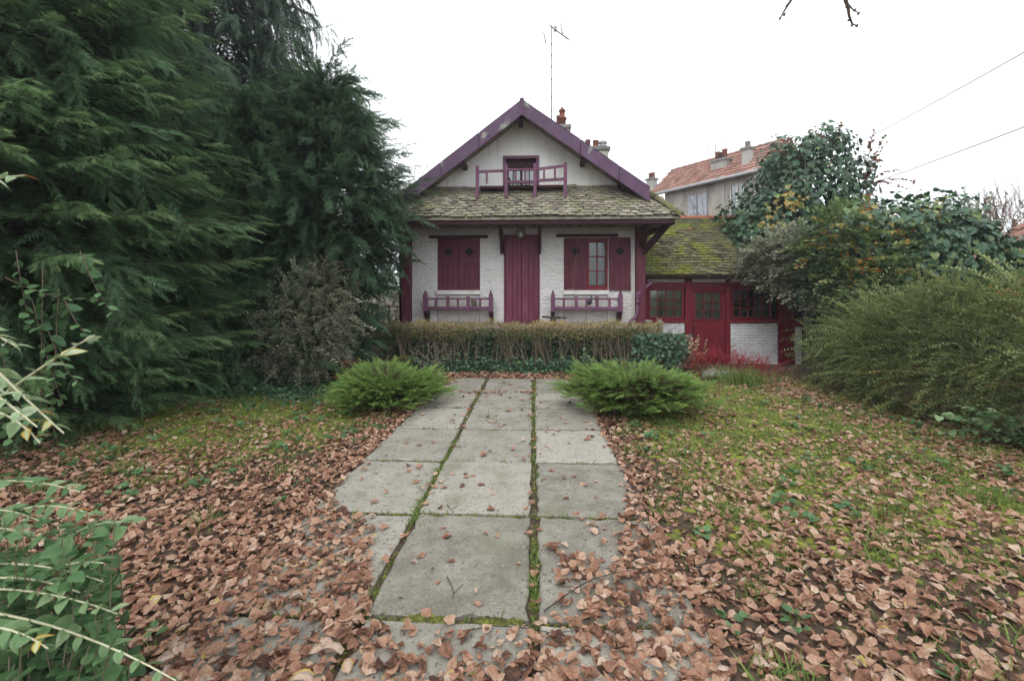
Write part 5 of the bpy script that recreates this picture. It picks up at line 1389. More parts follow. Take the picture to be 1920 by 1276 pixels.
def ivy_mass(name, label, ells, n, seed, smin, smax, mat, nparts, base, cat='ivy', autumn=None, stems=30, tonemu=.42, inner=1.0):
    t = thing(name, label, cat, base)
    P, Nn = blob(ells, n, .82, 1.07, seed, .38)
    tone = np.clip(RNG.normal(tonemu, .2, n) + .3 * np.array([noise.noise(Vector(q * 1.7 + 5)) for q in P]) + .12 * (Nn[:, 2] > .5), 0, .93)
    au = RNG.random(n) < .012; tone[au] = RNG.uniform(.955, 1, au.sum())
    if autumn is not None:
        for (c, rr, pr) in autumn:
            near = (np.linalg.norm(P - np.array(c), axis=1) < rr) & (RNG.random(n) < pr); tone[near] = RNG.uniform(.955, 1, near.sum())
    size = smin * .7 + (smax - smin * .7) * RNG.random(n) ** 1.3
    # leaves facing the camera that show largest become parts
    cam_p = np.array([0, 0, EYE]); v = cam_p - P; dist = np.linalg.norm(v, axis=1)
    score = size / dist * np.clip(np.sum(unit(v) * Nn, 1), .05, 1) * (tone < .94)
    ixs = np.argsort(-score)[:int(nparts * 2.2)]; RNG.shuffle(ixs); ixs = ixs[:nparts]
    rest = np.ones(n, bool); rest[ixs] = False
    V, F, T = lay_leaves(P[rest], Nn[rest], size[rest], IVY, tone[rest])
    hp = Heap(); hp.add(V, F, np.clip(T, 0, 1))
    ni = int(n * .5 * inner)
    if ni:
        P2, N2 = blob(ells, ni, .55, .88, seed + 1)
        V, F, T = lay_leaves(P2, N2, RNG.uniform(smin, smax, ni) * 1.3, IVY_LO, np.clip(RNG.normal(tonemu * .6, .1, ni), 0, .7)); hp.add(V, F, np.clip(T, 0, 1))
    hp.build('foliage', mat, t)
    mes = []
    for k in range(14):
        tv, tf, tt = IVY[k % 5]
        me = bpy.data.meshes.new('leaf'); me.from_pydata(tv.tolist(), [], tf.tolist())
        at0 = me.attributes.new('tone', 'FLOAT', 'POINT'); at0.data.foreach_set('value', np.clip(tt + (k + .5) / 14 * .9, 0, .93).astype(np.float32)); me.materials.append(mat); mes.append(me)
    zax = unit(Nn[ixs] + UP * .45 + RNG.normal(0, .35, (len(ixs), 3))); down = -UP + Nn[ixs] * .35 + RNG.normal(0, .5, (len(ixs), 3))
    d = unit(down - zax * np.sum(down * zax, 1, keepdims=True)); R = frames(d, zax)
    for q, i in enumerate(ixs):
        o = bpy.data.objects.new('leaf', mes[int(np.clip(tone[i] * 14 / .95, 0, 13))]); COL.objects.link(o); o.parent = t
        o.matrix_local = Matrix.Translation(Vector(P[i] + Nn[i] * .02 - org(t))) @ Matrix(R[q].tolist()).to_4x4() @ Matrix.Scale(size[i], 4)
    w = Heap(); r = random.Random(seed)
    for k in range(stems):
        e = ells[r.randrange(len(ells))]; c = np.array(e[:3]); R_ = np.array(e[3:6])
        d0 = unit(np.array([r.gauss(0, 1), r.gauss(0, 1) - .6, r.gauss(0, .8)])); p0 = c + d0 * R_ * .8; d1 = unit(d0 + np.array([r.gauss(0, .5), 0, r.uniform(-.3, .9)])); p1 = c + d1 * R_ * r.uniform(1.0, 1.25)
        w.tube(np.array([p0, (p0 + p1) / 2 + np.array([0, -.08, .08]), p1]), .009, .003, 4, r.uniform(.3, .9))
    w.build('stems', MT['twig'], t)
    return t
c1 = at(1505, 340, 12.6)
tall = [(c1.x, 12.7, 3.9, 1.3, 1.2, 1.8), (c1.x + .7, 12.7, 4.3, 1.0, 1.0, 1.4), (c1.x - 1.0, 12.4, 3.1, 1.15, 1.1, 1.25), (c1.x - .1, 12.7, 1.6, 1.7, 1.3, 2.0), (c1.x + .55, 12.7, 5.35, .55, .6, .6), (c1.x - .55, 12.7, 5.0, .5, .5, .5)]
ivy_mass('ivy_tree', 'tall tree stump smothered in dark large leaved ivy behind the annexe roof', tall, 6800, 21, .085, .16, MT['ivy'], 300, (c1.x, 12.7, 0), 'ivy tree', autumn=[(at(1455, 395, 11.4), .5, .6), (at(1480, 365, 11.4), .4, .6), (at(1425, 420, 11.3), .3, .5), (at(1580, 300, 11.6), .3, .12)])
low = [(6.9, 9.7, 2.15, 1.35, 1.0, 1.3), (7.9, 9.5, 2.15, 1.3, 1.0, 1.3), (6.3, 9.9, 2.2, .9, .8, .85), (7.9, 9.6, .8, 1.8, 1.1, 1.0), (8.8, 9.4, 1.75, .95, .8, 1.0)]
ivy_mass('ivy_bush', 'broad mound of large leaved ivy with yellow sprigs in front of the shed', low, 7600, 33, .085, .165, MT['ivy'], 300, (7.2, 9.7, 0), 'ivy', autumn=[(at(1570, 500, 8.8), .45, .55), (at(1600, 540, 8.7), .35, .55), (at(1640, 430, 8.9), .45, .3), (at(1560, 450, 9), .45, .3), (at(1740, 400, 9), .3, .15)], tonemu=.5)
# grey leaved tangle hanging over the annexe eave
def bush_sprays(name, label, ells, n, seed, lo, hi, tm, mat, base, L=(.3, .55), dirf=None, cat='shrub', tonemu=.42, tsd=.15, stems=40, updroop=.5, group=None, drop=.0, hung=False, jit=.4, lump=.0):
    t = thing(name, label, cat, base, group)
    P, Nn = blob(ells, n, lo, hi, seed)
    d = Nn + RNG.normal(0, jit, (n, 3)) + UP * drop
    if lump: tonemu = tonemu + lump * np.array([noise.noise(Vector(q * 1.5 + 3)) for q in P])
    if dirf is not None: d = d + dirf
    set_out('foliage', tm, frames(unit(d), unit(UP + RNG.normal(0, .35, (n, 3)))), P, RNG.uniform(L[0], L[1], n), np.clip(RNG.normal(tonemu, tsd, n), .02, .97), mat, t)
    w = Heap(); r = random.Random(seed)
    for k in range(stems):
        e = ells[r.randrange(len(ells))]; c = np.array(e[:3]); R_ = np.array(e[3:6])
        p0 = c + R_ * np.array([r.gauss(0, .4), r.gauss(0, .3), r.gauss(0, .3)]) if hung else np.array([c[0] + r.gauss(0, .2), c[1] + r.gauss(0, .2), 0.0]); d1 = unit(np.array([r.gauss(0, 1), r.gauss(0, 1), abs(r.gauss(.3, .7))])); p1 = c + d1 * R_ * r.uniform(.8, 1.0)
        w.tube(np.array([p0, p0 * .5 + p1 * .5 + UP * .15 * R_[2], p1]), .014, .004, 4, r.uniform(.2, .8))
    w.build('stems', MT['twig'], t)
    return t
SPRAY = [tmpl_spray(22, .085, .042, .3 + .12 * i, i) for i in range(4)]
SPRAY_THIN = [tmpl_spray(34, .042, .022, .22 + .14 * i, 10 + i) for i in range(4)]
SPRAY_COT = [tmpl_spray(30, .058, .032, .2 + .13 * i, 50 + i) for i in range(6)]
SPRAY_LEAFY = [tmpl_spray(11, .26, .17, .2 + .15 * i, 70 + i) for i in range(5)]
SPRAY_GREY = [tmpl_spray(20, .11, .07, .3 + .2 * i, 90 + i) for i in range(5)]
SPRAY_BIG = [tmpl_spray(12, .17, .1, .35, 20 + i) for i in range(4)]
tg = at(1455, 520, 10.6)
bush_sprays('tangled_creeper', 'grey leaved tangle of creeper hanging over the right end of the annexe windows', [(5.65, 10.3, 2.3, .62, .5, .5), (5.95, 10.1, 1.95, .55, .55, .6), (5.25, 10.6, 2.15, .36, .35, .26)], 1500, 41, .5, 1.12, SPRAY_LEAFY, MT['grey_leaf'], (5.7, 10.5, 0), (.22, .42), np.array([-.15, -.3, -.1]), 'creeper', hung=True, tonemu=.5, tsd=.2)
bush_sprays('bramble', 'lighter olive leaved bramble with yellow sprigs between the tall ivy and the broad ivy mound', [(6.0, 9.3, 2.55, .6, .45, .55), (6.5, 8.95, 2.3, .6, .4, .5), (6.3, 8.9, 1.7, .7, .45, .55)], 520, 42, .6, 1.12, SPRAY_LEAFY, MT['bramble_leaf'], (6.2, 9.2, 0), (.25, .5), np.array([-.1, -.35, .1]), 'bramble', hung=True, tonemu=.5, tsd=.24)
# fine twigged cotoneaster along the right edge
cot_e = [(6.0, 7.7, .4, 1.15, .95, .8), (6.25, 6.7, .5, 1.5, 1.1, 1.0), (6.5, 5.5, .55, 1.55, 1.15, 1.1), (6.65, 4.3, .6, 1.45, 1.2, 1.2), (6.9, 3.0, .6, 1.4, 1.2, 1.3), (5.6, 6.3, .3, .7, .6, .55), (5.7, 4.9, .35, .7, .6, .6)]
bush_sprays('cotoneaster_bank', 'long bank of fine twigged cotoneaster along the right side of the lawn', cot_e, 7600, 51, .66, 1.06, SPRAY_COT, MT['coton'], (6.4, 5.5, 0), (.3, .8), np.array([-.5, -.25, .1]), 'cotoneaster', stems=60, tonemu=.46, tsd=.2, jit=.62, lump=.3)
bush_sprays('cotoneaster_bush', 'dark arching grey leaved cotoneaster bush against the conifers left of the hedge', [(-3.85, 7.8, 1.1, .55, .5, .62), (-3.7, 7.9, 1.5, .34, .34, .42), (-4.05, 7.7, .7, .5, .5, .5)], 1000, 61, .5, 1.15, SPRAY_GREY, MT['grey_leaf'], (-3.5, 8.0, 0), (.28, .62), np.array([.25, -.3, .15]), 'cotoneaster', tonemu=.62, tsd=.2, stems=14, jit=.55)
# crimson low shrub by the annexe door
MAP = [tmpl_spray(26, .1, .022, .5, 30 + i) for i in range(4)]
bush_sprays('crimson_shrub', 'low crimson leaved shrub in front of the red annexe door', [(3.3, 8.6, .06, .48, .36, .36), (3.75, 8.6, .04, .48, .36, .28), (4.2, 8.7, -.03, .4, .33, .25)], 430, 71, .55, 1.1, MAP, MT['red_leaf'], (3.5, 8.8, 0), (.2, .36), None, 'shrub', stems=40, tonemu=.45, tsd=.2)
# ================================================================== smaller plants
def stem_plant(name, label, cat, stems, tm, mat, size, tone, base, per=14, droop=.2, mat2=None, r0=.006, tail=None):
    """stems given as point lists; leaves in alternating rows along each"""
    t = thing(name, label, cat, base)
    w = Heap(); P, D, S, Tn = [], [], [], []
    for pts in stems:
        pts = np.array(pts, float); n = len(pts)
        w.tube(pts, r0, r0 * .35, 5, RNG.uniform(.7, 1))
        L_ = np.linalg.norm(np.diff(pts, axis=0), axis=1).sum(); m = max(3, int(per * L_)); f0 = .1 if tail is None else max(.1, 1 - tail / L_)
        if tail: m = max(4, int(per * min(tail, L_)))
        for k in range(m):
            f = f0 + (1 - f0) * (k + RNG.uniform(-.3, .3)) / m; f = min(max(f, 0), .999); q = f * (n - 1); j = int(q); u = q - j
            p = pts[j] * (1 - u) + pts[j + 1] * u; tan = unit(pts[j + 1] - pts[j]); sd = unit(np.cross(tan, UP + RNG.normal(0, .3, 3)))
            d = tan * RNG.uniform(.3, .9) + sd * (1 if k % 2 else -1) * RNG.uniform(.6, 1) + UP * RNG.uniform(-.3, .3)
            P.append(p); D.append(d); S.append(RNG.uniform(*size) * (1.1 - .35 * f)); Tn.append(RNG.normal(*tone) + .18 * (f - .5))
    w.build('stems', mat2 or MT['twig'], t)
    P, D, S, Tn = map(np.array, (P, D, S, Tn))
    V, F, T = spread(tm, frames(unit(D), unit(UP * .9 + RNG.normal(0, .4, (len(P), 3)))), P, S, Tn)
    o = raw_mesh('foliage', V, F, mat, t, np.clip(T, 0, 1)); o['kind'] = 'stuff'
    return t
OVAL = [tmpl_leaf(1, .55, .22, .12 + .1 * i, 4, i) for i in range(4)]
ROUND = [tmpl_leaf(1, .8, .15, .15, 4, 10 + i) for i in range(4)]
def curve(a, b, bow=(0, 0, .1), n=8):
    a, b, bow = np.array(a), np.array(b), np.array(bow); t = np.linspace(0, 1, n)[:, None]
    return a + (b - a) * t + bow * 4 * t * (1 - t)
v = lambda px, py, Y: np.array(at(px, py, Y))
def v2(px, py, dep):
    return np.array(Vector((0, 0, EYE)) + ray(px, py) * dep)
# pale honeysuckle close to the lens at the left: long whitish stems
root = np.array([-2.35, 1.25, 0.05])
st = []
for (a, m_, e) in (((-60, 790, 1.35), (60, 700, 1.3), (178, 628, 1.25)), ((-60, 640, 1.3), (30, 730, 1.28), (120, 812, 1.25)), ((-80, 690, 1.2), (-20, 730, 1.2), (70, 800, 1.18)),
                   ((-70, 330, 1.5), (-20, 335, 1.45), (48, 328, 1.4)), ((-60, 770, 1.3), (10, 775, 1.28), (75, 830, 1.26)), ((-60, 610, 1.3), (-15, 625, 1.3), (32, 650, 1.28))):
    p = [v2(*a), v2(*m_), v2(*e)]
    c = curve(p[0], p[2], tuple((p[1] - (p[0] + p[2]) / 2) * .9)); st.append(np.concatenate([curve(root, p[0], (0, .05, .1), 6)[:-1], c]))
stem_plant('honeysuckle_shrub', 'tall pale leaved shrub with whitish stems reaching in from the left edge', 'shrub', st, OVAL, MT['pale_leaf'], (.04, .07), (.8, .09), tuple(root), 11, r0=.0055, mat2=MT['pale_stem'], tail=1.0)
# the low mat of green leaves and pale shoots below it
root = np.array([-1.95, 1.45, 0.03])
st = []
for (a, e, dep) in (((-60, 910, ), (150, 922), 1.5), ((20, 960), (175, 965), 1.5), ((-60, 1090), (150, 1110), 1.35), ((-60, 1105), (220, 1150), 1.32), ((0, 1150), (330, 1275), 1.3), ((40, 1095), (195, 1055), 1.4), ((-60, 1060), (195, 1090), 1.42),
                    ((-60, 1180), (90, 1215), 1.2), ((120, 1010), (255, 980), 1.6), ((-50, 960), (90, 985), 1.5), ((-50, 1000), (60, 1010), 1.45)):
    p0, p1 = v2(*a, dep), v2(*e, dep * .97)
    st.append(np.concatenate([curve(root, p0, (0, 0, .15), 5)[:-1], curve(p0, p1, (0, 0, .025))]))
stem_plant('evergreen_shrub', 'low green leaved shrub with long pale shoots at the bottom left corner', 'shrub', st, OVAL, MT['pale_leaf'], (.04, .068), (.5, .15), tuple(root), 20, r0=.0048, mat2=MT['pale_stem'])
st = []
for k in range(120):
    p1 = v2(RNG.uniform(-120, 215), RNG.uniform(960, 1340), RNG.uniform(1.25, 1.75)); p1[2] = max(p1[2], .05)
    st.append(curve(np.array([p1[0] - RNG.uniform(.05, .3), p1[1] + RNG.uniform(0, .25), .02]), p1, (0, 0, .06), 5))
stem_plant('ground_ivy', 'mat of mid green leaves spreading under the pale shoots at the bottom left', 'ground cover', st, ROUND, MT['pale_leaf'], (.04, .07), (.27, .16), tuple(root + np.array([.1, .1, 0])), 20, r0=.003)
# wispy broom twig in the mat
st = [curve(v2(110 + RNG.uniform(-25, 25), 1095, 1.6), v2(RNG.uniform(150, 235), RNG.uniform(965, 1020), 1.65), (0, 0, .01), 5) for k in range(26)]
w = Heap()
for s_ in st: w.tube(s_, .0018, .0008, 3, 1.0)
bt = thing('broom_sprig', 'wispy grey green sprig rising from the leaf mat at the left', 'plant', tuple(st[0][0])); w.build('sprig', MT['coton'], bt, None)
# round leaved climber hanging on the fir
st = []
for (a, e) in (((80, 500), (75, 830)), ((110, 540), (95, 800)), ((10, 520), (190, 560)), ((150, 470), (215, 590)), ((60, 560), (120, 760)), ((90, 620), (150, 720)), ((30, 470), (60, 620)), ((-20, 600), (60, 800)), ((120, 560), (180, 640)), ((-40, 700), (40, 850))):
    st.append(curve(v2(*a, 3.7), v2(*e, 3.55), (0, 0, -.06)))
st.append(curve(v2(60, 690, 3.6), np.array([-3.75, 3.5, 0]), (0, 0, .1)))
stem_plant('climber', 'round leaved green climber hanging over the front of the big fir', 'climber', st, ROUND, MT['pale_leaf'], (.06, .1), (.3, .13), (-3.75, 3.5, 0), 15, r0=.004, mat2=MT['bark_stem'])
# ivy trailing at the foot of the cotoneaster bank
st = [curve(np.array([4.95, 4.75, .02]), v2(px, py, 4.6), (0, 0, .1)) for (px, py) in ((1760, 812), (1800, 790), (1850, 770), (1890, 765), (1830, 830), (1745, 780), (1900, 800), (1790, 760))]
stem_plant('trailing_ivy', 'pale ivy trailing at the foot of the right hand cotoneaster bank', 'ivy', st, IVY, MT['pale_leaf'], (.07, .12), (.55, .14), (4.95, 4.75, 0), 20)
# ivy growing over the right end of the hedge with the low wall
wl_ = thing('low_wall', 'low mossy brick wall at the right end of the hedge', 'wall', (2.85, 9.3, 0))
q = MB(); q.box(2.56, 3.1, 9.12, 9.4, -.2, .62); core = q.build('wall_core', MT['stone'], wl_)
for j in range(6):
    for i in range(3):
        x0 = 2.56 + i * .185 - (.09 if j % 2 else 0)
        a_, b_ = max(x0, 2.56) + .004, min(x0 + .18, 3.1) - .004
        if b_ - a_ < .03: continue
        q = MB(); q.box(a_, b_, 9.09 - random.uniform(0, .008), 9.13, .62 - (j + 1) * .1 + .005, .62 - j * .1 - .005); q.build('brick', MT['brick'], core, .006, .002)
for i in range(7):
    q = MB(); x0 = 2.55 + i * .08; q.box(x0 + .004, x0 + .076, 9.07, 9.42, .622, .72 + random.uniform(-.008, .008)); q.build('coping_brick', MT['brick'], wl_, .008, .002)
n = 1000
P = np.stack([RNG.uniform(1.9, 3.06, n), 9.0 - np.abs(RNG.normal(0, .06, n)) + .04, .78 * RNG.random(n) ** .9], 1)
P = P[RNG.random(n) < np.clip(1.25 - (P[:, 0] - 2.35) * 1.05, .12, 1) * np.clip((P[:, 0] - 1.8) * 2, 0, 1)]; n = len(P)
iv = thing('ivy_clump', 'dark ivy climbing the hedge end beside the low wall', 'ivy', (2.4, 8.98, 0))
V, F, T = lay_leaves(P, np.tile([0, -1.0, .2], (n, 1)), RNG.uniform(.05, .085, n), IVY, np.clip(RNG.normal(.36, .14, n), 0, .9))
o = raw_mesh('foliage', V, F, MT['ivy'], iv, np.clip(T, 0, .93)); o['kind'] = 'stuff'
n = 3600
P = np.stack([RNG.uniform(-3.2, 2.4, n), 9.7 - np.abs(RNG.normal(0, .035, n)), RNG.uniform(.0, .8, n)], 1)
tw_ = thing('wall_ivy', 'dark ivy hiding the terrace wall behind the hedge stems', 'ivy', (-.4, 9.68, 0)); tw_['kind'] = 'stuff'
V, F, T = lay_leaves(P, np.tile([0, -1.0, .2], (n, 1)), RNG.uniform(.06, .11, n), IVY_LO, np.clip(RNG.normal(.3, .15, n), 0, .9)); o = raw_mesh('foliage', V, F, MT['ivy'], tw_, np.clip(T, 0, .93)); o['kind'] = 'stuff'
# ivy carpet along the foot of the hedge and under the conifers
n = 2600
x = RNG.uniform(-3.4, 2.1, n); P = np.stack([x, 8.86 - np.abs(RNG.normal(0, .09, n)) + .12, np.abs(RNG.normal(.0, .11, n)) + .02], 1)
gc = thing('ivy_carpet', 'dark green ivy carpet along the foot of the clipped hedge', 'ivy', (-.6, 8.8, 0)); gc['kind'] = 'stuff'
V, F, T = lay_leaves(P, np.tile([0, -.5, .8], (n, 1)), RNG.uniform(.04, .085, n), IVY_LO, np.clip(RNG.normal(.45, .2, n), 0, .92)); o = raw_mesh('foliage', V, F, MT['ivy'], gc, np.clip(T, 0, .93)); o['kind'] = 'stuff'
n = 9000
P = np.stack([RNG.uniform(-6.2, -2.7, n), RNG.uniform(5.6, 9.2, n), np.zeros(n)], 1)
edge = 6.35 + .35 * np.sin(P[:, 0] * 2.3) + .5 * (P[:, 0] + 4.5) * .6
P = P[(P[:, 1] > edge + RNG.normal(0, .25, len(P)))]; n = len(P); P[:, 2] = gz(P[:, 0], P[:, 1]) + np.abs(RNG.normal(0, .045, n)) + .015
gc = thing('ground_cover', 'dark green ground cover in the shade under the left conifers', 'ground cover', (-4.5, 7.5, 0)); gc['kind'] = 'stuff'
V, F, T = lay_leaves(P, np.tile([0, -.2, 1.0], (n, 1)), RNG.uniform(.035, .075, n), IVY_LO, np.clip(RNG.normal(.5, .2, n), 0, .92)); o = raw_mesh('foliage', V, F, MT['ivy'], gc, np.clip(T, 0, .93)); o['kind'] = 'stuff'
# young laurel in front of the hedge, dry seed stalk, rusty ferns, wispy grey stems
b0 = v(1093, 690, 8.5); b0[2] = 0
stem_plant('laurel_sapling', 'young bright green laurel standing before the hedge behind the right juniper', 'plant', [curve(b0, b0 + np.array([dx, dy, h]), (0, 0, .05)) for dx, dy, h in ((.0, 0, .52), (.12, -.05, .35), (-.1, -.03, .32))], OVAL, MT['pale_leaf'], (.08, .13), (.42, .1), tuple(b0), 24)
b0 = v(1302, 690, 8.9); b0[2] = gz(b0[0], b0[1])
st = []
for k in range(9):
    e = b0 + np.array([RNG.normal(.06, .1), RNG.normal(0, .06), RNG.uniform(.45, .9)]); st.append(curve(b0, e, (RNG.normal(0, .03), 0, 0)))
stem_plant('dry_plant', 'tall stalk of dry papery cream seed pods before the annexe door', 'plant', st, ROUND, MT['dry_leaf'], (.045, .075), (.65, .25), tuple(b0), 34)
b0 = np.array([-2.98, 7.7, 0.0])
st = [curve(b0 + np.array([RNG.uniform(-.45, .45), RNG.uniform(-.1, .2), 0]), b0 + np.array([RNG.uniform(-.65, .7), RNG.uniform(-.3, .15), RNG.uniform(.1, .45)]), (0, 0, .07)) for k in range(34)]
stem_plant('rusty_fern', 'rusty brown fern clump beneath the dark cotoneaster bush', 'fern', st, OVAL, MT['rust_leaf'], (.05, .1), (.45, .2), tuple(b0), 40)
b0 = v(830, 690, 8.75); b0[2] = 0
st = [curve(b0 + np.array([RNG.uniform(-.5, .35), 0, 0]), b0 + np.array([RNG.uniform(-.7, .5), RNG.uniform(-.2, .1), RNG.uniform(.25, .62)]), (0, 0, .05)) for k in range(16)]
stem_plant('wispy_shrub', 'wispy grey stemmed plant between the left juniper and the hedge', 'plant', st, SM_LEAF, MT['grey_leaf'], (.025, .045), (.7, .15), tuple(b0), 40, r0=.004)
b0 = v(735, 680, 8.85); b0[2] = 0
st = [curve(b0 + np.array([RNG.uniform(-.35, .35), 0, 0]), b0 + np.array([RNG.uniform(-.5, .5), RNG.uniform(-.2, .1), RNG.uniform(.12, .36)]), (0, 0, .07)) for k in range(24)]
stem_plant('yellow_fern', 'yellow green fern at the left foot of the clipped hedge', 'fern', st, OVAL, MT['gold_leaf'], (.04, .08), (.35, .2), tuple(b0), 44)
b0 = v(1250, 640, 9.0); b0[2] = 0
# grass clump and stone by the crimson shrub
s0 = v(1350, 706, 8.3)
stn = thing('rough_stone', 'rough grey stone lying under the crimson shrub', 'stone', (s0[0], 8.3, -.05))
import bmesh
bm = bmesh.new(); bmesh.ops.create_icosphere(bm, subdivisions=3, radius=1)
for vv in bm.verts:
    nn = noise.fractal(vv.co * 1.6 + Vector((3, 1, 2)), 1, 2, 4); vv.co = Vector((vv.co.x * .3, vv.co.y * .2, vv.co.z * .17)) * (1 + .45 * nn)
me = bpy.data.meshes.new('stone_body'); bm.to_mesh(me); bm.free(); me.materials.append(MT['stone'])
o = link('stone_body', me, stn); o.location = (0, 0, .1)
BLADE = []
for k in range(4):
    a = .25 + .2 * k
    pts = [(0, 0), (.33, a * .12), (.68, a * .45), (1.0, a)]
    V_ = []; T_ = []
    for i, (z, x) in enumerate(pts[:-1]):
        w_ = .03 * (1 - .25 * i); V_ += [(x, w_, z), (x, -w_, z)]; T_ += [-.15 + .1 * i] * 2
    V_.append((pts[-1][1], 0, pts[-1][0] * .93)); T_.append(.2)
    BLADE.append((np.array(V_, float), np.array([(0, 1, 2), (1, 3, 2), (2, 3, 4), (3, 5, 4), (4, 5, 6)]), np.array(T_)))
def blades(P, h, tone, lean=.25):
    n = len(P); z = unit(UP + RNG.normal(0, lean, (n, 3))); x = unit(np.cross(z, RNG.normal(size=(n, 3)))); R = np.stack([x, np.cross(z, x), z], 2)
    return spread(BLADE, R, P, np.stack([h, np.full(n, .16), h], 1), tone)
b0 = v(1390, 725, 8.0)
P = np.stack([RNG.normal(b0[0], .28, 700), RNG.normal(8.1, .16, 700), np.zeros(700)], 1); P[:, 2] = gz(P[:, 0], P[:, 1])
gc = thing('tall_grass', 'tuft of tall dull grass beside the crimson shrub', 'grass', (b0[0], 8.1, 0))
V, F, T = blades(P, RNG.uniform(.15, .38, 700), RNG.uniform(.1, .9, 700), .2); o = raw_mesh('blades', V, F, MT['grass'], gc, np.clip(T, 0, 1)); o['kind'] = 'stuff'

# small grey stone ornament on the hedge end
so = at(1237, 612, 9.3)
sto = thing('stone_ornament', 'small weathered grey statue standing on the low wall among the ivy', 'statue', (so.x, 9.3, .7))
sto.location = (so.x, 9.3, .73); sto['origin'] = [so.x, 9.3, .73]
z = .73
q = MB(); q.lathe((so.x, 9.3, z), [(.075, 0), (.085, .02), (.06, .05), (.05, .12), (.06, .17), (.045, .2)], 12); sb_ = q.build('statue_body', MT['stone'], sto)
q = MB(); ell(q, (so.x + .0, 9.27, z + .24), (.045, .06, .05)); ell(q, (so.x + .05, 9.25, z + .22), (.03, .03, .025)); q.tube([(so.x - .03, 9.3, z + .27), (so.x - .04, 9.3, z + .33)], [.016, .004], 6); q.tube([(so.x + .02, 9.3, z + .27), (so.x + .03, 9.3, z + .32)], [.016, .004], 6); q.build('statue_head', MT['stone'], sto)

# bare creeper on the annexe roof and on the shutter
def bare(name, label, paths, r=.006, tone=.6, base=None):
    t = thing(name, label, 'creeper', tuple(paths[0][0]) if base is None else base); w = Heap()
    for p in paths: w.tube(np.array(p), r, r * .5, 5, tone)
    w.build('stem', MT['twig'], t, None); return t
def onroof(px, py):
    """where a line of sight meets the annexe roof"""
    d = ray(px, py); o = Vector((0, 0, EYE)); nn = Vector((0, -(RZ1 - RZ0), RY1 - RY0)).normalized(); t = (Vector((0, RY0, RZ0)) - o).dot(nn) / d.dot(nn)
    return np.array(o + d * t + nn * .06)
def wig(pts, n=14, a=.03):
    pts = np.array(pts); t = np.linspace(0, len(pts) - 1, n); out = np.stack([np.interp(t, np.arange(len(pts)), pts[:, k]) for k in range(3)], 1)
    return out + RNG.normal(0, a, out.shape) * np.array([1, .3, .6])
e0 = np.array(at(1330, 520, 10.9)); e1 = np.array(at(1345, 532, 10.8)); e2 = np.array(at(1368, 520, 10.85))
bare('bare_creeper', 'thin bare creeper stems straggling over the mossy annexe roof', [
    wig([onroof(1395, 470), onroof(1370, 465), onroof(1330, 455), onroof(1300, 470), onroof(1270, 485)]), wig([onroof(1400, 500), onroof(1380, 480), onroof(1350, 470), onroof(1318, 452)]),
    wig([onroof(1280, 430), onroof(1300, 445), onroof(1345, 460), onroof(1400, 440)]), np.concatenate([wig([onroof(1310, 500), onroof(1318, 510)], 5, .01), [e0 + [-.05, 0, .05], e0, e1, e2, np.array(onroof(1380, 512))]]),
    wig([onroof(1375, 430), onroof(1390, 460), onroof(1385, 505)]), wig([onroof(1260, 470), onroof(1262, 495), onroof(1290, 508)])], .007, .7)
sv = [np.array(at(px, py, 10.4)) for px, py in ((1079, 443), (1084, 452), (1081, 470), (1079, 490), (1078, 515), (1076, 540), (1074, 562), (1071, 590), (1068, 606))]
bare('hanging_creeper', 'thin bare creeper stem hanging before the left shutter of the half open window', [sv, [sv[1], sv[1] + [.08, -.02, .03]], [sv[1], sv[1] + [-.07, -.02, .05]], [sv[3], sv[3] + [.05, -.02, -.06]], [sv[5], sv[5] + [-.05, -.02, -.03]]], .0045, .95)

# ------------------------------------------------------------------ far greenery
bush_sprays('yellow_bush', 'bright yellow green bush seen through the gap left of the cottage', [(-4.25, 12.6, .95, .85, .7, .95)], 620, 81, .6, 1.05, SPRAY, MT['gold_leaf'], (-4.25, 12.6, 0), (.25, .45), None, 'bush', .4, .2, 10)
bush_sprays('far_hedge', 'dark green hedge closing the garden behind the cottage on the left', [(-8, 17, 1.6, 4.5, 1, 2.0), (-3, 18, 1.2, 2.5, .9, 1.6), (-14, 16, 1.8, 5, 1, 2.2)], 2600, 82, .7, 1.05, SPRAY_BIG, MT['yew'], (-8, 17, 0), (.5, .9), None, 'hedge', .5, .2, 10)
fe = thing('wire_fence', 'thin wire fence in the gap left of the cottage', 'fence', (-4, 11.2, 0))
for x in (-5.6, -4.6, -3.6):
    q = MB(); q.tube([(x, 11.2, -.1), (x, 11.2, 1.25)], .025, 6); q.build('fence_post', MT['wood_old'], fe)
for z in (.45, .8, 1.2):
    q = MB(); q.tube([(-5.7, 11.17, z), (-3.2, 11.17, z)], .006, 4); q.build('fence_wire', MT['black'], fe)
bush_sprays('brown_hedge', 'tall brown twiggy hedge behind the shed at the far right', [(16.6, 16.5, 2.4, 3.0, 1.2, 2.2), (20.5, 15.5, 2.6, 3, 1.2, 2.4), (14.5, 17.5, 2.0, 1.6, 1.2, 1.7)], 2600, 83, .75, 1.08, SPRAY_THIN, MT['rust_leaf'], (17, 16.5, 0), (.6, 1.1), np.array([0, 0, 1.0]), 'hedge', .3, .2, 30)
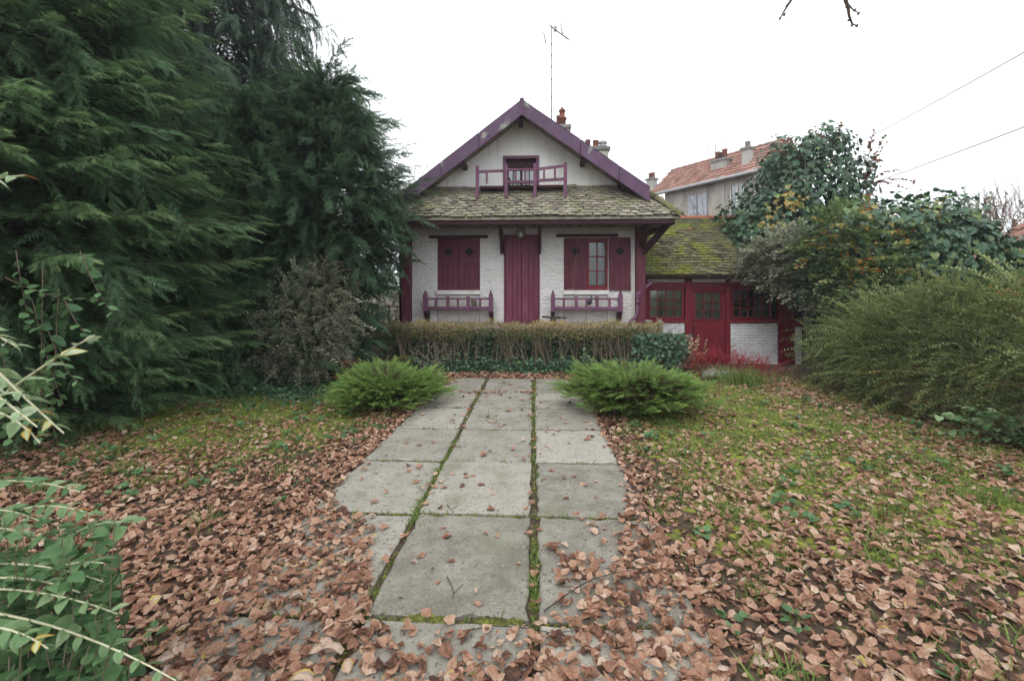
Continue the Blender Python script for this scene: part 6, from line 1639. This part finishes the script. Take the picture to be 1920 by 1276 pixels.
for i, (px, py, w_) in enumerate(((1800, 375, .5), (1848, 355, .75), (1885, 372, .7))):
    p = at(px, py, 17.0)
    lab = ('slim leafy shrub above the brown hedge, nearest the ivy mound', 'tallest pointed leafy shrub rising above the brown hedge', 'leafy shrub above the brown hedge, nearest the picture edge')[i]
    st = []
    for k in range(26):
        b_ = np.array([p.x + RNG.normal(0, w_ * .5), 17.0 + RNG.normal(0, .3), 2.5]); st.append(curve(np.array([p.x, 17.0, 0.0]), np.array([p.x + RNG.normal(0, w_ * .75), 17 + RNG.normal(0, .3), p.z + RNG.uniform(-1.9, .15)]), (0, 0, .1)))
    stem_plant('leafy_shrub', lab, 'shrub', st, OVAL, MT['grey_leaf'], (.14, .24), (.42, .12), (p.x, 17.0, 0), 9, r0=.015)
# reddish sprigs at the right shoulder of the tall ivy
b0 = at(1635, 330, 12.0)
st = [curve(np.array(at(1620, 350, 12.2)), np.array(at(px, py, 11.9)), (0, 0, .15)) for px, py in ((1665, 265), (1690, 320), (1722, 343), (1700, 355), (1655, 300), (1640, 240), (1660, 255), (1450, 262), (1430, 285), (1580, 232), (1550, 240), (1475, 268))]
st[7] = curve(np.array(at(1500, 290, 12.2)), np.array(at(1445, 256, 12)), (0, 0, .1)); st[8] = curve(np.array(at(1490, 300, 12.2)), np.array(at(1432, 282, 12)), (0, 0, .1)); st[9] = curve(np.array(at(1570, 260, 12.2)), np.array(at(1580, 226, 12)), (0, 0, .02)); st[10] = curve(np.array(at(1560, 270, 12.2)), np.array(at(1520, 243, 12)), (0, 0, .02)); st[11] = curve(np.array(at(1510, 285, 12.2)), np.array(at(1480, 258, 12)), (0, 0, .02))
stem_plant('autumn_creeper', 'sparse rusty creeper sprigs fringing the top of the tall ivy', 'creeper', st, ROUND, MT['rust_leaf'], (.06, .12), (.75, .15), tuple(at(1600, 360, 12.2)), 22, r0=.006)
bush_sprays('conifer_screen', 'dark conifer screen behind the big fir at the left edge', [(-11.0, 6.0, 3.5, 2.2, 3.5, 4.5), (-10.5, 10.5, 3.5, 2.2, 3, 5.0), (-11.5, 2.0, 2.5, 2, 3, 4.0)], 2600, 84, .7, 1.0, TW_DROOP, MT['yew'], (-11, 6, 0), (.8, 1.3), np.array([0, 0, -.4]), 'hedge', .4, .1, 8)
# bare tree behind the left verge
def bare_tree(name, label, base, h, spread_, seed, depth=5, r0=.12, trunk_only=None):
    t = thing(name, label, 'tree', base); rr = random.Random(seed)
    tk = MB(); w = Heap()
    def grow(p, d, l, r, n):
        e = p + d * l; mid = p + d * l * .5 + np.array([rr.gauss(0, .04), rr.gauss(0, .04), 0]) * l
        if n == depth: tk.tube([p, mid, e], [r, r * .85, r * .7], 8)
        else: w.tube(np.array([p, mid, e]), r, r * .65, 4, rr.uniform(.1, .5))
        if n == 0: return
        for k in range(3 if n > 2 else 2):
            nd = unit(d + np.array([rr.gauss(0, spread_), rr.gauss(0, spread_), rr.uniform(-.05, .35)])); grow(e if k < 2 else mid, nd, l * rr.uniform(.6, .8), r * .6, n - 1)
    grow(np.array(base, float), UP.copy(), h, r0, depth)
    tk.build('trunk', MT['bark'], t); w.build('limbs', MT['twig'], t)
    return t
bare_tree('bare_tree', 'thin bare tree showing above the left end of the cottage roof', (-4.9, 19.5, 0), 3.0, .5, 3, 5, .09)
# bare climbing shrub before the apartment wall
t0, z0 = hit(1330, 410)
pb = blk(t0, -.4, 3.2)
bare_tree('bare_climber', 'bare brown twigs of a climber against the apartment block wall', tuple(blk(t0, -.5, 1.0)), 2.6, .55, 8, 5, .05)
# overhanging twigs at the top right, on a bare tree beside the camera
bt = thing('overhanging_tree', 'bare tree branch hanging into the sky at the top right', 'tree', (3.6, -.6, 0))
q = MB(); q.tube([(3.6, -.6, -.1), (3.5, -.55, 1.6), (3.45, -.4, 3.4), (3.2, -.1, 4.6)], [.16, .14, .12, .09], 10); q.build('trunk', MT['bark'], bt)
w = Heap()
k0 = np.array([3.3, -.2, 4.1]); a1 = v2(1500, -60, 2.7); a2 = v2(1560, -70, 2.6)
w.tube(np.array([k0, k0 * .4 + a1 * .6 + [0, 0, .25], a1 + [0, 0, .1], v2(1490, -10, 2.65), v2(1478, 8, 2.62), v2(1472, 18, 2.6), v2(1463, 34, 2.6)]), .016, .0035, 5, .25)
w.tube(np.array([k0, k0 * .35 + a2 * .65 + [0, 0, .3], a2 + [0, 0, .05], v2(1585, 0, 2.6), v2(1590, 14, 2.6), v2(1592, 30, 2.6), v2(1598, 46, 2.6), v2(1606, 48, 2.6)]), .016, .0035, 5, .25)
w.tube(np.array([v2(1588, 6, 2.6), v2(1598, 17, 2.6), v2(1610, 25, 2.6)]), .006, .003, 4, .25)
for px, py in ((1463, 34), (1471, 27), (1476, 10), (1598, 47), (1607, 48), (1592, 37), (1592, 24), (1610, 25), (1603, 19), (1588, 12)):
    c = v2(px, py, 2.6); w.tube(np.array([c - [.004, 0, .006], c, c + [.004, 0, .008]]), .0075, .004, 5, .2)
w.build('limbs', MT['twig'], bt)

# a few orange leaves caught on the roof moss
for k, (px, py) in enumerate(((1290, 432), (1297, 436), (1304, 433), (1286, 437), (1310, 438), (1300, 430))):
    tv, tf, tt = ROUND[k % 4]; me = bpy.data.meshes.new('orange_leaf'); me.from_pydata(tv.tolist(), [], tf.tolist()); a = me.attributes.new('tone', 'FLOAT', 'POINT'); a.data.foreach_set('value', np.full(len(tv), .85, dtype=np.float32)); me.materials.append(MT['rust_leaf'])
    o = bpy.data.objects.new('orange_leaf', me); COL.objects.link(o); o.location = onroof(px, py); o.rotation_euler = (.7 + .3 * k, .2 * k, k); o.scale = (.13, .13, .13)
    tag(o, 'orange dead leaf caught on the moss near the ridge of the annexe roof', 'leaf', 'orange leaves on the annexe roof')
# ================================================================== fallen leaves, grass and moss on the ground
LIT = []
for i in range(9):
    r = random.Random(100 + i); n = 5; V_, F_, T_ = [], [], []
    wd = r.uniform(.6, .95); cu = r.uniform(.05, .75); bend = r.uniform(-.4, .6); tw = r.uniform(-.9, .9); roll = r.uniform(-.6, .6)
    for k in range(n + 1):
        t = k / n
        h = (wd / 2 * math.sin(math.pi * min(1, .1 + .9 * t) ** .8) if t < 1 else .0) * r.uniform(.82, 1.15)
        x = t - .5; z = bend * (.25 - x * x) * .9; a = cu * (1 + tw * x)
        for c in (-1, -.5, 0, .5, 1):
            hh = h * c; aa = a * (abs(c) ** 1.3) * (1.25 if c > 0 else .8)
            V_.append((x + (r.uniform(-.06, .06) if abs(c) == 1 else r.uniform(-.015, .015)), hh * math.cos(aa) + roll * .1 * x, z + abs(hh) * math.sin(aa) + r.uniform(-.045, .045) + roll * hh * x))
            T_.append((-.1, 0.02, .05)[int(abs(c) * 2)])
        if k:
            for q in range(4):
                b = 5 * k + q; F_ += [(b - 5, b - 4, b), (b - 4, b + 1, b)]
    V_ = np.array(V_, float); b = len(V_); m_ = V_[2]
    V_ = np.concatenate([V_, [m_ + [0, .012, 0], m_ + [0, -.012, 0], m_ + [-.32, .03 * r.uniform(-3, 3), r.uniform(-.02, .12)]]]); F_.append((b, b + 1, b + 2)); T_ += [.1, .1, .1]
    LIT.append((V_, np.array(F_), np.array(T_)))
LIT_FAR = []
for (v_, f_, t_) in LIT:
    ids = [c for k in range(6) for c in (5 * k, 5 * k + 2, 5 * k + 4)]
    ff = []
    for k in range(1, 6):
        b = 3 * k; ff += [(b - 3, b - 2, b), (b - 2, b + 1, b), (b - 2, b - 1, b + 1), (b - 1, b + 2, b + 1)]
    LIT_FAR.append((v_[ids], np.array(ff), t_[ids]))
def nz2(x, y, s, seed=0.0, o=3):
    return np.array([noise.fractal(Vector((a * s + seed, b * s - seed, seed)), 1.0, 2.0, o) for a, b in zip(x, y)])
def path_cover(x, y):
    """how thickly leaves lie at each place, 0 to 1"""
    l = np.interp(y, [.9, 2.9, 3.8, 4.7, 5.8, 8], [.98, .95, .68, .36, .17, .12])
    l = np.where(x < -1.0, l, 0)
    l = np.maximum(l, .95 * np.exp(-((x + 1.8) / .45) ** 2) * (x < -1.0) * (y < 7.4))
    l = np.maximum(l, .6 * np.exp(-((x + 4.4) / .6) ** 2) * (y < 5.2) * (x < -1))
    rr = np.where(x > .55, np.interp(y, [1.0, 2.2, 3.2, 4.5, 6.0, 8.5], [.88, .74, .6, .42, .22, .24]), 0)
    rr = np.maximum(rr, (.75 * np.exp(-((x - 4.2) / .42) ** 2)) * (x > .8) * (y > 2.6))
    rr = np.maximum(rr, (.62 * np.exp(-((x - .95) / .26) ** 2)) * (x > .6) * (y < 6.5))
    c = np.maximum(l, rr)
    on = (x > -1.62) & (x < .82) & (y < 8.2)
    # on the slabs
    edge_l = np.interp(y, [1.0, 2.1, 2.3, 3.0, 3.22, 3.5, 5, 7, 8.2], [-.3, -.76, -.84, -1.05, -1.4, -1.56, -1.58, -1.5, -1.35])
    edge_r = np.interp(y, [1.0, 1.6, 2.2, 2.6, 3.2, 4, 6, 8.2], [.15, .15, .3, .45, .66, .78, .74, .6])
    pc = np.where(x < edge_l, .85, np.where(x > edge_r, .8, .045))
    pc = np.maximum(pc, .8 * (y < 2.1) * (1 - .8 * np.exp(-(((x + .45) / .2) ** 2 + ((y - 2.02) / .12) ** 2)) - .75 * np.exp(-(((x - .6) / .18) ** 2 + ((y - 1.85) / .14) ** 2))))
    pc = np.maximum(pc, .66 * (1 - smooth(2.5, 3.4, y)) * smooth(.0, .3, x) * (.6 + .8 * (np.sin(x * 9 + y * 5) > -.2)))
    pc = np.maximum(pc, .42 * np.exp(-((y - 7.02) / .12) ** 2) * (x < 0))
    pc = np.maximum(pc, .14 * np.exp(-((x - .0) / .05) ** 2)); pc = np.maximum(pc, .14 * np.exp(-((x + .83) / .05) ** 2))
    c = np.where(on, pc, c)
    c = np.where((y > 8.2) & (y < 8.95) & (x < 2.2) & (x > -3), .6, c)
    c = np.where((y > 8.95), .0, c)
    return c
N0 = 120000
lx_ = RNG.uniform(-5.6, 5.6, N0); ly_ = RNG.uniform(.95, 9.6, N0)
inview = (np.abs(lx_ + .047 * ly_) < 1.2 * ly_ + .5)
lx_, ly_ = lx_[inview], ly_[inview]
cov = path_cover(lx_, ly_) + .28 * nz2(lx_, ly_, 1.6, 3.0) * (path_cover(lx_, ly_) > .1)
keep = RNG.random(len(lx_)) < np.clip(cov, 0, 1) ** 1.35
lx_, ly_, cov = lx_[keep], ly_[keep], cov[keep]
n = len(lx_)
onslab = (lx_ > -1.62) & (lx_ < .82) & (ly_ < 8.2)
lz_ = np.where(onslab, .026, gz(lx_, ly_) + .008) + np.abs(RNG.normal(0, .012, n)) * (.4 + cov)
size = (.018 + .054 * RNG.random(n) ** .85) * np.where(RNG.random(n) < .08, 1.4, 1)
tone = np.clip(RNG.normal(.5, .25, n), .02, .93); yl = RNG.random(n) < .005; tone[yl] = RNG.uniform(.97, 1, yl.sum())
tilt = np.where(onslab & (cov < .3), .12, .26)
zax = unit(UP + RNG.normal(0, 1, (n, 3)) * tilt[:, None]); flip = RNG.random(n) < .35; zax[flip] *= -1
xax = unit(np.cross(zax, RNG.normal(size=(n, 3)))); R = np.stack([xax, np.cross(zax, xax), zax], 2)
P = np.stack([lx_, ly_, lz_ + .2 * size * flip], 1)
dist = np.linalg.norm(P - np.array([0, 0, EYE]), axis=1)
# the three hundred leaves that show largest lie there one by one, the others as one litter
infr = (np.abs((P[:, 0] * CY + P[:, 1] * SY) / (-P[:, 0] * SY + P[:, 1] * CY)) < 1.1) & ((EYE - P[:, 2]) / (-P[:, 0] * SY + P[:, 1] * CY) < .85)
sc_ = np.where(infr, size / dist * (1 + 4 * (lz_ - np.median(lz_))), 0); pick = np.argsort(-sc_)[:260]
lone = np.nonzero(onslab & (cov < .3) & (dist < 6) & infr)[0]; pick = np.unique(np.concatenate([pick, lone[np.argsort(dist[lone])][:40]]))[:300]
rest = np.ones(n, bool); rest[pick] = False
lh = Heap()
for tm_, sel in ((LIT, rest & (dist < 3.4)), (LIT_FAR, rest & (dist >= 3.4))): lh.add(*spread(tm_, R[sel], P[sel], size[sel], tone[sel]))
lh.T = [np.clip(t, 0, 1) for t in lh.T]; F = np.concatenate(lh.F)
o = lh.build('leaf_litter', MT['litter'], None, 'stuff', True); o['kind'] = 'stuff'; tag(o, 'brown fallen leaves lying thickly over the lawn and path edges', 'leaves')
print('litter', n, len(F))
lme = {}
def lone_leaf(k, tb):
    if (k, tb) not in lme:
        tv, tf, tt = LIT[k]; me = bpy.data.meshes.new('fallen_leaf'); me.from_pydata(tv.tolist(), [], tf.tolist()); me.polygons.foreach_set('use_smooth', [True] * len(me.polygons))
        a = me.attributes.new('tone', 'FLOAT', 'POINT'); a.data.foreach_set('value', np.clip(tt + tb / 12, 0, 1).astype(np.float32)); me.materials.append(MT['litter']); lme[(k, tb)] = me
    return lme[(k, tb)]
for q, i in enumerate(pick):
    yel = tone[i] > .95
    o = bpy.data.objects.new('fallen_leaf', lone_leaf(q % 9, 12 if yel else int(np.clip(tone[i] * 12, 0, 11)))); COL.objects.link(o)
    o.matrix_world = Matrix.Translation(Vector(P[i])) @ Matrix(R[i].tolist()).to_4x4() @ Matrix.Scale(size[i], 4)
    side = 'left of the path' if P[i][0] < -1.62 else 'on the left row of slabs' if P[i][0] < -.83 else 'on the middle row of slabs' if P[i][0] < 0 else 'on the right row of slabs' if P[i][0] < .82 else 'right of the path'
    far = 'nearest the camera' if P[i][1] < 1.9 else 'further off' if P[i][1] < 2.8 else 'farther up'
    look = 'dark brown' if tone[i] < .3 else 'red brown' if tone[i] < .52 else 'tan' if tone[i] < .75 else 'pale buff'
    lie = 'face down' if flip[i] else 'face up'
    if yel: tag(o, 'yellow fallen leaf %s, %s' % (side, far), 'leaf', 'yellow fallen leaves')
    elif onslab[i] and cov[i] < .3: tag(o, 'single %s leaf %s on concrete %s, %s' % (look, lie, side.replace('row of slabs', 'slabs'), far), 'leaf', 'single leaves on the bare slabs')
    else: tag(o, '%s fallen leaf %s in litter %s, %s' % (look, lie, side.replace('row of slabs', 'slabs'), far), 'leaf', 'fallen leaves in the near litter')

# grass: thin on the left, thicker on the right, tufts in the joints
n = 150000
x = RNG.uniform(-5.6, 5.3, n); y = RNG.uniform(1.1, 9.8, n)
ok = (np.abs(x + .047 * y) < 1.2 * y + .3) & ~((x > -1.66) & (x < .86) & (y < 8.3)); x, y = x[ok], y[ok]
m_ = moss_at(x, y)
den = np.where(x > 0, .2 + 1.6 * m_, .08 + 2.6 * m_) * np.clip(.75 + 1.5 * nz2(x, y, 1.9, 8.), .05, 2.2)
kp = RNG.random(len(x)) < np.clip(den, 0, .95); x, y = x[kp], y[kp]; n = len(x)
V1, F1, T1 = blades(np.stack([x, y, gz(x, y)], 1), RNG.uniform(.018, .058, n), np.clip(RNG.normal(.5, .2, n), 0, 1), .55)
hp = Heap(); hp.add(V1, F1, np.clip(T1, 0, 1))
# tufts
for k in range(150):
    cx, cy = RNG.uniform(.9, 4.6), RNG.uniform(1.2, 6.5)
    if k % 4 == 0: cx, cy = RNG.uniform(-4.5, -1.7), RNG.uniform(1.6, 6.8)
    q = int(RNG.integers(25, 80)); px_, py_ = RNG.normal(cx, .07, q), RNG.normal(cy, .06, q)
    V1, F1, T1 = blades(np.stack([px_, py_, gz(px_, py_)], 1), RNG.uniform(.04, .11, q), np.clip(RNG.normal(.55, .18, q), 0, 1), .5); hp.add(V1, F1, np.clip(T1, 0, 1))
# joints between the slabs
jx, jy = [], []
for (x0, w_, a_, b_, c_) in ((.005, .014, 1.9, 8.1, 1500), (-.835, .014, 2.4, 8.1, 900)):
    yy = RNG.uniform(a_, b_, c_); g = nz2(np.full(c_, x0), yy, 1.4, x0 + 5.) ; k_ = RNG.random(c_) < np.clip(.4 + 1.2 * g, 0.03, 1)
    jx.append(RNG.normal(x0, w_, c_)[k_]); jy.append(yy[k_])
for yj in SLAB_Y[2:-1]:
    xx = RNG.uniform(-1.5, .75, 110); jx.append(xx); jy.append(RNG.normal(yj, .006, 110))
x, y = np.concatenate(jx), np.concatenate(jy); n = len(x)
V1, F1, T1 = blades(np.stack([x, y, np.full(n, .002)], 1), RNG.uniform(.022, .06, n), np.clip(RNG.normal(.5, .2, n), 0, 1), .7); hp.add(V1, F1, np.clip(T1, 0, 1))
for k in range(16):
    cx, cy = ((-.835 if k % 2 else .005) + RNG.normal(0, .02)), RNG.uniform(2.3, 7)
    q = int(RNG.integers(12, 40)); px_, py_ = RNG.normal(cx, .025, q), RNG.normal(cy, .06, q)
    V1, F1, T1 = blades(np.stack([px_, py_, np.full(q, .003)], 1), RNG.uniform(.04, .09, q), np.clip(RNG.normal(.6, .15, q), 0, 1), .7); hp.add(V1, F1, np.clip(T1, 0, 1))
o = hp.build('grass', MT['grass']); tag(o, 'short damp grass growing through the fallen leaves', 'grass')
print('grass', hp.tris())
# moss cushions: in the joints and over the lawn
hp = Heap(); Pm, Sm = [], []
n = 2600
x = RNG.choice([-.835, .005], n) + RNG.normal(0, .011, n); y = RNG.uniform(1.0, 8.1, n); g = nz2(x, y, 1.1, 2.) ; k_ = RNG.random(n) < np.clip(.2 + g, .03, 1)
Pm.append(np.stack([x, y, np.full(n, .0)], 1)[k_]); Sm.append(RNG.uniform(.007, .014, n)[k_])
n = 2200; yj = RNG.choice(SLAB_Y[1:-1], n); x = RNG.uniform(-1.55, .78, n); g = nz2(x, yj, 2.1, 4.); k_ = RNG.random(n) < np.clip(.3 + 1.3 * g, .08, 1)
Pm.append(np.stack([x, yj + RNG.normal(0, .006, n), np.full(n, .006)], 1)[k_]); Sm.append(RNG.uniform(.009, .018, n)[k_])
x = np.concatenate([RNG.uniform(-.62, -.42, 120), RNG.uniform(-.28, -.06, 110)]); Pm.append(np.stack([x, 2.17 + RNG.normal(0, .012, len(x)), np.full(len(x), .014)], 1)); Sm.append(RNG.uniform(.014, .024, len(x)))
n = 24000; x = RNG.uniform(-5.4, 4.8, n); y = RNG.uniform(2.4, 9.4, n); m_ = moss_at(x, y); g = nz2(x, y, 1.1, 7.)
k_ = (RNG.random(n) < np.clip(m_ * 2.2 + g * .9 - .25, 0, 1)) & ~((x > -1.66) & (x < .86) & (y < 8.3))
Pm.append(np.stack([x, y, gz(x, y)], 1)[k_]); Sm.append(RNG.uniform(.02, .05, n)[k_])
P, S = np.concatenate(Pm), np.concatenate(Sm); n = len(P)
z = np.tile(UP, (n, 1)); x_ = unit(np.cross(z, RNG.normal(size=(n, 3)))); R = np.stack([x_, np.cross(z, x_), z], 2)
V, F, T = spread(mossT, R, P, np.stack([S, S, np.minimum(S, .022) * .9], 1), np.clip(RNG.normal(.5, .18, n) - .3 * ((P[:, 0] > -1.66) & (P[:, 0] < .86) & (P[:, 1] < 8.2)), 0, 1))
o = raw_mesh('moss', V, F, MT['moss'], None, np.clip(T, 0, 1)); o['kind'] = 'stuff'; tag(o, 'yellow green moss in the slab joints and on the lawn', 'moss')
# clover-like weeds between the leaves
hp = Heap(); P, D, S, T = [], [], [], []
for k in range(170):
    cx, cy = (RNG.uniform(.9, 4.4), RNG.uniform(1.3, 8.3)) if k % 2 else (RNG.uniform(-4.8, -1.7), RNG.uniform(1.5, 6.8))
    if cx < 0 and cy < 3 and abs(cx) > 1.2 * cy: continue
    for q in range(int(RNG.integers(5, 12))):
        a = RNG.uniform(0, 6.28); P.append([cx + .035 * math.cos(a), cy + .035 * math.sin(a), float(gz(cx, cy)) + RNG.uniform(.015, .06)]); D.append([math.cos(a), math.sin(a), RNG.uniform(.1, .7)]); S.append(RNG.uniform(.03, .07)); T.append(RNG.normal(.3, .12))
P, D, S, T = map(np.array, (P, D, S, T))
V, F, T = spread(ROUND, frames(unit(D), UP + RNG.normal(0, .3, (len(P), 3))), P, S, T)
o = raw_mesh('weeds', V, F, MT['pale_leaf'], None, np.clip(T, 0, .9)); o['kind'] = 'stuff'; tag(o, 'small green weeds scattered between the fallen leaves', 'weeds')
# fallen twigs on the slabs
def ftwig(label, pts, r, extra=()):
    q = MB(); pts = [Vector(p) for p in pts]; q.tube(pts, [r * (1 - .6 * i / (len(pts) - 1)) for i in range(len(pts))], 5)
    for e in extra: q.tube([Vector(p) for p in e], r * .55, 4)
    o = q.build('fallen_twig', MT['bark'], None); tag(o, label, 'twig', 'fallen twigs on the path')
def gp(px, py, z=.034):
    d = ray(px, py); t = (z - EYE) / d.z; p = Vector((0, 0, EYE)) + d * t; return p
ftwig('longest fallen twig lying slantwise over the leaves on the right slabs', [gp(1020, 1145), gp(1075, 1105, .06), gp(1110, 1085, .07), gp(1160, 1072, .075), gp(1215, 1062, .06)], .004, [[gp(1110, 1085, .07), gp(1080, 1100, .06), gp(1050, 1098, .05)]])
ftwig('thin curved twig crossing the mossy joint at the front', [gp(865, 1185), gp(920, 1172), gp(975, 1175), gp(1040, 1186), gp(1100, 1178, .06)], .003, [[gp(975, 1175), gp(940, 1160), gp(910, 1155)]])
ftwig('small forked twig on the middle slab nearest the camera', [gp(838, 1080), gp(850, 1105), gp(850, 1125)], .0028, [[gp(850, 1112), gp(862, 1100), gp(868, 1094)]])
ftwig('short dark twig lying alone near the left mossy joint of a middle slab', [gp(838, 945), gp(846, 955), gp(858, 946)], .0035)
ftwig('short pale twig on the leaves right of the path', [gp(1305, 1062, .06), gp(1330, 1052, .07), gp(1358, 1046, .07)], .008)

# ------------------------------------------------------------------ thin haze, put in to lift the darkest shadows
q = MB(); q.box(-610, 610, -310, 710, -1.4, 17.5)
hz_m = bpy.data.materials.new('shadow_lift_haze'); hz_m.use_nodes = True; hn = hz_m.node_tree.nodes; hl = hz_m.node_tree.links
for n_ in list(hn):
    if n_.type != 'OUTPUT_MATERIAL': hn.remove(n_)
pv = hn.new('ShaderNodeVolumePrincipled'); pv.inputs['Color'].default_value = (.93, .95, 1, 1); pv.inputs['Density'].default_value = 0.0018; pv.inputs['Anisotropy'].default_value = .3
hl.new(pv.outputs[0], [n_ for n_ in hn if n_.type == 'OUTPUT_MATERIAL'][0].inputs['Volume'])
hz = q.build('haze', hz_m, None); hz['kind'] = 'stuff'
